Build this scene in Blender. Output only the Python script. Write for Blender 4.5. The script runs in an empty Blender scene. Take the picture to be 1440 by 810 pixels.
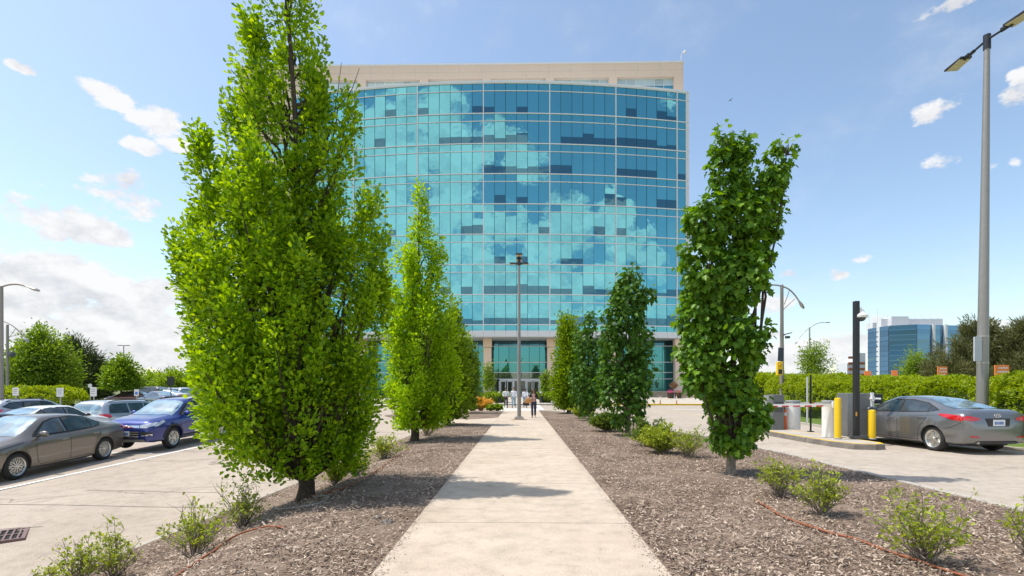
import bpy, bmesh, math, random
import numpy as np
from mathutils import Vector, Matrix, noise as mnoise
from mathutils.bvhtree import BVHTree
from mathutils.geometry import tessellate_polygon
S = bpy.context.scene
COL = S.collection
R = math.radians
random.seed(7)
rng = np.random.default_rng(11)

# ------------------------------------------------------------------ camera model
F = 730.0                      # focal length in photo pixels (1440 wide)
YAW = 13.0/F
CAMZ = 1.6
cy_, sy_ = math.cos(YAW), math.sin(YAW)

def ray(px, py):
    a = (px-720)/F; c = (547-py)/F
    return Vector((a*cy_-sy_, a*sy_+cy_, c))
def at_y(px, py, Y):
    d = ray(px, py); t = Y/d.y
    return Vector((d.x*t, Y, CAMZ+d.z*t))
def xat(px, Y): return at_y(px, 547, Y).x
def zat(py, Y): return at_y(720, py, Y).z
def sstep(t):
    t = min(1.0, max(0.0, t)); return t*t*(3-2*t)
def gz(x, y):
    z = 0.0
    if x < -1.35:
        lot = min(0.0, max(-1.25, -.52+.042*(y-12.3)))
        z += sstep((-x-2.5)/2.75)*lot
    if x < -11.5: z += -.05*min(12.0, -x-11.5)
    if y > 52:
        w = sstep((x+52)/10)*sstep((50-x)/10)
        z += .7*min(1.0, (y-52)/19)*w
    return z
def gpt(px, py, dz=0.0):
    d = ray(px, py); t = 2.0; last = t
    while t < 400:
        p = Vector((0, 0, CAMZ))+d*t
        if p.z <= gz(p.x, p.y)+dz:
            a, b = last, t
            for _ in range(20):
                m = (a+b)/2; p = Vector((0, 0, CAMZ))+d*m
                if p.z <= gz(p.x, p.y)+dz: b = m
                else: a = m
            return p
        last = t; t += .1
    return Vector((0, 0, CAMZ))+d*400

# ------------------------------------------------------------------ object helpers
def tag(o, label=None, cat=None, group=None, kind=None):
    if label: o['label'] = label
    if cat: o['category'] = cat
    if group: o['group'] = group
    if kind: o['kind'] = kind
    return o
def empty(name, loc, label, cat, group=None, rz=0.0):
    o = bpy.data.objects.new(name, None); COL.objects.link(o)
    o.empty_display_size = .2
    o.location = loc; o.rotation_euler = (0, 0, rz)
    return tag(o, label, cat, group)
def link(name, me, parent=None):
    o = bpy.data.objects.new(name, me); COL.objects.link(o)
    if parent: o.parent = parent
    return o
def copy_tree(o, parent=None):
    c = o.copy(); COL.objects.link(c)
    if parent: c.parent = parent
    for ch in o.children: copy_tree(ch, c)
    return c
def mats_of(me, mats):
    for m in (mats if isinstance(mats, (list, tuple)) else [mats]): me.materials.append(m)

WORLD = {}
class MB:
    def __init__(s): s.v = []; s.f = []; s.m = []; s.cur = 0
    def add(s, vs, fs):
        b = len(s.v); s.v += [tuple(p) for p in vs]
        s.f += [tuple(b+i for i in q) for q in fs]; s.m += [s.cur]*len(fs)
        return s
    def box(s, c, d, rz=0.0, M=None, taper=1.0):
        vs = []
        for z in (-1, 1):
            k = taper if z > 0 else 1.0
            for x, y in ((-1, -1), (1, -1), (1, 1), (-1, 1)):
                vs.append(Vector((x*d[0]/2*k, y*d[1]/2*k, z*d[2]/2)))
        m = Matrix.Rotation(rz, 3, 'Z') if M is None else M
        vs = [m @ p+Vector(c) for p in vs]
        return s.add(vs, [(3, 2, 1, 0), (4, 5, 6, 7), (0, 1, 5, 4), (1, 2, 6, 5), (2, 3, 7, 6), (3, 0, 4, 7)])
    def bb(s, x0, x1, y0, y1, z0, z1):
        return s.box(((x0+x1)/2, (y0+y1)/2, (z0+z1)/2), (abs(x1-x0), abs(y1-y0), abs(z1-z0)))
    def tube(s, pts, rads, n=8, cap=True):
        pts = [Vector(p) for p in pts]
        if not isinstance(rads, (list, tuple)): rads = [rads]*len(pts)
        vs = []; up = Vector((0, 0, 1)); prev = None
        for i, p in enumerate(pts):
            t = (pts[min(i+1, len(pts)-1)]-pts[max(i-1, 0)])
            if t.length < 1e-9: t = Vector((0, 0, 1))
            t.normalize()
            if prev is None:
                a = t.cross(Vector((1, 0, 0)) if abs(t.x) < .8 else Vector((0, 1, 0))).normalized()
            else:
                a = (prev-t*prev.dot(t))
                a = a.normalized() if a.length > 1e-6 else t.orthogonal().normalized()
            prev = a; b = t.cross(a)
            for k in range(n):
                th = 2*math.pi*k/n
                vs.append(p+(a*math.cos(th)+b*math.sin(th))*rads[i])
        fs = []
        for i in range(len(pts)-1):
            for k in range(n):
                k2 = (k+1) % n
                fs.append((i*n+k, i*n+k2, (i+1)*n+k2, (i+1)*n+k))
        if cap:
            fs.append(tuple(range(n-1, -1, -1))); fs.append(tuple((len(pts)-1)*n+k for k in range(n)))
        return s.add(vs, fs)
    def lathe(s, prof, c=(0, 0, 0), n=20, M=None):
        vs = []; m = M or Matrix.Identity(3)
        for r, z in prof:
            for k in range(n):
                th = 2*math.pi*k/n
                vs.append(m @ Vector((r*math.cos(th), r*math.sin(th), z))+Vector(c))
        fs = []
        for i in range(len(prof)-1):
            for k in range(n):
                k2 = (k+1) % n
                fs.append((i*n+k, i*n+k2, (i+1)*n+k2, (i+1)*n+k))
        if prof[0][0] > 1e-6: fs.append(tuple(range(n-1, -1, -1)))
        if prof[-1][0] > 1e-6: fs.append(tuple((len(prof)-1)*n+k for k in range(n)))
        return s.add(vs, fs)
    def prism(s, poly, z0, z1, M=None, c=(0, 0, 0)):
        n = len(poly); m = M or Matrix.Identity(3)
        vs = [m @ Vector((p[0], p[1], z0))+Vector(c) for p in poly]+[m @ Vector((p[0], p[1], z1))+Vector(c) for p in poly]
        fs = [tuple(range(n-1, -1, -1)), tuple(range(n, 2*n))]+[(i, (i+1) % n, n+(i+1) % n, n+i) for i in range(n)]
        return s.add(vs, fs)
    def quad(s, a, b, c, d): return s.add([a, b, c, d], [(0, 1, 2, 3)])
    def build(s, name, mats, parent=None, smooth=False, world=None, bevel=0.0, auto=None):
        me = bpy.data.meshes.new(name)
        v = s.v
        if world is None and parent is not None and parent.name in WORLD: world = WORLD[parent.name]
        if world is not None:
            w = Vector(world); v = [(p[0]-w.x, p[1]-w.y, p[2]-w.z) for p in v]
        me.from_pydata(v, [], s.f)
        me.polygons.foreach_set('material_index', s.m)
        mats_of(me, mats)
        if bevel > 0:
            bm = bmesh.new(); bm.from_mesh(me)
            bmesh.ops.remove_doubles(bm, verts=bm.verts, dist=1e-5)
            ed = [e for e in bm.edges if len(e.link_faces) == 2 and e.calc_face_angle(0) > .5]
            bmesh.ops.bevel(bm, geom=ed, offset=bevel, segments=2, affect='EDGES', profile=.5)
            bm.to_mesh(me); bm.free()
        if smooth:
            for p in me.polygons: p.use_smooth = True
            me.set_sharp_from_angle(angle=R(auto if auto else 40))
        me.update()
        o = link(name, me, parent)
        if world is not None: WORLD[o.name] = world
        return o

def fast_mesh(name, V, Fc, mats, parent=None):
    """V (n,3), Fc list of equal-length faces (m,k)"""
    me = bpy.data.meshes.new(name)
    m, k = Fc.shape
    me.vertices.add(len(V)); me.vertices.foreach_set('co', np.ascontiguousarray(V, dtype=np.float32).ravel())
    me.loops.add(m*k); me.loops.foreach_set('vertex_index', np.ascontiguousarray(Fc, dtype=np.int32).ravel())
    me.polygons.add(m); me.polygons.foreach_set('loop_start', np.arange(0, m*k, k, dtype=np.int32))
    try: me.polygons.foreach_set('loop_total', np.full(m, k, dtype=np.int32))
    except Exception: pass
    mats_of(me, mats)
    me.update(calc_edges=True)
    return link(name, me, parent)

def unit(a): return a/np.maximum(np.linalg.norm(a, axis=-1, keepdims=True), 1e-9)
# leaf outlines: (along, across, fold)
def leaf_tpl(half, fold=.3):
    pts = [(0, 0)]+half+[(1, 0)]+[(a, -b) for a, b in reversed(half)]
    n = len(half)
    V = np.array([(a, b, abs(b)*fold - .18*a*a) for a, b in pts])
    f1 = list(range(0, n+2)); f2 = [0, n+1]+list(range(n+2, 2*n+2))
    return V, np.array([f1, f2])
OAK = leaf_tpl([(.22, .1), (.34, .27), (.48, .2), (.68, .34), (.86, .17)])
MAPLE = leaf_tpl([(.02, .28), (.2, .52), (.38, .3), (.62, .5), (.7, .2)], .22)
OVAL = leaf_tpl([(.3, .24), (.7, .22)], .3)
DIAM = leaf_tpl([(.5, .3)], .35)
NEED = leaf_tpl([(.5, .085)], 0)
BLADE = leaf_tpl([(.35, .045), (.8, .03)], .3)
def leafcloud(tpl, P, A, N, s):
    """P positions, A axis, N approx normals, s sizes -> V,F"""
    V, Fc = tpl
    A = unit(A); B = unit(np.cross(N, A)); N2 = np.cross(A, B)
    s = np.asarray(s)[:, None, None]
    out = P[:, None, :]+s*(V[None, :, 0:1]*A[:, None, :]+V[None, :, 1:2]*B[:, None, :]+V[None, :, 2:3]*N2[:, None, :])
    n, k = len(P), len(V)
    off = (np.arange(n)*k)[:, None, None]
    return out.reshape(-1, 3), (Fc[None]+off).reshape(-1, Fc.shape[1])
def leaf_obj(name, tpl, P, A, N, s, mat, parent):
    V, Fc = leafcloud(tpl, P, A, N, s)
    return fast_mesh(name, V, Fc, mat, parent)

# ------------------------------------------------------------------ materials
MATS = {}
def nm(name):
    m = bpy.data.materials.new(name); m.use_nodes = True
    nt = m.node_tree; nt.nodes.clear()
    out = nt.nodes.new('ShaderNodeOutputMaterial')
    return m, nt, out
def N_(nt, t, **kw):
    n = nt.nodes.new(t)
    for k, v in kw.items():
        setattr(n, k, v)
    return n
def setin(n, **kw):
    for k, v in kw.items(): n.inputs[k.replace('_', ' ')].default_value = v
def c4(c): return (c[0], c[1], c[2], 1.0)
def pmat(name, col, rough=.5, metal=0.0, coat=0.0, var=.06, scale=8.0, bump=0.0, bscale=60.0, spec=.5, emit=None):
    """plain material with gentle procedural variation of tone and roughness"""
    if name in MATS: return MATS[name]
    m, nt, out = nm(name)
    b = nt.nodes.new('ShaderNodeBsdfPrincipled')
    tc = nt.nodes.new('ShaderNodeTexCoord')
    nz = nt.nodes.new('ShaderNodeTexNoise'); nz.inputs['Scale'].default_value = scale; nz.inputs['Detail'].default_value = 5
    nt.links.new(tc.outputs['Object'], nz.inputs['Vector'])
    mx = nt.nodes.new('ShaderNodeMix'); mx.data_type = 'RGBA'
    mx.inputs[6].default_value = c4([max(0, x*(1-var*2)) for x in col]); mx.inputs[7].default_value = c4([min(1, x*(1+var*2)) for x in col])
    nt.links.new(nz.outputs[0], mx.inputs[0]); nt.links.new(mx.outputs[2], b.inputs['Base Color'])
    b.inputs['Roughness'].default_value = rough; b.inputs['Metallic'].default_value = metal
    b.inputs['Coat Weight'].default_value = coat; b.inputs['Coat Roughness'].default_value = .04
    b.inputs['Specular IOR Level'].default_value = spec
    if bump > 0:
        n2 = nt.nodes.new('ShaderNodeTexNoise'); n2.inputs['Scale'].default_value = bscale; n2.inputs['Detail'].default_value = 4
        nt.links.new(tc.outputs['Object'], n2.inputs['Vector'])
        bp = nt.nodes.new('ShaderNodeBump'); bp.inputs['Strength'].default_value = bump; bp.inputs['Distance'].default_value = .01
        nt.links.new(n2.outputs[0], bp.inputs['Height']); nt.links.new(bp.outputs[0], b.inputs['Normal'])
    nt.links.new(b.outputs[0], out.inputs[0])
    MATS[name] = m
    return m
def ramp(nt, stops, interp='LINEAR'):
    r = nt.nodes.new('ShaderNodeValToRGB'); r.color_ramp.interpolation = interp
    e = r.color_ramp.elements
    while len(e) < len(stops): e.new(.5)
    for i, (p, c) in enumerate(stops): e[i].position = p; e[i].color = c4(c)
    return r
def leafmat(name, cols, trans=.45, rough=.45):
    m, nt, out = nm(name)
    g = nt.nodes.new('ShaderNodeNewGeometry')
    rp = ramp(nt, [(i/(len(cols)-1), c) for i, c in enumerate(cols)])
    nt.links.new(g.outputs['Random Per Island'], rp.inputs[0])
    b = nt.nodes.new('ShaderNodeBsdfPrincipled'); b.inputs['Roughness'].default_value = rough
    b.inputs['Specular IOR Level'].default_value = .25
    nt.links.new(rp.outputs[0], b.inputs['Base Color'])
    t = nt.nodes.new('ShaderNodeBsdfTranslucent')
    hs = nt.nodes.new('ShaderNodeHueSaturation'); hs.inputs['Value'].default_value = 1.55; hs.inputs['Hue'].default_value = .485; hs.inputs['Saturation'].default_value = 1.1
    nt.links.new(rp.outputs[0], hs.inputs['Color']); nt.links.new(hs.outputs[0], t.inputs[0])
    mx = nt.nodes.new('ShaderNodeMixShader'); mx.inputs[0].default_value = trans
    nt.links.new(b.outputs[0], mx.inputs[1]); nt.links.new(t.outputs[0], mx.inputs[2])
    nt.links.new(mx.outputs[0], out.inputs[0])
    MATS[name] = m
    return m
def islandmat(name, cols, rough=.8):
    m, nt, out = nm(name)
    g = nt.nodes.new('ShaderNodeNewGeometry')
    rp = ramp(nt, [(i/(len(cols)-1), c) for i, c in enumerate(cols)])
    nt.links.new(g.outputs['Random Per Island'], rp.inputs[0])
    b = nt.nodes.new('ShaderNodeBsdfPrincipled'); b.inputs['Roughness'].default_value = rough
    nt.links.new(rp.outputs[0], b.inputs['Base Color']); nt.links.new(b.outputs[0], out.inputs[0])
    MATS[name] = m
    return m
def groundmat(name, c1, c2, c3, fine=120.0, crack=0.0, patch=.35, bump=.25, cont=1.0):
    """speckled aggregate surface with broad stains and optional cracks (object space)"""
    m, nt, out = nm(name)
    L = nt.links.new
    tc = nt.nodes.new('ShaderNodeTexCoord')
    b = nt.nodes.new('ShaderNodeBsdfPrincipled'); b.inputs['Roughness'].default_value = .9; b.inputs['Specular IOR Level'].default_value = .25
    n1 = N_(nt, 'ShaderNodeTexNoise'); n1.inputs['Scale'].default_value = patch; n1.inputs['Detail'].default_value = 6; n1.inputs['Roughness'].default_value = .6
    n2 = N_(nt, 'ShaderNodeTexNoise'); n2.inputs['Scale'].default_value = fine; n2.inputs['Detail'].default_value = 3; n2.inputs['Roughness'].default_value = .8
    n3 = N_(nt, 'ShaderNodeTexNoise'); n3.inputs['Scale'].default_value = 3.5; n3.inputs['Detail'].default_value = 8; n3.inputs['Roughness'].default_value = .7
    for n in (n1, n2, n3): L(tc.outputs['Object'], n.inputs['Vector'])
    r1 = ramp(nt, [(.32, c1), (.7, c2)]); L(n1.outputs[0], r1.inputs[0])
    r3 = ramp(nt, [(.3, [1-.21*cont]*3), (.5, (1, 1, 1)), (.72, [1+.12*cont]*3)]); L(n3.outputs[0], r3.inputs[0])
    r2 = ramp(nt, [(.30, [1-q*cont for q in (.38, .40, .42)]), (.5, (1, 1, 1)), (.72, [1+.3*cont]*3)]); L(n2.outputs[0], r2.inputs[0])
    m1 = N_(nt, 'ShaderNodeMix', data_type='RGBA', blend_type='MULTIPLY'); m1.inputs[0].default_value = 1
    L(r1.outputs[0], m1.inputs[6]); L(r2.outputs[0], m1.inputs[7])
    m2 = N_(nt, 'ShaderNodeMix', data_type='RGBA', blend_type='MULTIPLY'); m2.inputs[0].default_value = 1
    L(m1.outputs[2], m2.inputs[6]); L(r3.outputs[0], m2.inputs[7])
    colo = m2.outputs[2]
    if crack > 0:
        wn = N_(nt, 'ShaderNodeTexNoise'); wn.inputs['Scale'].default_value = .8; wn.inputs['Detail'].default_value = 6
        L(tc.outputs['Object'], wn.inputs['Vector'])
        va = N_(nt, 'ShaderNodeVectorMath', operation='MULTIPLY_ADD')
        L(wn.outputs['Color'], va.inputs[0]); va.inputs[1].default_value = (2.2, 2.2, 0); L(tc.outputs['Object'], va.inputs[2])
        vm = N_(nt, 'ShaderNodeVectorMath', operation='MULTIPLY'); vm.inputs[1].default_value = (.07, .22, 0)
        L(va.outputs[0], vm.inputs[0])
        vo = N_(nt, 'ShaderNodeTexVoronoi', feature='DISTANCE_TO_EDGE'); vo.inputs['Scale'].default_value = 1.0
        L(vm.outputs[0], vo.inputs['Vector'])
        rc = ramp(nt, [(.0, (1, 1, 1)), (.0035, (.5, .5, .5)), (.006, (0, 0, 0))]); L(vo.outputs[0], rc.inputs[0])
        mc = N_(nt, 'ShaderNodeMix', data_type='RGBA'); L(colo, mc.inputs[6]); mc.inputs[7].default_value = c4(c3)
        mm = N_(nt, 'ShaderNodeMath', operation='MULTIPLY'); mm.inputs[1].default_value = crack
        L(rc.outputs[0], mm.inputs[0]); L(mm.outputs[0], mc.inputs[0]); colo = mc.outputs[2]
    L(colo, b.inputs['Base Color'])
    bp = N_(nt, 'ShaderNodeBump'); bp.inputs['Strength'].default_value = bump; bp.inputs['Distance'].default_value = .008
    L(n2.outputs[0], bp.inputs['Height']); L(bp.outputs[0], b.inputs['Normal'])
    L(b.outputs[0], out.inputs[0]); MATS[name] = m
    return m
def glassmat(name, tint, base, refl=.6, rough=.01, wave=0.0):
    """coated facade glass: tinted mirror layer over a dim body colour"""
    m, nt, out = nm(name); L = nt.links.new
    g = N_(nt, 'ShaderNodeBsdfGlossy'); g.inputs['Color'].default_value = c4(tint); g.inputs['Roughness'].default_value = rough
    d = N_(nt, 'ShaderNodeBsdfPrincipled'); d.inputs['Roughness'].default_value = .5; d.inputs['Specular IOR Level'].default_value = .2
    geo = N_(nt, 'ShaderNodeNewGeometry')
    rp = ramp(nt, [(0, [x*.78 for x in base]), (1, [x*1.25 for x in base])])
    L(geo.outputs['Random Per Island'], rp.inputs[0]); L(rp.outputs[0], d.inputs['Base Color'])
    mx = N_(nt, 'ShaderNodeMixShader'); mv = N_(nt, 'ShaderNodeMapRange'); L(geo.outputs['Random Per Island'], mv.inputs[0]); mv.inputs[3].default_value = refl-.06; mv.inputs[4].default_value = refl+.03; L(mv.outputs[0], mx.inputs[0])
    L(d.outputs[0], mx.inputs[1]); L(g.outputs[0], mx.inputs[2])
    if wave > 0:
        tc = N_(nt, 'ShaderNodeTexCoord'); nz = N_(nt, 'ShaderNodeTexNoise'); nz.inputs['Scale'].default_value = .9; nz.inputs['Detail'].default_value = 1
        L(tc.outputs['Object'], nz.inputs['Vector'])
        bp = N_(nt, 'ShaderNodeBump'); bp.inputs['Strength'].default_value = wave; bp.inputs['Distance'].default_value = .02
        L(nz.outputs[0], bp.inputs['Height']); L(bp.outputs[0], g.inputs['Normal'])
    L(mx.outputs[0], out.inputs[0]); MATS[name] = m
    return m
def paint(name, col, metal=.55, flake=True, rough=.32):
    m, nt, out = nm(name); L = nt.links.new
    b = N_(nt, 'ShaderNodeBsdfPrincipled')
    b.inputs['Roughness'].default_value = rough; b.inputs['Metallic'].default_value = metal
    b.inputs['Coat Weight'].default_value = 1.0; b.inputs['Coat Roughness'].default_value = .015
    tc = N_(nt, 'ShaderNodeTexCoord')
    nz = N_(nt, 'ShaderNodeTexNoise'); nz.inputs['Scale'].default_value = 900; L(tc.outputs['Object'], nz.inputs['Vector'])
    rp = ramp(nt, [(.3, [x*.85 for x in col]), (.7, [min(1, x*1.15) for x in col])]); L(nz.outputs[0], rp.inputs[0])
    # road dust thickening towards the sills (a stain that belongs to the body)
    sp = N_(nt, 'ShaderNodeSeparateXYZ'); L(tc.outputs['Object'], sp.inputs[0])
    n2 = N_(nt, 'ShaderNodeTexNoise'); n2.inputs['Scale'].default_value = 5; n2.inputs['Detail'].default_value = 6; L(tc.outputs['Object'], n2.inputs['Vector'])
    mr = N_(nt, 'ShaderNodeMapRange'); mr.inputs[1].default_value = .55; mr.inputs[2].default_value = .15; mr.inputs[3].default_value = 0; mr.inputs[4].default_value = .45
    L(sp.outputs[2], mr.inputs[0])
    mu = N_(nt, 'ShaderNodeMath', operation='MULTIPLY'); L(mr.outputs[0], mu.inputs[0]); L(n2.outputs[0], mu.inputs[1])
    mx = N_(nt, 'ShaderNodeMix', data_type='RGBA'); L(mu.outputs[0], mx.inputs[0]); L(rp.outputs[0], mx.inputs[6]); mx.inputs[7].default_value = (.25, .21, .17, 1)
    L(mx.outputs[2], b.inputs['Base Color']); L(b.outputs[0], out.inputs[0]); MATS[name] = m
    return m
def M(n): return MATS[n]

groundmat('concrete_path', (.495, .405, .31), (.58, .485, .385), (.25, .2, .16), fine=95, patch=.7, bump=.3, crack=.3)
groundmat('lot_surface', (.39, .325, .26), (.51, .43, .35), (.16, .13, .11), fine=70, crack=.75, patch=.25)
groundmat('drive_surface', (.40, .34, .275), (.50, .43, .355), (.18, .15, .13), fine=70, crack=.6, patch=.22)
groundmat('plaza_paving', (.5, .43, .35), (.56, .5, .42), (.2, .2, .2), fine=30, patch=.4)
groundmat('kerb_concrete', (.42, .38, .32), (.5, .46, .4), (.2, .2, .2), fine=80, patch=1.2)
groundmat('kerb_dark', (.16, .145, .13), (.25, .22, .19), (.2, .2, .2), fine=60, patch=1.6)
groundmat('mulch_base', (.14, .098, .07), (.30, .225, .17), (.05, .04, .03), fine=26, patch=1.1, bump=.9)
groundmat('lawn', (.09, .15, .025), (.15, .21, .04), (.05, .04, .03), fine=40, patch=.4, bump=.7)
groundmat('far_ground', (.13, .16, .06), (.2, .2, .1), (.05, .04, .03), fine=3, patch=.02)
groundmat('stone_wall', (.36, .29, .2), (.5, .42, .32), (.2, .2, .2), fine=4, patch=2.5)
groundmat('precast', (.78, .60, .475), (.82, .64, .51), (.3, .3, .3), fine=3, patch=.15, bump=0, cont=.12)
groundmat('white_paint', (.74, .72, .68), (.8, .79, .75), (.4, .4, .4), fine=50, patch=2)
groundmat('yellow_paint', (.78, .50, .02), (.85, .56, .03), (.3, .2, .1), fine=50, patch=2)
groundmat('faded_yellow', (.6, .45, .2), (.66, .5, .24), (.3, .2, .1), fine=50, patch=2)
groundmat('bark', (.05, .038, .028), (.10, .078, .058), (.05, .04, .03), fine=25, patch=6, bump=1)
groundmat('bark_pale', (.2, .17, .135), (.32, .27, .22), (.05, .04, .03), fine=25, patch=6, bump=1)
islandmat('chips', [(.075, .048, .033), (.20, .133, .09), (.33, .24, .17), (.46, .355, .265), (.60, .49, .385)])
leafmat('oak_leaf', [(.08, .19, .006), (.16, .31, .008), (.27, .42, .012), (.05, .13, .006)], .42)
leafmat('oak_leaf_bright', [(.19, .36, .008), (.30, .49, .010), (.44, .60, .016), (.11, .25, .010)], .44)
leafmat('hornbeam_leaf', [(.11, .20, .008), (.17, .28, .010), (.24, .35, .015)], .45)
leafmat('maple_leaf', [(.055, .14, .014), (.095, .21, .02), (.14, .28, .024), (.22, .38, .03)], .34, .4)
leafmat('maple_leaf_dark', [(.045, .115, .014), (.075, .175, .018), (.12, .25, .026)], .28, .5)
leafmat('hedge_leaf', [(.19, .28, .010), (.28, .38, .014), (.39, .46, .02), (.13, .21, .012)], .42)
leafmat('hedge_leaf_dark', [(.08, .14, .02), (.13, .21, .025), (.19, .27, .04)], .35)
leafmat('shrub_leaf', [(.21, .29, .03), (.32, .40, .04), (.44, .50, .06), (.13, .19, .02)], .4)
leafmat('bronze_leaf', [(.2, .12, .07), (.25, .16, .08), (.3, .2, .12)], .3)
leafmat('pine_needle', [(.045, .07, .025), (.075, .11, .035), (.11, .15, .05)], .15)
leafmat('pine_needle_olive', [(.09, .10, .035), (.14, .15, .05), (.19, .2, .08)], .2)
leafmat('tree_leaf_mid', [(.11, .19, .02), (.18, .29, .03), (.27, .38, .045)], .4)
leafmat('tree_leaf_light', [(.16, .26, .03), (.22, .33, .04), (.28, .38, .05)], .45)
leafmat('grass_blade', [(.12, .22, .02), (.2, .32, .03), (.3, .4, .06)], .4)
leafmat('pink_petal', [(.7, .12, .25), (.8, .2, .35), (.6, .08, .2)], .3)
leafmat('orange_petal', [(.75, .42, .06), (.8, .5, .1), (.6, .45, .1)], .3)
leafmat('orange_young_leaf', [(.4, .2, .08), (.5, .28, .12)], .3)
pmat('galv', (.42, .40, .37), .45, .6, var=.05)
pmat('pole_bronze', (.30, .27, .235), .5, .3)
pmat('pole_grey', (.30, .285, .26), .45, .4)
pmat('black_metal', (.025, .026, .03), .4, .1)
pmat('dark_grey', (.085, .09, .095), .5)
pmat('kiosk_grey', (.19, .195, .195), .45, .2)
pmat('kiosk_light', (.33, .34, .33), .45, .2)
pmat('white_plastic', (.84, .83, .80), .4)
pmat('white_metal', (.76, .77, .78), .4)
pmat('white_panel', (.70, .70, .72), .45, var=.03)
pmat('grey_plate', (.5, .52, .55), .5)
pmat('led_lens', (.66, .58, .42), .3)
pmat('yellow_plastic', (.87, .56, .005), .4, var=.04)
pmat('red_paint', (.55, .03, .02), .5)
pmat('orange_plastic', (.85, .16, .03), .5)
pmat('amber', (.8, .4, .02), .4)
pmat('solar_cell', (.02, .03, .06), .15, .2)
pmat('rubber', (.022, .021, .02), .75, var=.15)
pmat('cladding', (.035, .034, .033), .7)
pmat('wheel_silver', (.62, .61, .58), .3, .8)
pmat('chrome', (.75, .75, .75), .12, 1.0)
pmat('hose', (.30, .095, .04), .6, var=.2, scale=20)
pmat('grey_hose', (.25, .24, .22), .6)
pmat('iron_rust', (.2, .13, .12), .7, .3)
pmat('pit_black', (.006, .006, .006), .9)
pmat('plate_white', (.7, .74, .78), .4)
pmat('plate_blue', (.06, .14, .42), .5)
pmat('clay_tan', (.42, .28, .19), .8)
pmat('terracotta', (.4, .13, .05), .7)
pmat('orange_sign', (.83, .23, .05), .5)
pmat('sign_face', (.75, .75, .74), .5)
pmat('sign_blue', (.06, .2, .6), .5)
pmat('sign_grey', (.35, .36, .36), .5)
pmat('seam', (.012, .012, .012), .6)
def carglass(name, base, mixf):
    m, nt, out = nm(name); L = nt.links.new
    g = N_(nt, 'ShaderNodeBsdfGlossy'); g.inputs['Roughness'].default_value = .01; g.inputs['Color'].default_value = (.85, .95, 1, 1)
    d = N_(nt, 'ShaderNodeBsdfPrincipled'); d.inputs['Roughness'].default_value = .3
    tc = N_(nt, 'ShaderNodeTexCoord'); nz = N_(nt, 'ShaderNodeTexNoise'); nz.inputs['Scale'].default_value = 3.2; nz.inputs['Detail'].default_value = 2
    L(tc.outputs['Object'], nz.inputs['Vector'])
    rp = ramp(nt, [(.42, base), (.62, [x*2.4+.01 for x in base])]); L(nz.outputs[0], rp.inputs[0]); L(rp.outputs[0], d.inputs['Base Color'])
    fr = N_(nt, 'ShaderNodeFresnel'); fr.inputs[0].default_value = 1.5
    ad = N_(nt, 'ShaderNodeMath', operation='ADD'); ad.inputs[1].default_value = mixf; ad.use_clamp = True; L(fr.outputs[0], ad.inputs[0])
    mx = N_(nt, 'ShaderNodeMixShader'); L(ad.outputs[0], mx.inputs[0]); L(d.outputs[0], mx.inputs[1]); L(g.outputs[0], mx.inputs[2])
    L(mx.outputs[0], out.inputs[0]); MATS[name] = m
carglass('car_glass', (.015, .02, .02), .04)
carglass('car_glass_pale', (.10, .16, .17), .22)
pmat('lamp_red', (.55, .008, .012), .12, 0, 1.0)
pmat('lamp_clear', (.62, .64, .66), .1, .4, 1.0)
pmat('lamp_amber', (.75, .22, .03), .15, 0, 1.0)
# ------------------------------------------------------------------ camera, sun, sky
cam_d = bpy.data.cameras.new('camera'); cam = bpy.data.objects.new('camera', cam_d); COL.objects.link(cam)
cam.location = (0, 0, CAMZ); cam.rotation_euler = (R(90), 0, YAW)
cam_d.sensor_width = 36; cam_d.lens = 36*F/1440; cam_d.shift_y = 142/1440
cam_d.clip_start = .1; cam_d.clip_end = 6000
S.camera = cam
SUN = Vector((1.0, -.12, -2.15)).normalized()
sd = bpy.data.lights.new('sun', 'SUN'); sd.energy = 4.4; sd.angle = R(.55); sd.color = (1, .955, .88)
so = bpy.data.objects.new('sun', sd); COL.objects.link(so)
so.rotation_euler = SUN.to_track_quat('-Z', 'Y').to_euler()
EL = math.asin(-SUN.z)
W = bpy.data.worlds.new('World'); S.world = W; W.use_nodes = True
nt = W.node_tree; nt.nodes.clear(); L = nt.links.new
wo = nt.nodes.new('ShaderNodeOutputWorld'); bg = nt.nodes.new('ShaderNodeBackground'); L(bg.outputs[0], wo.inputs[0])
bg.inputs[1].default_value = .15
sky = nt.nodes.new('ShaderNodeTexSky'); sky.sky_type = 'NISHITA'; sky.sun_disc = False
sky.sun_elevation = EL; sky.sun_rotation = math.atan2(-SUN.x, -SUN.y)
sky.altitude = 100; sky.air_density = 1.0; sky.dust_density = 1.2; sky.ozone_density = 1.5
tc = nt.nodes.new('ShaderNodeTexCoord')
sp = nt.nodes.new('ShaderNodeSeparateXYZ'); L(tc.outputs['Generated'], sp.inputs[0])
def mth(op, a, b=None, c=None, clamp=False):
    n = nt.nodes.new('ShaderNodeMath'); n.operation = op; n.use_clamp = clamp
    for i, x in enumerate((a, b, c)):
        if x is None: continue
        if isinstance(x, (int, float)): n.inputs[i].default_value = x
        else: L(x, n.inputs[i])
    return n.outputs[0]
az = mth('ARCTAN2', sp.outputs[0], sp.outputs[1])        # 0 = +Y, positive to +X
el = mth('ARCSINE', sp.outputs[2])
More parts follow.
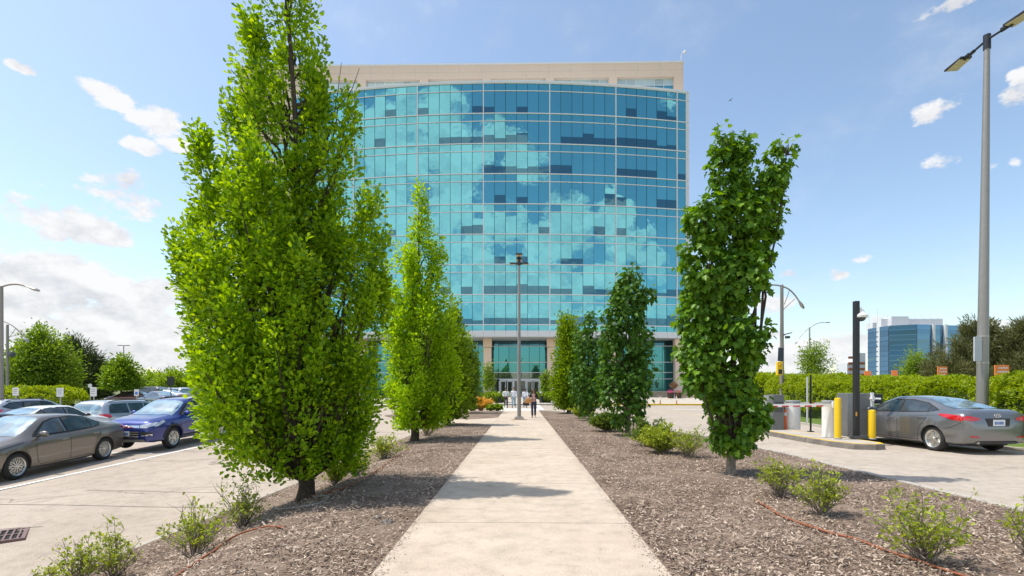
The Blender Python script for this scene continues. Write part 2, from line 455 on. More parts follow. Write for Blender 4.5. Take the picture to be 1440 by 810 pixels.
# noise warps the cloud outlines; sampled on a gently flattened dome so that clouds flatten towards the horizon
cv = nt.nodes.new('ShaderNodeCombineXYZ'); L(mth('COSINE', az), cv.inputs[0]); L(mth('SINE', az), cv.inputs[1]); L(mth('MULTIPLY', el, 1.7), cv.inputs[2])
def wnoise(scale, detail, rough, off=(0, 0, 0)):
    ad = nt.nodes.new('ShaderNodeVectorMath'); ad.operation = 'ADD'; ad.inputs[1].default_value = off; L(cv.outputs[0], ad.inputs[0])
    n = nt.nodes.new('ShaderNodeTexNoise'); n.inputs['Scale'].default_value = scale; n.inputs['Detail'].default_value = detail; n.inputs['Roughness'].default_value = rough
    L(ad.outputs[0], n.inputs['Vector']); return n.outputs[0]
nA = wnoise(9, 9, .62); nB = wnoise(26, 6, .6, (3, 1, 0)); nU = wnoise(9, 9, .62, (.010, .0, .03)); nS = wnoise(3.2, 7, .62, (9, 4, 0))
base = mth('ADD', mth('MULTIPLY', mth('SUBTRACT', nA, .5), 5.6), mth('MULTIPLY', mth('SUBTRACT', nB, .5), 1.9))
def aedir(d):
    return math.atan2(d.x, d.y), math.asin(d.normalized().z)
blobs = []     # az, el, ra, re, weight
def cl(px, py, w, h, wt=1.0):
    a, e = aedir(ray(px, py)); a2, e2 = aedir(ray(px+w, py)); a3, e3 = aedir(ray(px, py-h))
    blobs.append((a, e, abs(a2-a), abs(e3-e), wt))
for t in [(160, 133, 44, 20), (232, 168, 52, 26), (255, 205, 30, 10, .8), (30, 95, 18, 8, .6), (200, 205, 22, 9, .4),
          (60, 310, 110, 34, 1.0), (20, 290, 60, 26, .8), (150, 330, 42, 20, 1.0), (150, 270, 150, 24, .42), (200, 290, 80, 20, .5),
          (60, 385, 130, 40, 1.1), (170, 410, 100, 32, 1.1), (90, 470, 260, 62, 1.5), (30, 430, 140, 50, 1.3), (150, 250, 60, 12, .3),
          (1322, 155, 44, 22), (1320, 228, 42, 18), (1392, 230, 20, 14, .9), (1430, 138, 34, 20), (1425, 228, 18, 10, .8), (1340, 8, 60, 9, .6), (1432, 108, 16, 14, .6),
          (1112, 387, 22, 9, .9), (1140, 389, 14, 6, .6), (1180, 386, 20, 9, .9), (1212, 363, 20, 9, .9), (1080, 425, 44, 20, 1.1), (1090, 470, 40, 10, .9),
          (1120, 500, 110, 24, 1.3), (1190, 480, 60, 14, 1.0), (1240, 450, 26, 8, .7), (1400, 455, 30, 10, .5)]:
    cl(*t)
# clouds behind the camera, which the facade mirrors
def rcl(px, py, w, h, wt=1.0):
    d = ray(px, py); X = d.x/d.y*67.5; n = (X+3.75)/120.0
    a = math.atan2(d.x, d.y)
    A = math.pi-a-2*n; e = math.asin(d.normalized().z)
    if A > math.pi: A -= 2*math.pi
    blobs.append((A, e, w/F*2.2, h/F, wt*1.35))
for t in [(620, 150, 40, 40, .95), (560, 210, 60, 70, .95), (640, 230, 50, 60, 1.1), (700, 200, 36, 30, .95), (735, 225, 32, 34, .95), (500, 190, 60, 50, 1.0), (520, 300, 110, 70, .95), (640, 320, 90, 50, .9),
          (715, 320, 36, 30, .9), (800, 300, 32, 34, 1.1), (780, 340, 60, 30, 1.1), (862, 310, 30, 32, 1.1), (885, 350, 42, 30, .95), (910, 365, 30, 20, 1.1), (850, 390, 90, 26, .9),
          (700, 400, 160, 40, 1.0), (560, 400, 130, 60, .9), (820, 440, 200, 26, .8), (940, 140, 12, 10, .5)]:
    rcl(*t)
mk = None
for (a, e, ra, re, wt) in blobs:
    da = mth('SUBTRACT', az, a)
    if abs(a) > 2.0: da = mth('WRAP', da, math.pi, -math.pi)
    da = mth('MULTIPLY', da, 1/ra); de = mth('MULTIPLY', mth('SUBTRACT', el, e), 1/re)
    q = mth('ADD', mth('MULTIPLY', da, da), mth('MULTIPLY', de, de))
    v = mth('MULTIPLY', mth('SUBTRACT', 1.12, q), wt)
    mk = v if mk is None else mth('SMOOTH_MAX', mk, v, .25)
mk = mth('MAXIMUM', mk, -1.6)
dens = mth('ADD', mk, mth('MULTIPLY', base, mth('MULTIPLY_ADD', mth('MULTIPLY', sp.outputs[1], -2.5, clamp=True), -.3, 1.0)))
den = nt.nodes.new('ShaderNodeMapRange'); den.interpolation_type = 'SMOOTHSTEP'; L(dens, den.inputs[0]); den.inputs[1].default_value = .25; den.inputs[2].default_value = .95
hz = mth('POWER', mth('SUBTRACT', 1.0, mth('MULTIPLY', mth('MAXIMUM', el, 0.0), 1.25, clamp=True), clamp=True), 2.2)
thin = nt.nodes.new('ShaderNodeMapRange'); thin.interpolation_type = 'SMOOTHSTEP'; L(nS, thin.inputs[0]); thin.inputs[1].default_value = .5; thin.inputs[2].default_value = .85; thin.inputs[4].default_value = .42
vis = mth('MAXIMUM', mth('MULTIPLY', den.outputs[0], .97), thin.outputs[0])
relief = mth('MULTIPLY_ADD', mth('SUBTRACT', nA, nU), 5.0, .62, clamp=True)
back = mth('MULTIPLY_ADD', mth('MULTIPLY', sp.outputs[1], -2.5, clamp=True), .5, 1.0)   # clouds opposite the sun are lit from the front
crp = nt.nodes.new('ShaderNodeMix'); crp.data_type = 'RGBA'; L(relief, crp.inputs[0])
crp.inputs[6].default_value = (4.9, 5.0, 5.25, 1); crp.inputs[7].default_value = (6.5, 6.5, 6.55, 1)
# humid blue air: tint the Nishita sky slightly paler
tint = nt.nodes.new('ShaderNodeMix'); tint.data_type = 'RGBA'; tint.inputs[0].default_value = 1.0; tint.blend_type = 'MULTIPLY'
L(sky.outputs[0], tint.inputs[6]); tint.inputs[7].default_value = (1.62, 1.58, 1.46, 1)
cb_ = nt.nodes.new('ShaderNodeVectorMath'); cb_.operation = 'SCALE'; L(crp.outputs[2], cb_.inputs[0]); L(back, cb_.inputs[3])
mxw = nt.nodes.new('ShaderNodeMix'); mxw.data_type = 'RGBA'; L(vis, mxw.inputs[0]); L(tint.outputs[2], mxw.inputs[6]); L(cb_.outputs[0], mxw.inputs[7])
L(mxw.outputs[2], bg.inputs[0])
W.cycles.sampling_method = 'MANUAL'; W.cycles.sample_map_resolution = 512
S.render.engine = 'CYCLES'
S.view_settings.view_transform = 'Standard'; S.view_settings.look = 'None'; S.view_settings.exposure = 0; S.view_settings.gamma = 1
S.cycles.max_bounces = 6; S.cycles.transparent_max_bounces = 6; S.cycles.diffuse_bounces = 3; S.cycles.glossy_bounces = 3

# ------------------------------------------------------------------ ground sheets
def sheet(name, poly, dz, mat, step=1.0, skirt=0.0, relief=0.0, parent=None, seed=0, smooth=False, zf=gz):
    bm = bmesh.new()
    vs = [bm.verts.new((p[0], p[1], 0)) for p in poly]
    bm.faces.new(vs)
    xs = [p[0] for p in poly]; ys = [p[1] for p in poly]
    k = math.ceil(min(xs)/step)
    while k*step < max(xs):
        bmesh.ops.bisect_plane(bm, geom=bm.verts[:]+bm.edges[:]+bm.faces[:], plane_co=(k*step, 0, 0), plane_no=(1, 0, 0)); k += 1
    k = math.ceil(min(ys)/step)
    while k*step < max(ys):
        bmesh.ops.bisect_plane(bm, geom=bm.verts[:]+bm.edges[:]+bm.faces[:], plane_co=(0, k*step, 0), plane_no=(0, 1, 0)); k += 1
    bmesh.ops.triangulate(bm, faces=bm.faces[:])
    bmesh.ops.recalc_face_normals(bm, faces=bm.faces[:])
    if sum(f.normal.z for f in bm.faces) < 0: bmesh.ops.reverse_faces(bm, faces=bm.faces[:])
    bnd = {v for e in bm.edges if len(e.link_faces) == 1 for v in e.verts}
    for v in bm.verts:
        z = zf(v.co.x, v.co.y)+dz
        if relief and v not in bnd:
            z += relief*(mnoise.noise(Vector((v.co.x*1.7, v.co.y*1.7, seed)))+.5*mnoise.noise(Vector((v.co.x*5, v.co.y*5, seed))))
        v.co.z = z
    if skirt:
        r = bmesh.ops.extrude_edge_only(bm, edges=[e for e in bm.edges if len(e.link_faces) == 1])
        for g in r['geom']:
            if isinstance(g, bmesh.types.BMVert): g.co.z -= skirt
    me = bpy.data.meshes.new(name); bm.to_mesh(me); bm.free(); mats_of(me, mat)
    if smooth:
        for p in me.polygons: p.use_smooth = True
        me.set_sharp_from_angle(angle=R(40))
    return link(name, me, parent)
def struct(o): return tag(o, kind='structure')

# far ground: inner piece follows the terrain, outer ring reaches the horizon
def grid_ground():
    xs = [-3000, -1200, -500, -200, -110]+[x for x in range(-70, 71, 2)]+[110, 200, 500, 1200, 3000]
    ys = [-3000, -1000, -300, -100, -40]+[y for y in range(-20, 101, 2)]+[130, 200, 350, 700, 1500, 4000]
    V = np.array([(x, y, gz(x, y)-.16) for y in ys for x in xs]); nx = len(xs)
    Fc = np.array([(j*nx+i, j*nx+i+1, (j+1)*nx+i+1, (j+1)*nx+i) for j in range(len(ys)-1) for i in range(nx-1)])
    return fast_mesh('ground', V, Fc, M('far_ground'))
struct(grid_ground())
struct(sheet('parking_lot', [(-1, -12), (-1, 52), (-46, 52), (-46, -12)], -.03, M('lot_surface'), 1.0))
struct(sheet('driveway', [(60, -12), (60, 52), (-1, 52), (-1, -12)], -.03, M('drive_surface'), 1.0))
# the walk is cast in slabs with open joints
def slab_path():
    mb = MB(); y = 1.0
    while y < 38.0:
        y2 = min(38.0, y+2.55)
        mb.bb(-1.27, 1.27, y+.009, y2-.009, -.12, .03)
        y = y2
    return mb.build('path', M('concrete_path'), bevel=.006)
struct(slab_path())
struct(sheet('side_path', [(-1.28, 22.6), (-1.28, 28.6), (-2.2, 27.2), (-5.4, 26.4), (-5.4, 24.4), (-2.6, 24.0)], .022, M('concrete_path'), 1.0, skirt=.12))
BEDL = [(-1.28, 1.0), (-1.28, 22.4), (-2.6, 23.8), (-3.4, 23.9), (-3.9, 21.5), (-4.45, 16.5), (-5.1, 11.5), (-5.6, 7.5), (-6.1, 4), (-6.3, 1)]
BEDL2 = [(-1.28, 28.8), (-1.28, 37.6), (-3.4, 37.4), (-7.5, 35.5), (-8.2, 31), (-6.5, 27.6), (-5.4, 26.6), (-2.2, 27.4)]
BEDR = [(1.28, 1.0), (6.5, 1.0), (6.42, 13), (5.9, 17.5), (5.2, 25), (4.3, 31), (3.0, 35.5), (1.7, 38.2), (1.28, 38.2)]
def ccw(p): return p
struct(sheet('left_bed', BEDL, .012, M('mulch_base'), .25, skirt=.2, relief=.022, seed=1, smooth=True))
struct(sheet('far_left_bed', BEDL2, .012, M('mulch_base'), .5, skirt=.2, relief=.03, seed=2, smooth=True))
struct(sheet('right_bed', BEDR, .012, M('mulch_base'), .25, skirt=.2, relief=.022, seed=3, smooth=True))
def strip(name, pts, w, dz, mat, skirt=.0, step=1.0):
    P = [Vector((p[0], p[1])) for p in pts]; l = []; r = []
    for i, p in enumerate(P):
        t = (P[min(i+1, len(P)-1)]-P[max(i-1, 0)]).normalized(); n = Vector((-t.y, t.x))
        l.append(p+n*w/2); r.append(p-n*w/2)
    return sheet(name, [tuple(q) for q in l]+[tuple(q) for q in reversed(r)], dz, mat, step, skirt=skirt)
struct(strip('kerb', [(6.56, 1), (6.48, 13), (5.96, 17.5), (5.26, 25), (4.36, 31), (3.06, 35.6), (1.7, 38.36), (1.3, 38.4)], .15, .03, M('kerb_concrete'), .15))
struct(strip('kerb', [(-6.37, 1), (-6.17, 4), (-5.67, 7.5), (-5.17, 11.5), (-4.52, 16.5), (-3.97, 21.5), (-3.47, 23.9)], .13, -.005, M('kerb_concrete'), .12))
# plaza, its yellow kerb and the grass verge of the exit lane
struct(sheet('plaza', [(-50, 52.3), (60, 52.3), (60, 71.9), (-50, 71.9)], .10, M('plaza_paving'), 2.0, skirt=.3))
struct(strip('kerb', [(-50, 52.2), (5.2, 52.2)], .2, .10, M('kerb_concrete'), .2))
struct(strip('yellow_kerb', [(5.21, 52.2), (48, 52.2)], .24, .105, M('yellow_paint'), .2))
struct(sheet('lawn', [(12.5, 19.5), (13.0, 15.0), (14.1, 9), (40, 9), (40, 44), (17.4, 44), (14.7, 36), (13.3, 26)], .03, M('lawn'), 2.0, skirt=.1))
struct(strip('kerb', [(14.0, 9), (12.9, 15), (12.4, 19.5), (13.2, 26), (14.6, 36), (17.3, 44)], .16, .06, M('kerb_concrete'), .15))
struct(sheet('lawn', [(-50, 54.0), (-4.2, 54.0), (-4.2, 60), (-50, 60)], .13, M('lawn'), 2.0))
struct(sheet('lawn', [(-46, 34), (-12.5, 41), (-12.5, 52), (-46, 52)], .03, M('lawn'), 2.0, skirt=.1))
# painted markings
def mark(name, poly, mat='white_paint', dz=-.024): return struct(sheet(name, poly, dz, M(mat), 1.0))
def pxpoly(*pts): return [tuple(gpt(*p).xy) for p in pts]
a = gpt(0, 686.7).xy; b = gpt(298, 623.3).xy; a2 = a+(a-b)*.3; b2 = b+(b-a)*1.2
struct(strip('painted_line', [tuple(a2), tuple(b2)], .13, -.024, M('white_paint')))
a = gpt(112, 634.5).xy; b = gpt(215, 636.5).xy
struct(strip('painted_line', [tuple(a+(a-b)*1.2), tuple(b)], .12, -.024, M('white_paint')))
struct(strip('painted_line', [(-13.6, 21.9), (-10.6, 21.9)], .12, -.024, M('white_paint')))
mark('crosswalk', [(-1.75, 38.3), (-1.35, 38.3), (-1.35, 52.0), (-1.75, 52.0)])
mark('crosswalk', [(1.45, 38.3), (1.8, 38.3), (1.8, 52.0), (1.45, 52.0)])
mark('crosswalk', [(-1.3, 38.3), (1.4, 38.3), (1.4, 43), (-1.3, 43)])
struct(strip('painted_line', [(10.5, 47), (20.5, 43.5)], .14, -.024, M('white_paint')))
struct(strip('painted_line', [(9.5, 44), (10.8, 36), (11.2, 28)], .14, -.024, M('faded_yellow')))
struct(strip('painted_line', [(12.2, 42.0), (15.1, 41.4)], .5, -.024, M('white_paint')))

for (p_, q_, w_) in (((-40, 707), (330, 712), .022), ((120, 687.5), (305, 691), .016), ((0, 742), (60, 738), .02)):
    a = gpt(*p_).xy; b = gpt(*q_).xy; struct(strip('pavement_seam', [tuple(a), tuple(a.lerp(b, .35)+Vector((.02, .03))), tuple(a.lerp(b, .7)-Vector((.01, .02))), tuple(b)], w_, -.025, M('kerb_dark')))
# bark chips scattered over the beds (nobody could count them)
def in_poly(x, y, poly):
    c = np.zeros(len(x), bool); n = len(poly)
    for i in range(n):
        x1, y1 = poly[i]; x2, y2 = poly[(i+1) % n]
        h = ((y1 > y) != (y2 > y)) & (x < (x2-x1)*(y-y1)/(y2-y1+1e-12)+x1)
        c ^= h
    return c
CHIP = (np.array([(-.5, -.5, 0), (.5, -.4, .1), (.45, .5, 0), (-.5, .4, .12)]), np.array([[0, 1, 2, 3]]))
def chips(poly, n, seed, name, spill=0.0):
    rg = np.random.default_rng(seed)
    y = 3.4+(rg.random(n)**2.2)*24; x = rg.uniform(-6.6, 6.7, n)
    pn = np.array([mnoise.noise(Vector((a*1.1, b*.9, seed*7)))+.5*mnoise.noise(Vector((a*3.3, b*2.7, seed*5))) for a, b in zip(x, y)])
    k = in_poly(x, y, poly) & (rg.random(n) < 1.0-1.5*np.clip(pn-.05, 0, .5)); x = x[k]; y = y[k]; n = len(x)
    z = np.array([gz(a, b) for a, b in zip(x, y)])+.026+rg.uniform(-.012, .028, n)
    th = rg.uniform(0, 2*np.pi, n); tl = rg.normal(0, .3, n)
    A = np.stack([np.cos(th), np.sin(th), tl], 1); Nn = unit(np.stack([rg.normal(0, .35, n), rg.normal(0, .35, n), np.ones(n)], 1))
    A = unit(A); B = unit(np.cross(Nn, A)); N2 = np.cross(A, B)
    ln = rg.gamma(4, .0085, n)+.010; wd = rg.uniform(.006, .017, n)
    V = CHIP[0]
    out = np.stack([x, y, z], 1)[:, None, :]+ln[:, None, None]*V[None, :, 0:1]*A[:, None, :]+wd[:, None, None]*V[None, :, 1:2]*B[:, None, :]+.02*V[None, :, 2:3]*N2[:, None, :]
    Fc = np.arange(n*4).reshape(n, 4)
    return tag(fast_mesh(name, out.reshape(-1, 3), Fc, M('chips')), 'pale and dark shredded bark mulch scattered over the '+('left' if seed == 1 else 'right')+' planting bed', 'mulch', kind='stuff')
chips(BEDL, 150000, 1, 'bark_mulch'); chips(BEDR, 190000, 2, 'bark_mulch')
# small debris spilled on the walk's edges
def crumbs():
    rg = np.random.default_rng(5); n = 2600
    y = 3.6+rg.random(n)**1.5*16; sgn = np.where(rg.random(n) < .5, -1, 1); x = sgn*(1.27-np.abs(rg.normal(0, .06, n)))
    k = rg.random(n) < .05; x[k] = rg.uniform(-1.2, 1.2, k.sum())
    th = rg.uniform(0, 6.28, n); A = np.stack([np.cos(th), np.sin(th), 0*th], 1); B = np.stack([-np.sin(th), np.cos(th), 0*th], 1)
    V = CHIP[0]; P = np.stack([x, y, np.full(n, .034)], 1)
    out = P[:, None]+rg.uniform(.008, .03, n)[:, None, None]*V[None, :, 0:1]*A[:, None]+.008*V[None, :, 1:2]*B[:, None]+np.array([0, 0, .01])*V[None, :, 2:3]
    tag(fast_mesh('mulch_crumbs', out.reshape(-1, 3), np.arange(n*4).reshape(n, 4), M('chips')), 'loose bark crumbs along the edges of the pale walk', 'mulch', kind='stuff')
crumbs()
# ------------------------------------------------------------------ the glass office building
glassmat('facade_glass', (.215, .60, .65), (.001, .045, .058), .67, .006, .25)
glassmat('facade_spandrel', (.22, .63, .67), (.003, .08, .098), .61, .02, .2)
glassmat('facade_open', (.14, .34, .42), (.001, .016, .03), .45, .006, .25)
glassmat('strip_glass', (.25, .62, .68), (.03, .14, .16), .55, .01, .1)
glassmat('blind_white', (.6, .7, .7), (.42, .52, .52), .22, .05)
glassmat('lobby_glass', (.18, .55, .60), (.008, .10, .11), .45, .008, .15)
glassmat('lobby_clear', (.5, .6, .6), (.05, .07, .065), .35, .01)
glassmat('door_glass', (.45, .5, .5), (.02, .03, .035), .25, .01)
glassmat('teal_frame', (.1, .3, .3), (.006, .07, .08), .2, .2)
BO = Vector((-5, 71, 0))
B = empty('office_building', BO, 'tall office building with a bowed teal glass front, beige stone frame and columns', 'building')
YC = 66.5; RC = 120.0; XC = -1.3; YF = 71.0; ZT = 40.8; FH = 3.87; Z8 = ZT-8*FH
def arcY(x): return YC+RC-math.sqrt(RC*RC-(x-XC)**2)
def arcn(x):
    n = Vector((x-XC, arcY(x)-(YC+RC), 0)); return n.normalized()       # outward
XL, XR = -28.1, 24.3
BX = [-28.1, -19.55, -10.95, -2.4, 6.1, 14.7, 23.0, 24.3]
NP = [6, 6, 6, 6, 6, 6, 1]
rgb = np.random.default_rng(3)
def panel(mb, xa, xb, za, zb, off=0.0, tilt=0.0):
    """a pane following the bow between xa and xb, with a whisker of random tilt so reflections break at the joints"""
    na, nb = arcn(xa), arcn(xb)
    t = rgb.normal(0, .0035, 4) if tilt else (0, 0, 0, 0)
    def p(x, n, z, o): return (x+n.x*(off+o), arcY(x)+n.y*(off+o), z)
    h = tilt
    mb.quad(p(xa, na, za, t[0]*h), p(xb, nb, za, t[1]*h), p(xb, nb, zb, (t[2])*h), p(xa, na, zb, (t[0]+t[2]-t[1])*h))
# how far down the blinds hang, by floor (top first): chance that a pane is open, and typical open height
OPEN = [.34, .72, .55, .34, .34, .10, .62, .8]
for k in range(8):
    zt = ZT-k*FH; zs = zt-1.0; zb = zt-FH
    for b in range(7):
        xa, xb = BX[b], BX[b+1]; n = NP[b]; dx = (xb-xa)/n
        mb = MB(); mb.cur = 0
        op = OPEN[k]*(.55 if b < 2 else 1.0)
        run = rgb.uniform(.25, .42)
        runs = []; prev = False
        for i in range(n):
            x0 = xa+dx*i+.03; x1 = xa+dx*(i+1)-.03
            o = 0
            cx_ = (x0+x1)/2; nn_ = mnoise.noise(Vector((cx_*.16, k*3.7, 2.0)))+.3*mnoise.noise(Vector((cx_*.7, k*5.1, 4.0)))
            if nn_+.42 > 1.0-op*1.05 or rgb.random() < .07: o = run if rgb.random() < .75 else rgb.uniform(.15, .6)
            zo = zb+.05+(zs-zb-.1)*o
            mb.cur = 0
            tl = 1.0 if n > 1 else 0
            panel(mb, x0, x1, zo if o else zb+.05, zs-.05, 0, 1.6)
            if o:
                if not prev: runs.append(MB())
                panel(runs[-1], x0-.012, x1+.012, zb+.05, zo-.012, .0, 0)
            prev = bool(o)
        w = mb.build('window', [M('facade_glass')], B, world=BO)
        for mo in runs: mo.build('open_blind', [M('facade_open')], w)
        ms = MB()
        for i in range(n): panel(ms, xa+dx*i+.03, xa+dx*(i+1)-.03, zs+.05, zt-.05, 0, 1.2)
        ms.build('spandrel', [M('facade_spandrel')], B, world=BO)
ms = MB()
for b in range(7):
    n = NP[b]; dx = (BX[b+1]-BX[b])/n
    for i in range(n): panel(ms, BX[b]+dx*i+.03, BX[b]+dx*(i+1)-.03, Z8-.75, Z8-.05, 0, 1.0)
ms.build('spandrel', [M('facade_spandrel')], B, world=BO)
# dark backing body of the bow, thin pane joints, white grid
def arcband(mb, xa, xb, za, zb, o0, o1, n=40):
    xs = [xa+(xb-xa)*i/n for i in range(n+1)]; vs = []
    for x in xs:
        nn = arcn(x); y = arcY(x)
        vs += [(x+nn.x*o0, y+nn.y*o0, za), (x+nn.x*o1, y+nn.y*o1, za), (x+nn.x*o1, y+nn.y*o1, zb), (x+nn.x*o0, y+nn.y*o0, zb)]
    fs = []
    for i in range(n):
        a, b = i*4, i*4+4
        fs += [(a+1, b+1, b+2, a+2), (a+2, b+2, b+3, a+3), (a, b, b+1, a+1), (a+3, b+3, b, a)]
    fs += [(0, 1, 2, 3), (n*4+3, n*4+2, n*4+1, n*4)]
    mb.add(vs, fs)
mb = MB(); arcband(mb, XL+.01, XR-.01, Z8-.78, ZT-.02, -.25, -.03); mb.build('curtain_backing', [M('teal_frame')], B, world=BO)
mb = MB()
for b in range(7):
    n = NP[b]; dx = (BX[b+1]-BX[b])/n
    for i in range(1, n):
        x = BX[b]+dx*i; nn = arcn(x); mb.box((x+nn.x*.0, arcY(x)+nn.y*.0, (Z8-.75+ZT)/2), (.045, .07, ZT-Z8+.75-.1), math.atan2(nn.x, -nn.y))
mb.build('pane_joint', [M('teal_frame')], B, world=BO)
for k in range(9):
    mb = MB(); zt = ZT-k*FH
    arcband(mb, XL, XR, zt-.055, zt+.055, -.02, .10); mb.build('transom', [M('white_metal')], B, world=BO)
    if k < 8:
        mb = MB(); arcband(mb, XL, XR, zt-1.04, zt-.96, -.02, .08); mb.build('transom', [M('white_metal')], B, world=BO)
for x in BX:
    nn = arcn(x); mb = MB(); mb.box((x+nn.x*.05, arcY(x)+nn.y*.05, (Z8-.78+ZT)/2), (.11, .17, ZT-Z8+.78), math.atan2(nn.x, -nn.y)); mb.build('mullion', [M('white_metal')], B, world=BO)
mb = MB(); arcband(mb, XL-.05, XR+.05, Z8-1.55, Z8-.76, -.3, .12)
for b in range(7): pass
mb.build('white_fascia', [M('white_panel')], B, world=BO)
mb = MB()
for b in range(7):
    n = NP[b]; dx = (BX[b+1]-BX[b])/n
    for i in range(n):
        x = BX[b]+dx*i; nn = arcn(x); mb.box((x+nn.x*.118, arcY(x)+nn.y*.118, Z8-1.155), (.025, .012, .78), math.atan2(nn.x, -nn.y))
mb.build('fascia_joint', [M('sign_grey')], B, world=BO)
mb = MB(); arcband(mb, XL-.05, XR+.05, ZT+.06, ZT+.30, -.3, .14); mb.build('coping', [M('white_metal')], B, world=BO)
# floor body and soffit of the bow
def bowprism(mb, z0, z1, inset=.3):
    xs = [XL+(XR-XL)*i/40 for i in range(41)]; poly = [(x, arcY(x)+inset) for x in xs]+[(XR, YF+.4), (XL, YF+.4)]
    mb.prism(poly, z0, z1)
mb = MB(); bowprism(mb, ZT-.3, ZT+.05); mb.build('bow_roof', [M('white_panel')], B, world=BO)
mb = MB(); xs = [XL+(XR-XL)*i/40 for i in range(41)]; mb.prism([(x, arcY(x)+.31) for x in xs]+[(XR, 72.2), (XL, 72.2)], Z8-1.53, Z8-1.3)
mb.build('soffit', [M('white_panel')], B, world=BO)
# white end returns
for x0, x1, sx in ((XR-.02, XR+.42, 1), (XL-.42, XL+.02, -1)):
    y0 = arcY(XR if sx > 0 else XL)-.03
    mb = MB(); mb.bb(x0, x1, y0, YF+.1, Z8-1.55, ZT+.3)
    e = mb.build('end_return', [M('white_panel')], B, world=BO)
    mj = MB()
    for k in range(9):
        for q in (0, 1.0): mj.bb(x0-.004, x1+.004, y0-.005, YF, ZT-k*FH-q-.02, ZT-k*FH-q+.02)
    mj.build('panel_joint', [M('sign_grey')], e)
# stone frame: top band with six strip windows, body, left part with band windows
ZP = 46.0; WT = 44.1; YG = 72.3
mb = MB(); mb.bb(-36.4, 24.5, YF, 97, ZT-.5, ZP-.0001)
frame_w = [(xat(a, YF)+2.45, xat(b, YF)+2.45) for a, b in ((423, 502.5), (514.5, 590), (602, 678), (690, 767), (779, 856), (868, 948))]
mb = MB()
mb.bb(-36.4, 24.5, YF, YF+.8, WT, ZP)                       # parapet band
edges = [-36.4]+[e for w in frame_w for e in w]+[24.5]
for i in range(0, len(edges), 2): mb.bb(edges[i], edges[i+1], YF+.001, YF+.79, 38.0, WT-.0005)
mb.bb(-36.4, 24.5, YF+.8, 97, 8.32, ZP-.6); mb.bb(-36.39, 24.49, YG+.26, 96.9, -.5, 8.318)                   # body behind
mb.bb(-36.4, -28.5, YF+.002, YF+.798, 0, 8.3)
for k in range(9):
    zt = ZT-k*FH; mb.bb(-36.399, -28.0, YF+.003, YF+.797, zt-1.2, zt+.3)
mb.bb(-36.398, -35.2, YF+.004, YF+.79, 8.3, 38.2); mb.bb(24.0, 24.499, YF+.002, YF+.79, 0, 38.2)
mb.build('stone_frame', [M('precast')], B, world=BO, bevel=0)
mb = MB(); mb.bb(-36.5, 24.6, YF-.06, YF+.9, ZP+.001, ZP+.22); mb.build('parapet_cap', [M('white_metal')], B, world=BO)
mb = MB()
for i in range(21): mb.bb(-36.4+i*3.04-.008, -36.4+i*3.04+.008, YF-.003, YF+.01, WT+.1, ZP-.02)
mb.bb(-36.3, 24.4, YF-.003, YF+.01, 45.0, 45.02); mb.build('stone_joint', [M('sign_grey')], B, world=BO)
for i, (x0, x1) in enumerate(frame_w):
    mb = MB(); n = 6 if i else 6; dx = (x1-x0)/n
    for q in range(n): mb.bb(x0+q*dx+.03, x0+(q+1)*dx-.03, YF+.45, YF+.5, 39, WT-.95)
    w = mb.build('window', [M('strip_glass')], B, world=BO)
    mb = MB()
    for q in range(n): mb.bb(x0+q*dx+.03, x0+(q+1)*dx-.03, YF+.44, YF+.49, WT-.85, WT-.06)
    mb.build('transom_light', [M('blind_white')], w)
    mb = MB(); mb.bb(x0, x1, YF+.40, YF+.52, WT-.94, WT-.86); mb.bb(x0, x1, YF+.40, YF+.52, WT-.06, WT)
    for q in range(n+1): mb.bb(x0+q*dx-.025, x0+q*dx+.025, YF+.41, YF+.51, 39, WT-.07)
    mb.build('frame', [M('white_metal')], w)
for k in range(8):
    zt = ZT-k*FH
    mb = MB(); mb.bb(-35.2, -28.5, YF+.4, YF+.45, zt-FH+.3, zt-1.2); w = mb.build('window', [M('strip_glass')], B, world=BO)
    mb = MB()
    for q in range(5): mb.bb(-35.2+q*1.6-.04, -35.2+q*1.6+.04, YF+.36, YF+.44, zt-FH+.3, zt-1.2)
    mb.build('frame', [M('white_metal')], w)
# columns under the bow
YCOL = 69.6
for k in range(-3, 4):
    x = -2.06+8.5*k
    if k == 3: x = 23.5
    y = max(YCOL, arcY(x)+.9)
    mb = MB(); mb.bb(x-.53, x+.53, y-.5, y+.5, 0, 7.15)
    c = mb.build('column', [M('precast')], B, world=BO, bevel=.03)
    mb = MB(); mb.bb(x-.58, x+.58, y-.55, y+.55, 7.2, 8.29); mb.build('column_cap', [M('precast')], c, bevel=.02)
# lobby glazing
YG = 72.3; ZG = gz(0, 71)+.1
rows = [ZG, 2.99, 3.88, 5.3, 7.54, 8.3]
mb = MB(); mb.bb(-28.5, 24.0, YG+.0, YG+.25, 0, 8.29); mb.build('lobby_backing', [M('teal_frame')], B, world=BO)
for b in range(6):
    xa = -27.6+b*8.5; n = 6; dx = 8.5/n
    mb = MB()
    for i in range(n):
        x0, x1 = xa+i*dx+.03, xa+(i+1)*dx-.03
        if x1 > 24: break
        for r in range(5):
            if r == 0 and -.8 < x0 and x1 < 5.3 and True: continue
            mb.cur = 2 if r == 4 else (1 if r in (0, 1) and b in (3,) else 0)
            y = YG-.06-rgb.uniform(0, .004)
            mb.quad((x0, y, rows[r]+.04), (x1, y, rows[r]+.04), (x1, y-rgb.normal(0, .004), rows[r+1]-.04), (x0, y, rows[r+1]-.04))
    w = mb.build('lobby_window', [M('lobby_glass'), M('lobby_clear'), M('facade_open')], B, world=BO)
    mb = MB()
    for r in range(1, 5): mb.bb(xa+.03, xa+8.47, YG-.14, YG-.05, rows[r]-.045, rows[r]+.045)
    mb.build('frame', [M('white_metal')], w)
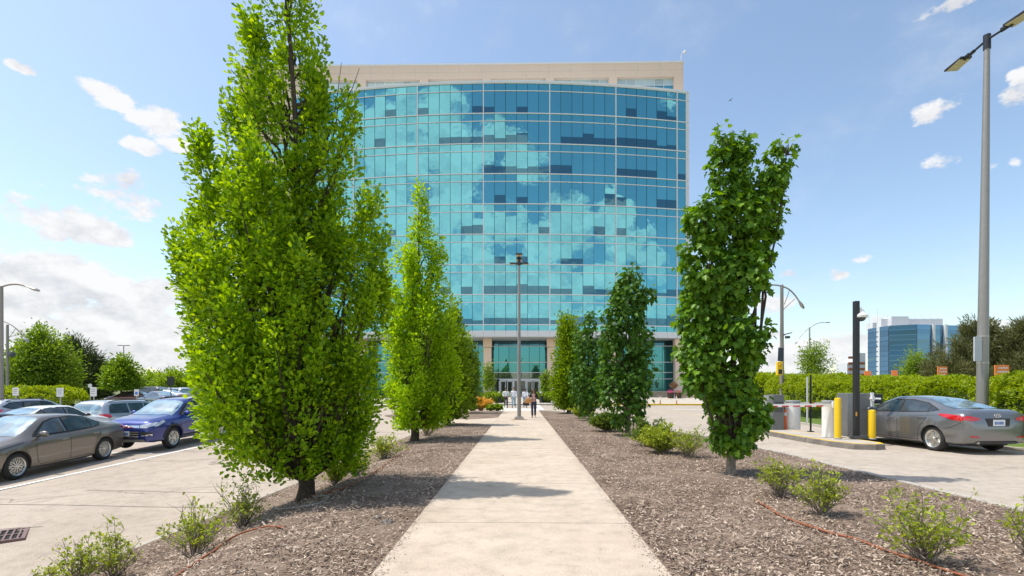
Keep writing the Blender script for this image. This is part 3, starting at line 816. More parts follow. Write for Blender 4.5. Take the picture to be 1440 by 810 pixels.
# entrance doors: a projecting white portal, double doors left and right, revolving drum between
D0, D1 = -.55, 5.05; YD = YG-.35
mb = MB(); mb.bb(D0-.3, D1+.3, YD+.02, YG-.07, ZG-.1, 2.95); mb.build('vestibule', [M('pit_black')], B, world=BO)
mb = MB()
mb.bb(D0, D1, YD-.12, YD, 2.72, 3.0)
for x in (D0, D0+1.95, D1-1.95, D1): mb.bb(x-.1, x+.1, YD-.11, YD-.001, ZG-.1, 2.72)
mb.build('portal_frame', [M('white_metal')], B, world=BO)
for x0 in (D0+.12, D0+1.05, D1-1.83, D1-.9):
    x1 = x0+.78
    mb = MB(); mb.bb(x0+.1, x1-.1, YD-.05, YD-.03, ZG+.25, 2.6); d = mb.build('door', [M('door_glass')], B, world=BO)
    mb = MB(); mb.bb(x0, x0+.1, YD-.08, YD-.02, ZG-.05, 2.7); mb.bb(x1-.1, x1, YD-.08, YD-.02, ZG-.05, 2.7); mb.bb(x0+.1, x1-.1, YD-.08, YD-.02, ZG-.05, ZG+.25); mb.bb(x0+.1, x1-.1, YD-.08, YD-.02, 2.6, 2.7)
    mb.build('door_frame', [M('white_metal')], d)
    mb = MB(); mb.tube([(x1-.16, YD-.12, 1.6), (x1-.16, YD-.12, 2.2)], .015, 6); mb.build('handle', [M('chrome')], d)
mb = MB()
for i in range(5):
    x = D0+2.1+i*.35; mb.bb(x-.02, x+.02, YD-.06, YD-.02, ZG, 2.7)
mb.bb(D0+2.06, D1-2.06, YD-.03, YD-.02, ZG, 2.7); mb.build('revolving_door', [M('door_glass')], B, world=BO)
B.location.x -= 2.45
# rooftop bits
t = empty('roof_camera', (21.7, 70.8, 46.2), 'tiny white camera on a bent stalk at the right corner of the office roof', 'camera')
mb = MB(); mb.tube([(0, 0, 0), (0, 0, .7), (.1, -.1, .95), (.3, -.3, 1.0)], .05, 6); mb.build('stalk', [M('white_metal')], t)
mb = MB(); mb.lathe([(0, -.18), (.16, -.12), (.19, .05), (.12, .16), (0, .2)], (.36, -.36, .85), 10); mb.build('camera_body', [M('white_plastic')], t, smooth=True)
t = empty('roof_lamp', (-38.6, 71.2, 46.2), 'small round white lamp on a short rod at the left corner of the office roof', 'lamp')
mb = MB(); mb.tube([(0, 0, 0), (0, 0, 1.0)], .04, 6); mb.build('rod', [M('white_metal')], t)
mb = MB(); mb.lathe([(0, -.2), (.15, -.14), (.2, 0), (.15, .14), (0, .2)], (0, 0, 1.15), 10); mb.build('globe', [M('white_plastic')], t, smooth=True)

# ------------------------------------------------------------------ distant blue tower and its neighbours
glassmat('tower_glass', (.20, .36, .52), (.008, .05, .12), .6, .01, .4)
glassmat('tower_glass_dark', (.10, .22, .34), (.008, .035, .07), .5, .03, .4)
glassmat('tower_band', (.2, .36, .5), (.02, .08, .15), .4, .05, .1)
YT = 300.0
def tx(px, y): return xat(px, y)
TO = Vector((tx(1280, YT), YT, 0))
T = empty('blue_glass_tower', TO, 'distant dark blue glass office block with ribbed floors and a pale rooftop plant room', 'building')
corners = [(1221, 318), (1250, 302), (1289, 296), (1330, 300), (1372, 306)]
pts = [(tx(p, y), y) for p, y in corners]
HT = zat(458, 298)
poly = pts+[(pts[-1][0]*340/306+2, 340), (pts[0][0]*340/318+3, 340)]
mb = MB(); mb.prism(poly, -1, HT-.3); mb.build('tower_body', [M('sign_grey')], T, world=TO)
tops = []
for i in range(4):
    a = Vector((*pts[i], 0)); b = Vector((*pts[i+1], 0)); d = (b-a).normalized(); n = Vector((d.y, -d.x, 0))
    mb = MB(); gm = MB(); NF = 13; fh = HT/NF
    for k in range(NF):
        z0 = k*fh; z1 = (k+1)*fh
        q = lambda p, z, o: (p.x+n.x*o, p.y+n.y*o, z)
        t0 = rgb.normal(0, .04, 2)
        gm.quad(q(a, z0+.55, .3+t0[0]), q(b, z0+.55, .3+t0[1]), q(b, z1, .3), q(a, z1, .3))
        mb.quad(q(a, z0, .42), q(b, z0, .42), q(b, z0+.55, .42), q(a, z0+.55, .42))
        mb.quad(q(a, z0+.55, .42), q(b, z0+.55, .42), q(b, z0+.55, .3), q(a, z0+.55, .3))
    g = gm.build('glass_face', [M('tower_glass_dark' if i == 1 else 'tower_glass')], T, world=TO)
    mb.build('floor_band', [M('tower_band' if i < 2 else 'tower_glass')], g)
for px, y in ((1235.5, 310), (1311, 298.2), (1328, 299.2)):
    x = tx(px, y); mb = MB(); mb.bb(x-.55, x+.55, y-1.6, y+1, 0, HT+.2); mb.build('white_fin', [M('white_panel')], T, world=TO)
mb = MB(); mb.bb(tx(1236, 315), tx(1322, 315), 313, 317, HT-.3, zat(450, 315)); mb.bb(tx(1252, 311), tx(1276, 311), 310, 318, HT-.31, zat(446.5, 311)); mb.bb(tx(1224, 322), tx(1246, 322), 320, 326, HT-.32, zat(455, 320))
mb.build('plant_room', [M('white_panel')], T, world=TO)
for px, h in ((1222, 440), (1234, 436), (1248, 444), (1285, 444), (1296, 443), (1307, 443), (1316, 442)):
    x = tx(px, 311); mb = MB(); mb.tube([(x, 311, HT-1), (x, 311, zat(h, 311))], .12, 5); mb.build('mast', [M('white_metal')], T, world=TO)
mb = MB(); mb.tube([(tx(1282, 311), 311, zat(450, 311)), (tx(1324, 311), 311, zat(450, 311))], .15, 5)
mb.build('roof_rail', [M('white_metal')], T, world=TO)
YB = 380.0; o = Vector((tx(1208, YB), YB, 0))
T2 = empty('brick_block', o, 'far off pale and red brick block left of the blue glass tower', 'building')
mb = MB(); mb.bb(tx(1205, YB), tx(1217, YB), YB, YB+15, 0, zat(497, YB)); mb.bb(tx(1192, YB), tx(1207, YB), YB+.5, YB+14, 0, zat(511, YB))
mb.build('wall', [M('white_panel')], T2, world=o)
for k in range(6):
    z = zat(545-k*8, YB); mb = MB(); mb.bb(tx(1193, YB), tx(1216, YB) if k > 0 and k < 5 else tx(1206, YB), YB-.2, YB+.3, z, z+1.7)
    mb.build('window_band', [M('terracotta')], T2, world=o)
o = Vector((tx(1102, 180), 180, 0))
mb = MB(); mb.bb(tx(1080, 180), tx(1150, 180), 180, 200, 0, zat(527, 180)); mb.bb(tx(1079, 180), tx(1151, 180), 179.5, 200.5, zat(527, 180), zat(525.5, 180))
T3 = empty('low_white_building', o, 'long low pale building with a flat white roof beyond the right hedge', 'building')
mb.build('wall', [M('white_panel')], T3, world=o)
mb = MB(); mb.bb(tx(1082, 180), tx(1148, 180), 179.7, 180.2, 2.0, 3.6); mb.build('window_band', [M('tower_glass_dark')], T3, world=o)
# ------------------------------------------------------------------ vegetation
def interp_prof(prof, z):
    for i in range(len(prof)-1):
        if prof[i][0] <= z <= prof[i+1][0]:
            t = (z-prof[i][0])/(prof[i+1][0]-prof[i][0]+1e-9)
            return [prof[i][j]*(1-t)+prof[i+1][j]*t for j in (1, 2)]
    return list(prof[0][1:]) if z < prof[0][0] else list(prof[-1][1:])
def limb(mb, p0, p1, r0, r1, rg, n=6, k=5, sag=0.15, wob=.05):
    p0 = Vector(p0); p1 = Vector(p1); d = p1-p0; pts = []
    for i in range(k+1):
        t = i/k
        # leave the stem outward, then turn up
        h = Vector((d.x, d.y, 0))*(t**(.75)) + Vector((0, 0, d.z*(t**(1+sag))))
        w = Vector((rg.normal(0, wob), rg.normal(0, wob), 0))*math.sin(t*math.pi)*min(1, d.length)
        pts.append(p0+h+w)
    mb.tube(pts, [r0*(1-i/k)+r1*(i/k) for i in range(k+1)], n, cap=False)
    return pts
def make_leaves(rg, C, O, n, spread, up, size, droop=0.0, nup=.6, rad=1.0):
    """C tuft centres, O outward dirs -> leaf arrays"""
    m = len(C); P = np.repeat(C, n, 0)+np.clip(rg.normal(0, 1, (m*n, 3)), -1.7, 1.7)*np.array([spread, spread, spread*1.25])*np.repeat(rg.uniform(.6, 1.3, m), n)[:, None]
    Or = np.repeat(O, n, 0)
    rel = unit(P-np.repeat(C, n, 0)+1e-6)
    A = Or*rad*.7+rel*1.1+rg.normal(0, .35, (m*n, 3))+np.array([0, 0, up])
    Nn = rg.normal(0, .45, (m*n, 3))+Or*.35+np.array([0, 0, nup])
    s = size*rg.uniform(.65, 1.25, m*n)
    return P, A, Nn, s
def tree_root(name, base, label, cat, group=None): return empty(name, base, label, cat, group)

def profile_tree(name, label, base, Y, prof_px, mat, bark, seed, ntuft, nleaf, tpl, lsize, trunk_r, fork, spread=.12, depth=.95, up=.9, droop=0, nup=.5, nlimb=40, group=None, gap=.0, shell=.5, cat='tree', bare=None, yoff=0, ztop=None, matmix=None, clumpf=.9, spray=True, cols=None):
    rg = np.random.default_rng(seed)
    base = Vector(base)
    prof = sorted([(zat(py, Y)-base.z, xat(a, Y)-base.x, xat(b, Y)-base.x) for py, a, b in prof_px])
    zs0, zs1 = prof[0][0], prof[-1][0]
    root = tree_root(name, base, label, cat, group)
    C = []; O = []; tries = 0
    wmax = max(b-a for _, a, b in prof)
    while not cols and len(C) < ntuft and tries < ntuft*40:
        tries += 1
        z = rg.uniform(zs0, zs1); a, b = interp_prof(prof, z); hw = (b-a)/2
        if rg.random() > (hw*2/wmax)**1.3+.04: continue
        th = rg.uniform(0, 2*np.pi); r = rg.random()**shell
        bump = 1+.10*mnoise.noise(Vector((math.cos(th)*1.6, math.sin(th)*1.6, z*clumpf+seed)))*2
        x = (a+b)/2+math.cos(th)*r*hw*.89*bump; y = math.sin(th)*r*hw*depth*.89*bump
        if gap and mnoise.noise(Vector((x*1.5, y*1.5, z*1.0+seed*3))) < -.32+gap: continue
        C.append((x, y, z)); O.append((math.cos(th)*r, math.sin(th)*r, .25))
    if cols:
        # the crown is a bundle of upright spindles, each with its own tip
        C = []; O = []; per = ntuft/sum(c[4]*abs(c[3]-c[1]) for c in cols)
        for (tx_, ty_, bx_, by_, rp, dy) in cols:
            top = at_y(tx_, ty_, Y)-base; bot = at_y(bx_, by_, Y)-base; top.y = dy*.75; bot.y = dy*.55; r_ = rp*Y/F
            for _ in range(int(per*rp*abs(by_-ty_))):
                t = rg.random()**.85; prf = min(1.0, ((1-t)*3.2)**.6)*min(1.0, .55+t*3)
                a_ = rg.uniform(0, 2*np.pi); q = rg.random()**.45*r_*1.04*prf*(1+.5*mnoise.noise(Vector((tx_, t*7, a_))))
                p = bot.lerp(top, t)+Vector((math.cos(a_)*q, math.sin(a_)*q, 0))
                if mnoise.noise(Vector((p.x*2.1, p.y*2.1, p.z*1.6+seed))) < -.36+gap: continue
                C.append(tuple(p)); o_ = Vector((p.x-.6*bot.x, p.y*.8, 0)).normalized()*.5+Vector((math.cos(a_), math.sin(a_), .4)); O.append(tuple(o_))
    C = np.array(C); O = unit(np.array(O))
    if spray:
        # every spray is a short ascending chain of tight leaf tufts
        C0, O0 = C, O; Cl = [C0]; Ol = [O0]
        for j in (1, 2):
            up_ = np.array([0, 0, spread*2.0*j])+O0*spread*.5*j+rg.normal(0, spread*.35, C0.shape); q = C0-up_
            Cl.append(q); Ol.append(O0)
        C = np.concatenate(Cl); O = np.concatenate(Ol)
    P, A, Nn, s = make_leaves(rg, C, O, nleaf, spread, up, lsize, droop, nup)
    if droop: A[:, 2] -= droop
    k = P[:, 2] > zs0-.08; P, A, Nn, s = P[k], A[k], Nn[k], s[k]
    if matmix:
        # sunlit highlights painted into randomly picked brighter leaves, a second crown mesh
        mnz = np.array([mnoise.noise(Vector(p)*1.2) for p in P[::1]]) if len(P) < 40000 else rg.normal(0, .3, len(P))
        sel = mnz > matmix[1]
        leaf_obj('crown', tpl, P[~sel], A[~sel], Nn[~sel], s[~sel], M(mat), root)
        leaf_obj('sunlit_tone_leaves', tpl, P[sel], A[sel], Nn[sel], s[sel], M(matmix[0]), root)
    else: leaf_obj('crown', tpl, P, A, Nn, s, M(mat), root)
    mb = MB()
    # trunk with flare, then several ascending leaders
    mb.tube([(0, 0, -.25), (0, 0, .0), (trunk_r*.1, 0, .15), (trunk_r*.15, 0, fork*.6), (0, 0, fork)], [trunk_r*1.55, trunk_r*1.35, trunk_r*1.05, trunk_r, trunk_r*1.0], 12)
    mb.build('trunk', [M(bark)], root, smooth=True, auto=70)
    lead = MB(); zt = ztop or zs1
    tipx = (prof[-1][1]+prof[-1][2])/2
    pts = [(0, 0, fork-.05)]
    for i in range(1, 9):
        t = i/8; z = fork+(zt*.97-fork)*t; a, b = interp_prof(prof, z)
        pts.append(((a+b)/2*min(1, t*1.2)*.8+rg.normal(0, .04), rg.normal(0, .05), z))
    lead.tube(pts, [trunk_r*.85*(1-t/8.6) for t in range(9)], 8, cap=False)
    lp = [Vector(p) for p in pts]
    idx = rg.permutation(len(C))[:nlimb]
    for i in idx:
        c = Vector(C[i])
        if c.z < fork+.35 or Vector((c.x, c.y, 0)).length > (c.z-fork*.7)*1.1: continue
        zst = max(fork*.75, c.z-(Vector((c.x, c.y, 0)).length*rg.uniform(1.1, 2.2)+.25))
        # start on the leader at that height
        st = lp[0].copy()
        for a_, b_ in zip(lp[:-1], lp[1:]):
            if a_.z <= zst <= b_.z: st = a_.lerp(b_, (zst-a_.z)/(b_.z-a_.z))
        if zst < lp[0].z: st = Vector((0, 0, zst))
        r0 = trunk_r*.42*(1-.65*(zst/zt))
        limb(lead, st, c, r0, .006, rg, 5, 5)
    if bare:
        for (pz, dx, dz) in bare: limb(lead, (0, 0, pz), (dx, .1, dz), .02, .004, rg, 5, 6)
    lead.build('branches', [M(bark)], root, smooth=True, auto=70)
    return root

def lobe_tree(name, label, base, Y, lobes_px, mat, bark, seed, dens, tpl, lsize, trunk_r, fork, spread=.12, cat='tree', group=None, droop=.7, nleaf=9, depthf=.9, axis_px=None, shrink=0):
    """crown from overlapping ellipsoids: (px, py, rx, ry, depth offset m)"""
    rg = np.random.default_rng(seed); base = Vector(base)
    root = tree_root(name, base, label, cat, group)
    Cs = []; Os = []
    E = []
    for t in lobes_px:
        px, py, rx, ry = t[:4]; dy = t[4] if len(t) > 4 else 0
        c = at_y(px, py, Y)-base; rx -= shrink; ry -= shrink*.6; E.append((Vector((c.x, dy, c.z)), rx*Y/F, rx*Y/F*depthf, ry*Y/F))
    for (c, a, b, h) in E:
        n = int(dens*(a*b+a*h+b*h)*4.2)
        v = unit(rg.normal(0, 1, (n, 3))); r = 1-.32*rg.random(n)**1.6
        p = v*np.array([a, b, h])*r[:, None]+np.array(c)
        # lumpy surface
        k = np.ones(n, bool)
        for (c2, a2, b2, h2) in E:
            if c2 is c: continue
            q = (p-np.array(c2))/np.array([a2, b2, h2])
            k &= (q**2).sum(1) > .45
        nzv = np.array([mnoise.noise(Vector(x)*2.3+Vector((seed, 0, 0))) for x in p]); k &= nzv > -.34
        Cs.append(p[k]); Os.append(v[k])
    C = np.concatenate(Cs); O = np.concatenate(Os)
    O = unit(O*np.array([1, 1, .4]))
    P, A, Nn, s = make_leaves(rg, C, O, nleaf, spread, -.15, lsize, 0, .7)
    A = unit(A); A[:, 2] -= droop
    leaf_obj('crown', tpl, P, A, Nn, s, M(mat), root)
    mb = MB(); mb.tube([(0, 0, -.2), (0, 0, 0), (0, 0, .12), (0, 0, fork)], [trunk_r*1.35, trunk_r*1.2, trunk_r, trunk_r*.92], 12)
    mb.build('trunk', [M(bark)], root, smooth=True, auto=70)
    br = MB(); top = max(c.z+h*.6 for c, a, b, h in E)
    lower = min(E, key=lambda e: e[0].z)
    p0 = Vector((0, 0, fork))
    for (c, a, b, h) in E:
        limb(br, (0, 0, fork-.1) if c.z < top*.5 else (0, 0, fork), c+Vector((0, 0, h*.6)), trunk_r*.45, .008, rg, 6, 7, wob=.05)
        for _ in range(6):
            v = unit(rg.normal(0, 1, 3)); q = Vector(v*np.array([a, b, h])*.85)+c
            limb(br, c-Vector((0, 0, h*.5)), q, .02, .005, rg, 4, 3, wob=.02)
    br.build('branches', [M('bark')], root, smooth=True, auto=70)
    return root

# --- left row of upright oaks
COL1 = [(398, -150, 412, 560, 46, 0), (318, 112, 392, 600, 34, .1), (298, 188, 372, 610, 33, -.5), (262, 275, 352, 625, 34, .4), (268, 335, 348, 630, 32, -.5), (268, 395, 352, 640, 31, .3), (290, 500, 360, 650, 31, -.2), (325, 575, 378, 655, 32, .1),
        (452, 84, 428, 420, 19, .1), (492, 132, 446, 600, 29, -.1), (522, 235, 468, 620, 30, .4), (528, 290, 476, 630, 32, -.6), (532, 370, 486, 640, 28, .2), (528, 480, 480, 648, 30, -.3), (505, 570, 465, 655, 32, .2),
        (372, 40, 405, 600, 36, -.5), (425, 60, 425, 600, 26, .5), (395, 215, 410, 640, 46, -1.25), (335, 300, 372, 640, 42, -1.3), (455, 310, 445, 640, 42, -1.3), (380, 420, 410, 650, 46, -1.7), (360, 250, 390, 640, 44, 1.2), (440, 260, 440, 640, 44, 1.3)]
COL2 = [(591, 262, 584, 560, 19, 0), (562, 310, 573, 580, 17, .2), (616, 338, 598, 580, 18, -.2), (548, 372, 566, 585, 15, -.3), (632, 388, 606, 590, 18, .3), (641, 428, 610, 592, 16, -.2), (545, 460, 562, 592, 18, .3), (638, 505, 612, 596, 18, .2), (553, 530, 570, 600, 20, -.3), (622, 560, 600, 603, 20, .1),
        (582, 350, 582, 590, 24, -.8), (604, 420, 596, 595, 26, -1.0), (568, 430, 575, 595, 24, -1.0), (590, 400, 586, 590, 26, .9)]
o1 = gpt(430, 703)
oak1 = [(662, 392, 468), (650, 345, 492), (630, 308, 515), (600, 288, 538), (560, 283, 545), (520, 268, 548), (470, 242, 550), (430, 232, 552), (380, 240, 548), (330, 246, 546), (290, 258, 536), (240, 272, 520), (205, 290, 508), (180, 304, 518), (150, 308, 514), (128, 320, 496), (115, 338, 478), (85, 346, 462), (50, 350, 444), (10, 352, 440), (-40, 358, 434), (-100, 370, 422), (-140, 384, 408)]
profile_tree('oak_tree', 'largest leafy upright oak, nearest on the left, its top cut off by the picture edge', o1, o1.y, oak1, 'oak_leaf', 'bark', 21, 1200, 27, OAK, .081, .125, .42, spread=.072, up=.7, nup=.45, nlimb=210, gap=.12, shell=.5, group='upright trees left of the walk', matmix=('oak_leaf_bright', -.04), cols=COL1, bare=[(5.2, .85, 7.1), (5.0, .55, 7.2)])
o2 = gpt(583, 621)
oak2 = [(600, 545, 615), (575, 536, 640), (540, 530, 650), (500, 535, 652), (460, 540, 652), (430, 545, 648), (400, 540, 640), (370, 545, 632), (345, 550, 632), (325, 562, 620), (305, 572, 610), (285, 580, 604), (265, 590, 597)]
profile_tree('oak_tree', 'yellow green upright tree second in the left row, tapering to one slender tip', o2, o2.y, oak2, 'oak_leaf_bright', 'bark', 22, 420, 22, OAK, .115, .13, .5, spread=.10, up=.7, nlimb=90, gap=.10, cols=COL2, shell=.45, group='upright trees left of the walk')
o3 = gpt(629, 598.5)
profile_tree('oak_tree', 'third upright tree of the left row, smaller, with a short forked trunk', o3, o3.y, [(587, 612, 650), (570, 606, 658), (540, 606, 662), (510, 608, 660), (480, 612, 656), (455, 618, 650), (435, 624, 645), (420, 630, 640)], 'hornbeam_leaf', 'bark', 23, 210, 16, OAK, .15, .14, .7, spread=.15, up=.6, nlimb=50, shell=.5, group='upright trees left of the walk')
o4 = gpt(653, 581)
profile_tree('oak_tree', 'darkest and farthest upright tree of the left row, in the bed beyond the side path', o4, o4.y, [(570, 645, 664), (550, 640, 672), (525, 640, 674), (500, 642, 671), (480, 646, 664), (468, 650, 658)], 'tree_leaf_mid', 'bark', 24, 180, 13, OAK, .2, .15, .9, spread=.18, up=.5, nlimb=40, shell=.5, group='upright trees left of the walk')
# --- right row of maples
m1 = gpt(1028, 667)
lob1 = [(1030, 613, 30, 23), (1040, 585, 38, 34), (1025, 550, 36, 34, .1), (1036, 500, 38, 40, .15), (1040, 470, 34, 24, -.2), (988, 500, 32, 50), (985, 450, 30, 40, .1), (978, 530, 22, 18, -.1), (1010, 420, 42, 40, .2), (992, 370, 34, 44), (1035, 390, 36, 40, -.1), (1058, 352, 30, 30, .1), (992, 310, 30, 30, -.1), (1048, 305, 36, 32), (1086, 312, 19, 22, .1), (1042, 258, 23, 34, .1), (1008, 245, 12, 30, -.1), (1016, 205, 16, 20), (1042, 212, 17, 22, .1), (1080, 285, 18, 22), (1086, 258, 18, 20), (1093, 234, 18, 18, .05), (1105, 213, 19, 14, -.05)]
lobe_tree('maple_tree', 'tall forked maple nearest on the right, dark glossy leaves reaching almost to the mulch', m1, m1.y, lob1, 'maple_leaf', 'bark_pale', 31, 52, MAPLE, .118, .085, .5, spread=.075, group='maples right of the walk', nleaf=8, droop=.75, shrink=3.5)
m2 = gpt(883, 613)
lob2 = [(880, 575, 24, 22), (862, 545, 24, 34), (890, 540, 26, 36), (905, 510, 18, 28), (868, 500, 22, 36, .2), (895, 480, 24, 30), (858, 465, 16, 28), (880, 440, 26, 26), (885, 415, 26, 18, .1), (905, 415, 14, 12), (872, 412, 13, 12), (886, 392, 15, 14)]
lobe_tree('maple_tree', 'dark round leaved maple with a straight bare trunk, second from the front on the right', m2, m2.y, lob2, 'maple_leaf_dark', 'bark_pale', 32, 20, MAPLE, .15, .095, 1.0, spread=.10, group='maples right of the walk', nleaf=8, shrink=3)
m3 = gpt(829, 592)
lob3 = [(826, 562, 18, 18), (818, 540, 20, 26), (836, 545, 16, 26), (826, 510, 20, 26), (838, 495, 14, 24), (818, 480, 14, 22), (828, 455, 10, 18), (828, 444, 7, 8)]
lobe_tree('maple_tree', 'slim dark maple third from the front on the right, beside the light green hornbeam', m3, m3.y, lob3, 'maple_leaf_dark', 'bark_pale', 33, 14, MAPLE, .17, .08, 1.2, spread=.12, group='maples right of the walk', nleaf=8, shrink=2.5)
m4 = gpt(800, 581.5)
profile_tree('hornbeam_tree', 'light green flame shaped hornbeam, farthest tree right of the walk', m4, m4.y, [(575, 788, 812), (560, 776, 820), (540, 773, 824), (515, 777, 824), (490, 781, 820), (470, 784, 816), (455, 786, 812), (442, 790, 806)], 'hornbeam_leaf', 'bark', 34, 260, 16, OVAL, .19, .14, .7, spread=.17, up=.8, nlimb=50, shell=.42)

# --- young trees at the entrance
for (px, yb, prof, mt, lb) in ((686, 60, [(548, 679, 694), (535, 678, 696), (520, 680, 693), (511, 684, 689)], 'tree_leaf_light', 'small young tree with yellow green leaves left of the entrance doors'),
                               (768, 61, [(552, 763, 773), (540, 762, 775), (528, 763, 774), (519, 766, 771)], 'tree_leaf_mid', 'small sparse young tree before the column right of the entrance doors'),
                               (947, 63, [(545, 943, 952), (541, 944, 951)], 'bronze_leaf', 'small mop headed shrub standing among the pink flower pots')):
    b = Vector((xat(px, yb), yb, gz(xat(px, yb), yb)+.1))
    profile_tree('young_tree', lb, b, yb, prof, mt, 'bark_pale', int(px), 34 if px != 947 else 8, 16, OVAL, .24, .05, 1.2, spread=.17, nlimb=12, up=.4)

# --- trees beyond the left car park
def far_tree(name, label, px, Y, prof, mat, seed, nt_, nl, ls, sp, tr=.25, tpl=OVAL, nup=.6, gap=0.0, up=.2, shell=.5, group=None):
    x = xat(px, Y); b = Vector((x, Y, gz(x, Y)-.1))
    return profile_tree(name, label, b, Y, prof, mat, 'bark', seed, nt_, nl, tpl, ls, tr, 1.6, spread=sp, nlimb=14, up=up, nup=nup, gap=gap, shell=shell, group=group)
far_tree('maple_tree', 'broad layered green tree behind the clipped hedge at far left', 60, 60, [(550, 20, 100), (530, 8, 108), (515, 12, 106), (500, 18, 104), (488, 26, 90), (478, 34, 82), (468, 42, 76), (459, 56, 66)], 'tree_leaf_mid', 41, 330, 26, .34, .42, gap=.1)
far_tree('pine_tree', 'dark grey green pine behind the broad tree, centre of the left background', 120, 78, [(560, 96, 150), (540, 90, 152), (520, 86, 150), (505, 88, 142), (492, 92, 128), (482, 96, 118), (474, 100, 108)], 'pine_needle', 42, 200, 46, .75, .42, tpl=NEED, gap=.06, up=.5)
far_tree('linden_tree', 'small round bright green tree on a thin trunk between hedge and far cars', 171, 52, [(546, 150, 192), (538, 144, 198), (530, 146, 197), (520, 152, 188), (512, 160, 180), (505, 168, 175)], 'tree_leaf_mid', 43, 220, 24, .28, .3, tr=.14, gap=.05)
far_tree('pine_tree', 'tall spreading pine behind the tall lamp pole at the right edge', 1372, 70, [(545, 1300, 1412), (525, 1300, 1415), (505, 1308, 1416), (488, 1325, 1412), (475, 1340, 1408), (462, 1355, 1400), (448, 1364, 1376)], 'pine_needle_olive', 44, 190, 60, .6, .30, tpl=NEED, gap=.08, up=.8)
far_tree('pine_tree', 'pine cut by the right picture edge behind the orange sign', 1432, 66, [(545, 1396, 1470), (520, 1394, 1475), (500, 1400, 1470), (480, 1405, 1468), (465, 1418, 1462), (452, 1432, 1450)], 'pine_needle_olive', 45, 150, 60, .6, .30, tpl=NEED, gap=.08, up=.8)
far_tree('locust_tree', 'small feathery bright green tree against the foot of the blue tower', 1287, 80, [(540, 1262, 1312), (520, 1268, 1310), (510, 1272, 1306), (502, 1278, 1296), (494, 1284, 1290)], 'tree_leaf_light', 46, 110, 26, .3, .45, tr=.1, gap=.2)
far_tree('locust_tree', 'small airy layered tree with thin leaves left of the black camera pole', 1144, 55, [(531, 1122, 1172), (524, 1120, 1174), (521, 1130, 1165), (512, 1122, 1170), (506, 1124, 1168), (501, 1130, 1158), (495, 1122, 1172), (490, 1124, 1160), (485, 1136, 1162)], 'tree_leaf_mid', 47, 75, 22, .2, .28, tr=.08, gap=.3, up=0, shell=.6)
for i, (px, Y, w, top, mt, lb) in enumerate(((220, 120, 30, 531, 'tree_leaf_mid', 'round mid green tree on the left skyline behind the far car park'), (245, 110, 26, 529, 'tree_leaf_light', 'pale green tree on the left skyline, just right of the dark sign board'),
                                    (278, 118, 22, 532, 'tree_leaf_mid', 'green tree on the left skyline partly hidden by the large oak'), (5, 75, 14, 540, 'tree_leaf_mid', 'low tree at the left picture edge behind the first lamp pole'))):
    far_tree('skyline_tree', lb, px, Y, [(548, px-w, px+w), (542, px-w*1.05, px+w*1.05), (536, px-w*.8, px+w*.8), (top, px-w*.3, px+w*.3)], mt, 50+i, 150, 16, .7, .8, shell=.6)
# far woods on the horizon
def woods():
    rg = np.random.default_rng(77); n = 26000
    th = rg.uniform(-1.1, 1.0, n); d = rg.uniform(420, 520, n); x = np.tan(th)*d
    hh = np.array([9+5*mnoise.noise(Vector((a*.012, 0, 2)))+3*mnoise.noise(Vector((a*.05, 3, 2))) for a in x])
    z = hh*rg.random(n)**.6
    P = np.stack([x, d, z], 1); A = rg.normal(0, 1, (n, 3)); Nn = rg.normal(0, 1, (n, 3))
    o = leaf_obj('distant_woods', OVAL, P, A, Nn, rg.uniform(2, 4.5, n), M('tree_leaf_mid'), None)
    tag(o, 'low green line of distant woods along the horizon', 'woods', kind='stuff')
woods()

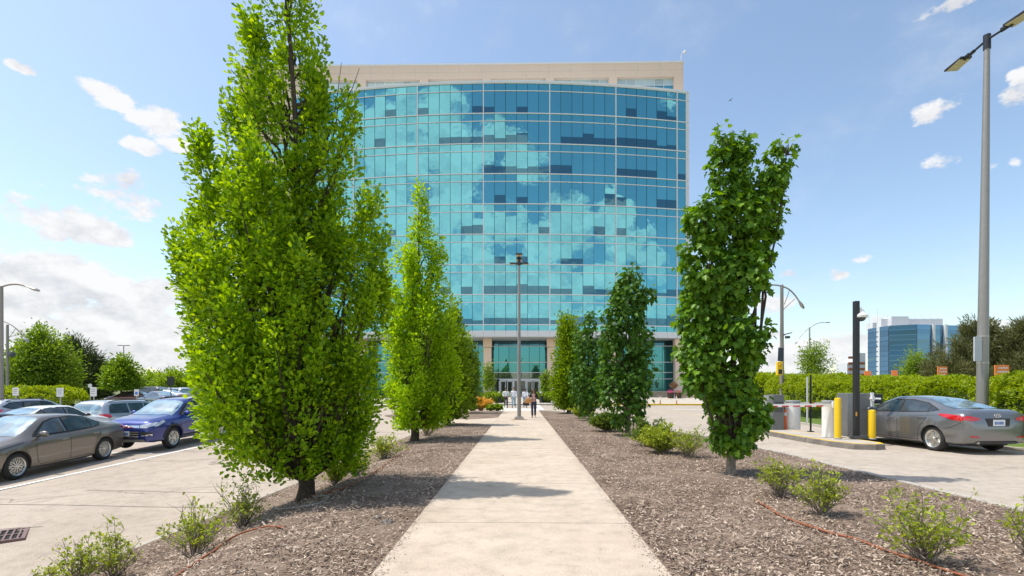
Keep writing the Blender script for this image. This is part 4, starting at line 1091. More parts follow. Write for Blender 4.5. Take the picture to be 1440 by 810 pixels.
# --- hedges: dense leaf shell over a dark twiggy core
def hedge(name, label, pts, w, h0, h1, mat, seed, per, ls, group=None, base_gap=.15, wob=.25):
    rg = np.random.default_rng(seed); P = [Vector((p[0], p[1], 0)) for p in pts]
    ln = [0]
    for a, b in zip(P[:-1], P[1:]): ln.append(ln[-1]+(b-a).length)
    T_ = ln[-1]
    o = Vector((P[0].x, P[0].y, gz(P[0].x, P[0].y)))
    root = empty(name, o, label, 'hedge', group)
    def at(s):
        for i in range(len(P)-1):
            if s <= ln[i+1]: 
                t = (s-ln[i])/(ln[i+1]-ln[i]); return P[i].lerp(P[i+1], t), (P[i+1]-P[i]).normalized()
        return P[-1], (P[-1]-P[-2]).normalized()
    n = int(T_*(w+2*h0)*per); L_ = []; Nl = []
    sA = rg.uniform(0, T_, n)
    for s in sA:
        ef = min(s, T_-s, 1.1)/1.1; ef = .35+.65*math.sqrt(max(0, 1-(1-ef)**2)); p, d = at(s); nn = Vector((-d.y, d.x, 0)); hh = (h0+(h1-h0)*s/T_)*(.6+.4*ef)
        e = mnoise.noise(Vector((s*.55, 0, seed)))*wob; e2 = mnoise.noise(Vector((s*1.9, 4, seed)))*wob*.6
        a = rg.uniform(0, 1); W2 = w/2
        # rounded box section, angle a sweeps over it
        th = math.pi*(a*1.24-.12); cx = math.cos(th); sx = math.sin(th)
        ex = abs(cx)**.6*math.copysign(1, cx); ez = abs(sx)**.55*math.copysign(1, sx)
        b = 1+.16*mnoise.noise(Vector((s*.9, th*2.5, seed+5)))+.10*mnoise.noise(Vector((s*2.8, th*5, seed+9)))-abs(rg.normal(0, .05))
        q = p+nn*(ex*W2*b*ef); z = max(.08, hh*.5+ez*hh*.5*b+e+e2*.5)
        if ez > 0: z = hh*.45+(z-hh*.45)
        L_.append((q.x, q.y, gz(q.x, q.y)+z)); Nl.append((nn.x*ex, nn.y*ex, ez))
    Pn = np.array(L_)-np.array(o); Nv = unit(np.array(Nl)+1e-6)
    A = Nv*.5+rg.normal(0, .6, (n, 3))+np.array([0, 0, .35]); NN = Nv+rg.normal(0, .5, (n, 3))+np.array([0, 0, .4])
    leaf_obj('foliage', OVAL, Pn, A, NN, ls*rg.uniform(.7, 1.3, n), M(mat), root)
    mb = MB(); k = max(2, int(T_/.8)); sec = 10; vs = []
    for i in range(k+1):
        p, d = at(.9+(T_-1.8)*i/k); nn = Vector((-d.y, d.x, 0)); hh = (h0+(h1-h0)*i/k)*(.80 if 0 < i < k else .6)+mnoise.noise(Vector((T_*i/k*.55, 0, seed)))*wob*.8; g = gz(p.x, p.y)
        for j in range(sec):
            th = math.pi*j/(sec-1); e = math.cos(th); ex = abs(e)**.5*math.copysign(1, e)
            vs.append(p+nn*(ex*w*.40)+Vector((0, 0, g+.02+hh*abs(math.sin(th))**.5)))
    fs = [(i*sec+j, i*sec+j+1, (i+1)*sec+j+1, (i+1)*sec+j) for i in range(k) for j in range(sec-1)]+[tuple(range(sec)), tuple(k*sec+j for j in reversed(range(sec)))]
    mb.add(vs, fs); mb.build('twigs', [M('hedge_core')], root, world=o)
    return root
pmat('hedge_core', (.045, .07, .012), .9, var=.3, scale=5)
hedge('hedge', 'long bright yellow green hedge behind the exit lane, between camera pole and tall lamp pole', [(16.4, 18.9), (16.4, 23), (16.8, 29), (17.3, 35)], 2.6, 1.95, 2.45, 'hedge_leaf', 61, 520, .105, 'yellow green hedges along the exit lane')
hedge('hedge', 'tall flowering yellow green hedge right of the tall lamp pole, cut by the right edge', [(16.8, 18.5), (16.4, 16.5), (15.7, 14.2), (15.1, 11.5)], 2.6, 1.9, 2.5, 'hedge_leaf', 62, 620, .095, 'yellow green hedges along the exit lane')
hedge('hedge', 'green hedge farther off, behind the pole with the solar panel', [(18.2, 37.5), (19.4, 44), (21.2, 52)], 3.0, 2.6, 2.9, 'hedge_leaf', 63, 120, .22, 'yellow green hedges along the exit lane')
hedge('hedge', 'long clipped hedge with a bright top and dark side behind the left parked cars', [(-38, 31.5), (-32, 31.8), (-27.8, 32.2)], 3.0, 2.1, 2.3, 'hedge_leaf', 64, 200, .15)
hedge('hedge', 'low ragged yellow green hedge behind the silver minivan and blue car', [(-29, 34), (-24, 34.6), (-17, 35.2)], 1.8, 1.1, 1.0, 'hedge_leaf', 65, 130, .2)
def petals(P, mat, name, label, cat, s=.07):
    rg = np.random.default_rng(len(P)); o = Vector(P[0]); P = np.array(P)-np.array(o)
    ob = leaf_obj(name, OVAL, P, rg.normal(0, 1, P.shape), rg.normal(0, 1, P.shape), np.full(len(P), s), M(mat), None); ob.location = o
    return tag(ob, label, cat)

# --- shrubs in the beds: twiggy stems with small leaves
def shrub(label, base, h, w, seed, nst, nl, mat='shrub_leaf', ls=.042, bare=.3, name='shrub', group=None, dense=False, lean=0.0):
    rg = np.random.default_rng(seed); root = empty(name, base, label, 'shrub', group)
    mb = MB(); P = []; A = []
    tips = []
    for i in range(nst):
        th = rg.uniform(0, 6.28); rr = w/2*rg.random()**.6; hh = h*rg.uniform(.6, 1.05)*(1-.35*(rr/(w/2))**2)
        hh *= rg.uniform(.7, 1.35); p1 = Vector((math.cos(th)*rr*1.3+lean*hh, math.sin(th)*rr, hh)); p0 = Vector((math.cos(th)*rr*.12, math.sin(th)*rr*.12, -.03))
        k = 6; pts = [p0.lerp(p1, (j/k))+Vector((rg.normal(0, .02), rg.normal(0, .02), 0))*(1 if j else 0) for j in range(k+1)]
        for j in range(k+1): pts[j].z = p0.z+(p1.z-p0.z)*((j/k)**.85)
        mb.tube(pts, [.006*(1-j/(k+1.5))+.0015 for j in range(k+1)], 4, cap=False)
        segs = [pts]
        for _ in range(4):
            j = rg.integers(2, k); a = pts[j]; e = a+Vector((rg.normal(0, .16)*w, rg.normal(0, .16)*w, rg.uniform(.08, .28)*h))
            s = [a, a.lerp(e, .5)+Vector((0, 0, .01)), e]; mb.tube(s, [.003, .002, .0012], 3, cap=False); segs.append(s)
        isbare = rg.random() < bare*.5
        for s in segs:
            q = int(nl*(.19 if bare > 0 else .24))+1 if not isbare else 1
            for _ in range(q):
                t = rg.random()**.6*(len(s)-1); i0 = min(int(t), len(s)-2); p = s[i0].lerp(s[i0+1], t-i0)
                if p.z < h*.12: continue
                P.append(p+Vector(rg.normal(0, .018, 3))); A.append(rg.normal(0, 1, 3)+np.array([p.x*1.5, p.y*1.5, .8]))
    P = np.array([tuple(p) for p in P]); A = np.array(A)
    leaf_obj('foliage', OVAL, P, A, rg.normal(0, .5, P.shape)+np.array([0, 0, .7]), ls*rg.uniform(.6, 1.4, len(P)), M(mat), root)
    mb.build('stems', [M('bark_pale')], root)
    return root
gR = 'shrubs in the right bed'; gL = 'shrubs in the left bed'
def G(px, py, dz=.03): return gpt(px, py, dz)
shrub('sparse leggy shrub at the lower right, leaning left above the red hose', G(1298, 788), .56, .72, 71, 34, 30, lean=-.1, group=gR, ls=.042)
shrub('sparse shrub in front of the right kerb, between the leaning one and the maple', G(1158, 722), .52, .60, 72, 36, 32, group=gR)
shrub('sparse shrub with bare lower stems just right of the nearest maple trunk', G(1100, 696), .52, .62, 73, 34, 30, group=gR)
shrub('reddish twiggy shrub cut by the right picture edge', G(1450, 778), .48, .55, 74, 24, 22, group=gR, bare=.8)
shrub('straggly brownish shrub behind the nearest maple, left of its trunk', G(968, 642), .62, .85, 75, 40, 34, group=gR)
shrub('rounded green shrub left of the nearest maple', G(930, 636), .56, .9, 76, 90, 60, group=gR, ls=.06, bare=0)
shrub('dense dark green shrub right of the bare trunked maple', G(912, 626), .6, .85, 77, 90, 60, 'hedge_leaf_dark', group=gR, ls=.06, bare=0)
shrub('compact round green shrub just left of the bare trunked maple', G(855, 606), .62, 1.15, 78, 110, 70, 'hedge_leaf_dark', group=gR, ls=.07, bare=0)
shrub('low pale shrub at the foot of the slim dark maple', G(818, 588), .6, 1.1, 79, 60, 40, group=gR, ls=.09)
shrub('leggy shrub cut by the bottom left picture edge, nearest to the walk end', G(112, 822), .50, .55, 81, 26, 30, group=gL, ls=.040)
shrub('sparse shrub with tall bare twigs, second from the bottom left corner', G(160, 815), .62, .62, 82, 26, 34, group=gL, ls=.040, bare=.6)
shrub('leafy shrub on the mulch edge with the hose passing its foot', G(272, 782), .60, .72, 83, 34, 32, group=gL, ls=.040)
shrub('tall thin shrub left of the big oak trunk, nearest to it', G(340, 742), .66, .66, 84, 32, 32, group=gL, ls=.040, bare=.5)
shrub('small low sprout at the mulch edge in the bottom left corner', G(62, 822), .22, .25, 85, 12, 16, group=gL, ls=.035)
for i, (px, py, h, w, lb) in enumerate(((500, 668, .45, .6, 'low yellowing shrub right behind the big oak trunk'), (540, 645, .5, .8, 'yellow green shrub at the mulch edge between the first two left trees'), (600, 612, .7, .9, 'pale shrub right behind the second left tree trunk'), (470, 680, .35, .4, 'thin small sprout right of the big oak trunk'))):
    shrub(lb, G(px, py), h, w, 90+i, 40, 30, group=gL, ls=.05)
shrub('orange yellow flowering plant at the end of the far left bed', G(676, 577), .8, 1.3, 95, 60, 50, 'orange_petal', ls=.14, bare=0, name='flowering_plant')
for i, (px, lb) in enumerate(((690, 'low green plant beside the orange flowers, nearest them'), (700, 'lowest green plant at the tip of the far left bed near the crosswalk'), (663, 'pale green plant left of the orange flowers'))):
    shrub(lb, G(px, 577.5), .4, .6, 96+i, 30, 40, 'tree_leaf_light', ls=.13, bare=0, name='bedding_plant')
# ornamental grass clumps along the entrance, and bollards between them
def grass_clump(label, px, Y, h, w, seed):
    rg = np.random.default_rng(seed); x = xat(px, Y); b = Vector((x, Y, gz(x, Y)+.1)); n = 260
    th = rg.uniform(0, 6.28, n); r = w*.22*rg.random(n)**.5
    P = np.stack([np.cos(th)*r, np.sin(th)*r, np.zeros(n)], 1); A = np.stack([np.cos(th)*.45*rg.random(n), np.sin(th)*.45*rg.random(n), np.ones(n)], 1)
    root = empty('ornamental_grass', b, label, 'ornamental grass', 'grass clumps before the entrance')
    V, Fc = leafcloud(BLADE, P, A, rg.normal(0, 1, (n, 3)), h*rg.uniform(.7, 1.15, n)*1.1)
    V[:, 0:2] *= 1+.6*(V[:, 2:3]/h).clip(0, 2)
    fast_mesh('blades', V, Fc, M('grass_blade'), root)
for i, (px, lb) in enumerate(((686.5, 'leftmost clump of tall green grass before the entrance, under the young tree'), (696.5, 'green grass clump second from the left, left of a black bollard'), (706, 'narrow green grass clump just right of the left black bollard'), (764, 'grass clump just right of the right black bollard'), (771, 'grass clump farthest right before the entrance, beside the hornbeam'))):
    grass_clump(lb, px, 54.2+.1*i, 1.0, 1.0 if i != 2 else .7, 110+i)
# ------------------------------------------------------------------ lamps, poles and signs
def led_head(root, M4, w=.36, l=.62, nm_='led_head'):
    """flat LED street head: slab body with lens strips below; M4 places it, length along +X"""
    mb = MB()
    def P(x, y, z): return tuple(M4 @ Vector((x, y, z)))
    def bx(x0, x1, y0, y1, z0, z1, k=1.0):
        vs = [P(x0, y0*k, z0), P(x1, y0, z0), P(x1, y1, z0), P(x0, y1*k, z0), P(x0, y0*k, z1), P(x1, y0, z1), P(x1, y1, z1), P(x0, y1*k, z1)]
        mb.add(vs, [(3, 2, 1, 0), (4, 5, 6, 7), (0, 1, 5, 4), (1, 2, 6, 5), (2, 3, 7, 6), (3, 0, 4, 7)])
    bx(0, l, -w/2, w/2, 0, .055, .8); bx(-.16, .02, -.06, .06, -.01, .06)
    for i in range(5): bx(.05+i*.05, .07+i*.05, -w*.3, w*.3, .055, .085)
    h = mb.build(nm_, [M('black_metal')], root)
    mb = MB()
    for i in range(4):
        y0 = -w*.42+i*w*.215; mb.add([P(.06, y0, -.004), P(l-.04, y0, -.004), P(l-.04, y0+w*.19, -.004), P(.06, y0+w*.19, -.004)], [(3, 2, 1, 0)])
        mb.add([P(.06, y0, -.018), P(l-.04, y0, -.018), P(l-.04, y0+w*.19, -.018), P(.06, y0+w*.19, -.018)], [(3, 2, 1, 0)])
    mb.build('lens', [M('led_lens')], h)
# tall twin head pole, right
Yp = 16.6; xp = xat(1380.5, Yp); b = Vector((xp, Yp, gz(xp, Yp)))
t = empty('lamp_post', b, 'very tall round grey lamp pole with two flat LED heads at the right edge', 'lamp post')
top = zat(66, Yp)-b.z; xt = xat(1388, Yp)-xp
mb = MB(); mb.tube([(0, 0, 0), (xt*.3, 0, top*.3), (xt, 0, top)], [.165, .14, .075], 20); mb.build('pole', [M('pole_grey')], t, smooth=True, auto=60)
mb = MB(); mb.tube([(0, 0, 0), (0, 0, .5)], .3, 20); mb.build('base', [M('kerb_concrete')], t, smooth=True)
mb = MB(); mb.tube([(xt, 0, top-.25), (xt, 0, top+.2)], .1, 12); mb.build('pole_top', [M('black_metal')], t, smooth=True)
hp = Vector((xt, 0, top+.05))
for (px, py, Yh, sx) in ((1350, 89, Yp-.1, -1), (1432, 28, Yp+.1, 1)):
    dr = ray(px, py); tt = (b.z+hp.z-CAMZ)/dr.z; e = Vector((0, 0, CAMZ))+dr*tt-b; d = (e-hp); L0 = d.length+.1; d.normalize()
    mb = MB(); mb.tube([hp, hp+d*(L0-.35)], .035, 8); mb.tube([hp+d*(L0*.42), hp+d*(L0*.75)], .055, 8); mb.build('arm', [M('black_metal')], t, smooth=True)
    # heads point along the arm, faces tipped so the lens shows from below
    X = d; Yv = Vector((0, 1, 0)).cross(X).normalized(); Zv = Vector((0, 0, 1)); 
    Yv = Zv.cross(X).normalized(); Zv = X.cross(Yv).normalized()
    M3 = Matrix((X, Yv, Zv)).transposed().to_4x4(); M3.translation = hp+d*(L0-.4)
    led_head(t, M3, .42, .75)
mb = MB(); a0 = at_y(1366, 508, Yp)-b; a1 = at_y(1377, 474, Yp)-b; mb.bb(a0.x, a1.x-.02, -.12, -.07, a0.z, a1.z); mb.build('sign_plate', [M('grey_plate')], t)
mb = MB()
for z in (a0.z+.1, a1.z-.1): mb = MB(); mb.tube([(a1.x-.1, -.08, z), (.05, -.1, z)], .02, 6); mb.build('bracket', [M('galv')], t)
for z in (a0.z-.05, a1.z+.02): mb = MB(); mb.lathe([(.148, z-.03), (.155, z-.03), (.155, z+.03), (.148, z+.03)], (xt*.2, 0, 0), 16); mb.build('pole_band', [M('galv')], t)
# lamp in the middle of the walk
b = Vector((-.02, 0, .03)); b.y = gpt(730, 590, .03).y; b.x = xat(730, b.y)
t = empty('lamp_post', b, 'slender grey lamp pole with four small flat heads standing in the middle of the walk', 'lamp post')
H = zat(372, b.y)-b.z
mb = MB(); mb.tube([(0, 0, .1), (0, 0, H)], [.105, .06], 14); mb.build('pole', [M('pole_grey')], t, smooth=True, auto=60)
mb = MB(); mb.box((0, 0, .06), (.48, .48, .12)); mb.box((0, 0, .14), (.34, .34, .05)); mb.build('base_plate', [M('galv')], t, bevel=.01)
mb = MB(); mb.box((0, -.02, .0), (.8, .8, .022)); mb.build('base_patch', [M('clay_tan')], t)
mb = MB(); mb.tube([(0, 0, H-.05), (0, 0, H+.3)], .085, 10); mb.build('pole_top', [M('black_metal')], t, smooth=True)
for ang, z in ((R(90), .32), (R(-90), .36), (0, .02), (R(180), .02)):
    m4 = Matrix.Translation((0, 0, H+z)) @ Matrix.Rotation(ang, 4, 'Z') @ Matrix.Translation((.16, 0, 0)); led_head(t, m4, .34 if abs(ang) == R(90) else .22, .5 if abs(ang) == R(90) else .32)
# cobra lamps
def cobra_head(mb, p, d, s=1.0):
    d = Vector(d).normalized(); a = Vector((0, 0, 1)).cross(d).normalized(); u = d.cross(a)
    M3 = Matrix((a, u, d)).transposed()
    # teardrop body along d
    prof = [(.0, -.1), (.05, -.08), (.07, .1), (.13, .3), (.15, .45), (.11, .62), (0, .7)]
    b0 = len(mb.v); mb.lathe([(r*s, z*s) for r, z in prof], p, 12, M3 @ Matrix(((1, 0, 0), (0, .55, 0), (0, 0, 1))))
def arc_pts(p0, c, p1, n=10): return [Vector(p0)*(1-t)**2+Vector(c)*2*t*(1-t)+Vector(p1)*t*t for t in [i/n for i in range(n+1)]]
def cobra(label, px, Y, ptop, arms, mat='pole_bronze', r=(.13, .08), bottom=0):
    x = xat(px, Y); b = Vector((x, Y, gz(x, Y))); t = empty('lamp_post', b, label, 'lamp post')
    H = zat(ptop, Y)-b.z
    mb = MB(); mb.tube([(0, 0, 0), (0, 0, H)], [r[0], r[1]], 12); mb.build('pole', [M(mat)], t, smooth=True, auto=60)
    for (pts, braces) in arms:
        q = [at_y(a, c, Y)-b for a, c in pts]
        ap = arc_pts(q[0], q[1], q[2])
        mb = MB(); mb.tube(ap, .045, 8)
        for (u1, v1, u2, v2) in braces: mb.tube([at_y(u1, v1, Y)-b, at_y(u2, v2, Y)-b], .02, 5)
        mb.build('arm', [M(mat)], t, smooth=True, auto=60)
        mb = MB(); cobra_head(mb, ap[-1], ap[-1]-ap[-2], 1.0); mb.build('lamp_head', [M('galv')], t, smooth=True)
    return t, b, H
cobra('brown lamp pole with one curved arm at the far left picture edge', 1.5, 26, 400, [(((1, 404), (20, 396), (38, 403)), [])], r=(.12, .09))
t, b, H = cobra('thin lamp pole with a bowed braced arm and small camera, second from the left edge', 10.5, 42, 455, [(((2, 451), (20, 456), (33, 473)), [(13, 475, 22, 462), (11, 474, 29, 470)])], r=(.12, .09))
mb = MB(); c = at_y(17, 499, 42)-b; mb.lathe([(0, -.25), (.2, -.15), (.25, .05), (.18, .2), (0, .22)], c, 10); mb.tube([(0, 0, c.z+.1), (c.x, 0, c.z+.1)], .04, 6); mb.build('camera', [M('dark_grey')], t, smooth=True)
Yl = 32.0
t, b, H = cobra('brown lamp pole with two opposed curved arms, a solar panel and an amber warning beacon', 1099.5, Yl, 402, [(((1100, 403), (1086, 398), (1077, 404)), []), (((1100, 403), (1112, 405), (1122, 421)), [(1102, 435, 1118, 420), (1103, 428, 1110, 409)])], r=(.14, .09))
mb = MB(); q = [at_y(*p, Yl)-b for p in ((1091, 508), (1099, 508), (1100, 490), (1092, 489))]
mb.add([v+Vector((0, -.22+i*.0, 0)) for i, v in enumerate(q)]+[v+Vector((0.02, -.17, .01)) for v in q], [(0, 1, 2, 3), (7, 6, 5, 4), (0, 4, 5, 1), (1, 5, 6, 2), (2, 6, 7, 3), (3, 7, 4, 0)]); mb.build('solar_panel', [M('solar_cell')], t)
a0 = at_y(1089.5, 528, Yl)-b; a1 = at_y(1097, 509, Yl)-b
mb = MB(); mb.bb(a0.x, a1.x, -.35, -.15, a0.z, a1.z); bx = mb.build('beacon_housing', [M('yellow_plastic')], t, bevel=.02)
mb = MB(); mb.bb(a0.x+.06, a1.x-.06, -.37, -.34, a0.z+.08, a0.z+.36); mb.build('beacon_screen', [M('black_metal')], bx)
mb = MB(); mb.lathe([(0, 0), (.1, .0), (.1, .03), (0, .05)], (a0.x+.16, -.35, a1.z-.2), 12, Matrix.Rotation(R(90), 3, 'X')); mb.build('beacon_lamp', [M('amber')], bx)
mb = MB(); c = at_y(1104, 471, Yl)-b; mb.box(c+Vector((.05, -.1, .05)), (.5, .35, .05), 0, Matrix.Rotation(R(-15), 3, 'Y')); mb.tube([(0, 0, c.z), c], .03, 6); mb.box(c+Vector((.1, -.1, -.15)), (.22, .2, .14)); mb.build('floodlight', [M('dark_grey')], t)
cobra('thin grey lamp pole with one long curved arm behind the right hedge', 1138.5, 62, 461, [(((1138, 462), (1148, 453), (1159, 453.5)), []), (((1138, 462), (1130, 466), (1123, 477)), [])], 'galv', (.12, .08))
# short twin flat head in the far car park
Y = 95.0; x = xat(174, Y); b = Vector((x, Y, gz(x, Y)))
t = empty('lamp_post', b, 'distant thin lamp pole with a flat twin head above the small round tree', 'lamp post')
H = zat(485, Y)-b.z; mb = MB(); mb.tube([(0, 0, 0), (0, 0, H)], [.12, .08], 8); mb.build('pole', [M('pole_grey')], t)
for s in (-1, 1):
    mb = MB(); mb.box((s*.62, 0, H), (.9, .35, .1)); mb.build('lamp_head', [M('dark_grey')], t)
# black camera pole on the island
def on_island(px, py): return gpt(px, py, .14)
ISL = [(9.38, 14.15), (9.85, 14.0), (10.2, 14.15), (10.36, 14.55), (10.3, 16.5), (10.25, 19), (10.2, 23.5), (10.1, 24.4), (9.75, 24.7), (9.4, 24.3), (9.24, 22), (9.2, 19), (9.14, 16), (9.18, 14.8)]
ISL = [(x_-.0356*y_+.09, y_) for x_, y_ in ISL]
def inset(poly, d):
    P = [Vector(p) for p in poly]; out = []
    for i, p in enumerate(P):
        a = (p-P[i-1]).normalized(); b_ = (P[(i+1) % len(P)]-p).normalized(); n = Vector((-(a+b_).y, (a+b_).x)).normalized(); out.append(tuple(p+n*d))
    return out
I2 = inset(ISL, .11)
ring = MB(); n = len(ISL)
vs = [(p[0], p[1], -.1) for p in inset(ISL, -.03)]+[(p[0], p[1], .10) for p in ISL]+[(p[0], p[1], .125) for p in inset(ISL, .02)]
ring.add(vs, [(r_*n+i, r_*n+(i+1) % n, (r_+1)*n+(i+1) % n, (r_+1)*n+i) for r_ in range(2) for i in range(n)])
struct(ring.build('island_kerb', [M('kerb_dark')]))
ring = MB(); vs = [(p[0], p[1], .127) for p in inset(ISL, .02)]+[(p[0], p[1], .13) for p in I2]
ring.add(vs, [(i, (i+1) % n, n+(i+1) % n, n+i) for i in range(n)]); struct(ring.build('yellow_kerb', [M('yellow_paint')]))
mb = MB(); mb.add([(p[0], p[1], .131) for p in I2], [tuple(range(n))]); struct(mb.build('island_top', [M('kerb_concrete')]))
p = on_island(1204, 617)
t = empty('camera_pole', p, 'square black pole with a white dome camera on the yellow edged island', 'camera pole')
Yq = p.y; H = zat(425, Yq)-p.z; wq = 6.3*Yq/F
mb = MB(); mb.bb(-wq/2, wq/2, -wq/2, wq/2, .02, H); mb.build('pole', [M('black_metal')], t, bevel=.008)
mb = MB(); mb.bb(-.13, .26, -.15, .15, 0, .1); mb.build('base_plate', [M('dark_grey')], t, bevel=.01)
c = at_y(1211, 441, Yq)-p
mb = MB(); mb.box((wq/2+.03, 0, c.z+.08), (.06, .14, .18)); mb.tube([(wq/2+.05, 0, c.z+.12), (c.x-.02, 0, c.z+.14), (c.x, 0, c.z+.06)], .035, 8); mb.build('bracket', [M('white_plastic')], t, smooth=True)
mb = MB(); mb.lathe([(0, .13), (.06, .12), (.10, .02), (.175, -.05), (.18, -.1), (.17, -.12)], c, 20); cb = mb.build('dome_housing', [M('white_plastic')], t, smooth=True)
mb = MB(); mb.lathe([(.0, -.23), (.07, -.215), (.115, -.16), (.12, -.12), (0, -.119)], c, 16); mb.build('dome', [M('dark_grey')], cb, smooth=True)
mb = MB(); s1 = at_y(1200, 582, Yq)-p; mb.bb(-wq/2+.01, -wq/2+.05, -wq/2-.003, -wq/2, s1.z-.06, s1.z+.06); mb.build('sticker', [M('amber')], t)
# thin black sign post, sign seen edge on
p = on_island(1140, 607.5)
t = empty('sign_post', p, 'thin black post carrying a narrow grey sign seen edge on, between the white gate cabinets', 'sign')
H = zat(527, p.y)-p.z
mb = MB(); mb.tube([(0, 0, 0), (0, 0, H)], .03, 10); mb.box((0, 0, .02), (.16, .16, .03)); mb.build('post', [M('black_metal')], t)
mb = MB(); mb.box((-.05, .12, H-.85), (.03, .45, 1.55), R(-25)); mb.build('sign_plate', [M('grey_plate')], t)
# white round gate cabinets with grey caps, barrier arm
def cabinet(label, px, py, rpx):
    p = on_island(px, py); Yc = p.y; r = rpx*Yc/F
    H = zat(563 if px < 1140 else 563, Yc)-p.z
    t = empty('gate_cabinet', p, label, 'barrier cabinet', 'round white barrier gate cabinets')
    mb = MB(); mb.lathe([(r, 0), (r, H-.1)], (0, 0, 0), 28); mb.build('cabinet_body', [M('white_plastic')], t, smooth=True)
    mb = MB(); mb.lathe([(r*.96, H-.1), (r*.96, H-.07), (r*1.03, H-.065), (r*1.03, H-.01), (r*.98, H), (0, H)], (0, 0, 0), 28); mb.build('cap', [M('sign_grey')], t, smooth=True)
    mb = MB(); mb.box((r*.2, r*.99, H*.45), (r*.9, .03, H*.6)); mb.build('service_door', [M('kiosk_light')], t)
    return t, p, r, H
cabinet('farther round white gate cabinet with a grey cap, left of the thin black post', 1115, 603.5, 9.3)
t, p, r_, H_ = cabinet('nearer round white gate cabinet carrying the lowered barrier arm, beside the tall yellow bollard', 1165.5, 614.5, 8.6)
zb = zat(569, p.y)
b = Vector((p.x, p.y-.0, p.z)); e = at_y(1072, 569.5, p.y+1.2)
t = empty('barrier_arm', (p.x+.1, p.y-r_-.06, zb), 'lowered red and white striped barrier arm reaching left across the lane', 'barrier arm')
e = Vector((xat(1066, p.y+.3), p.y+.3, zat(570.5, p.y+.3)))-Vector((p.x+.1, p.y-r_-.06, zb)); d = e.normalized()
mb = MB(); mw = MB(); mr = MB(); Ln = e.length; side = Vector((-d.y, d.x, 0))
MR = Matrix((d, side, Vector((0, 0, 1)))).transposed()
mw.box(d*(Ln/2), (Ln, .03, .09), 0, MR); mw.build('arm_beam', [M('white_plastic')], t)
for i in range(6):
    s = .35+i*(Ln-.3)/6; mr.box(d*(s+.12)+Vector((0, -.004, -.022)), (.19, .032, .040), 0, MR)
mr.build('red_stripes', [M('red_paint')], t)
mb.box((0, .06, 0), (.26, .16, .2)); mb.build('hub', [M('white_metal')], t, bevel=.02)
# second, farther barrier behind (white bar past the kiosk)
p2 = on_island(1115, 603.5)
zb2 = zat(567, p2.y+1.4)
t = empty('barrier_arm', (p2.x+.2, p2.y+1.4, zb2), 'farther thin white barrier arm with faint red bands crossing the exit lane', 'barrier arm')
mb = MB(); mb.box((1.9, 0, 0), (4.0, .03, .08)); mb.build('arm_beam', [M('white_plastic')], t)
mb = MB()
for i in range(5): mb.box((.5+i*.75, -.003, .02), (.2, .032, .04))
mb.build('red_stripes', [M('red_paint')], t)
mb = MB(); mb.bb(-.1, .12, -.1, .1, .131-zb2, .12); mb.build('gate_post', [M('kiosk_light')], t, bevel=.01)
# yellow bollards
def bollard(label, px, py, ptop, wpx):
    p = on_island(px, py); r = wpx/2*p.y/F; H = zat(ptop, p.y)-p.z
    t = empty('bollard', p, label, 'bollard', 'yellow bollards around the pay station island')
    mb = MB(); mb.lathe([(r, 0), (r, H-r*.5), (r*.93, H-r*.25), (r*.6, H-.01), (0, H)], (0, 0, 0), 20); mb.build('sleeve', [M('yellow_plastic')], t, smooth=True)
    mb = MB(); mb.lathe([(r*1.15, 0), (r*1.15, .02), (r*1.01, .03)], (0, 0, 0), 20); mb.build('foot_ring', [M('sign_grey')], t)
bollard('tallest yellow bollard, right beside the nearer white gate cabinet', 1178, 617, 559, 8.4)
bollard('short yellow bollard at the island tip before the silver grey sedan', 1226, 617.5, 575.5, 9.5)
bollard('yellow bollard at the far end of the island, half hidden by the maple leaves', 1075, 603.5, 577, 6)
# pay kiosk
p = on_island(1208, 614.5)
p.y += .25; p.x = xat(1208, p.y)
t = empty('pay_kiosk', p, 'nearer grey metal pay station behind the black camera pole', 'pay kiosk')
H = zat(553, p.y)-p.z; x0 = xat(1188.5, p.y)-p.x; x1 = xat(1221.5, p.y)-p.x
mb = MB(); mb.bb(x0, x1, -.1, .42, 0, H); mb.build('cabinet', [M('kiosk_grey')], t, bevel=.015)
mb = MB(); mb.bb(x0-.004, x0+.21, -.112, -.099, .03, H-.03); mb.build('side_panel', [M('kiosk_light')], t)
mb = MB(); mb.bb(x1-.02, x1+.06, -.16, -.08, .62, H+.02); mb.build('bracket_rail', [M('white_metal')], t, bevel=.01)
mb = MB(); mb.tube([(x1-.08, -.18, H-.16), (x1+.24, -.18, H-.17)], .03, 8); mb.box((x1-.0, -.19, H-.16), (.07, .06, .16)); mb.build('bracket', [M('white_plastic')], t, smooth=True)
mb = MB(); mb.bb(x1+.10, x1+.36, -.12, .1, H-.32, H-.02); mb.build('reader_hood', [M('black_metal')], t, bevel=.03)
p = on_island(1092, 604.3)
p.y += .1
t = empty('pay_kiosk', p, 'farther grey pay station at the back of the island, behind the maple leaves', 'pay kiosk')
H = zat(555, p.y)-p.z; x0 = xat(1078.5, p.y)-p.x; x1 = xat(1102, p.y)-p.x; xm = xat(1086.5, p.y)-p.x
mb = MB(); mb.bb(xm, x1, -.05, .4, 0, H); mb.build('cabinet', [M('kiosk_grey')], t, bevel=.01)
mb = MB(); mb.bb(x0, xm-.003, -.03, .38, 0, H*.62); mb.bb(x0+.05, xm-.003, -.02, .37, H*.62, H-.02); mb.build('side_panel', [M('kiosk_light')], t)
mb = MB(); mb.bb(xm+.05, x1-.05, -.06, -.052, H*.5, H*.8); mb.build('screen', [M('dark_grey')], t)
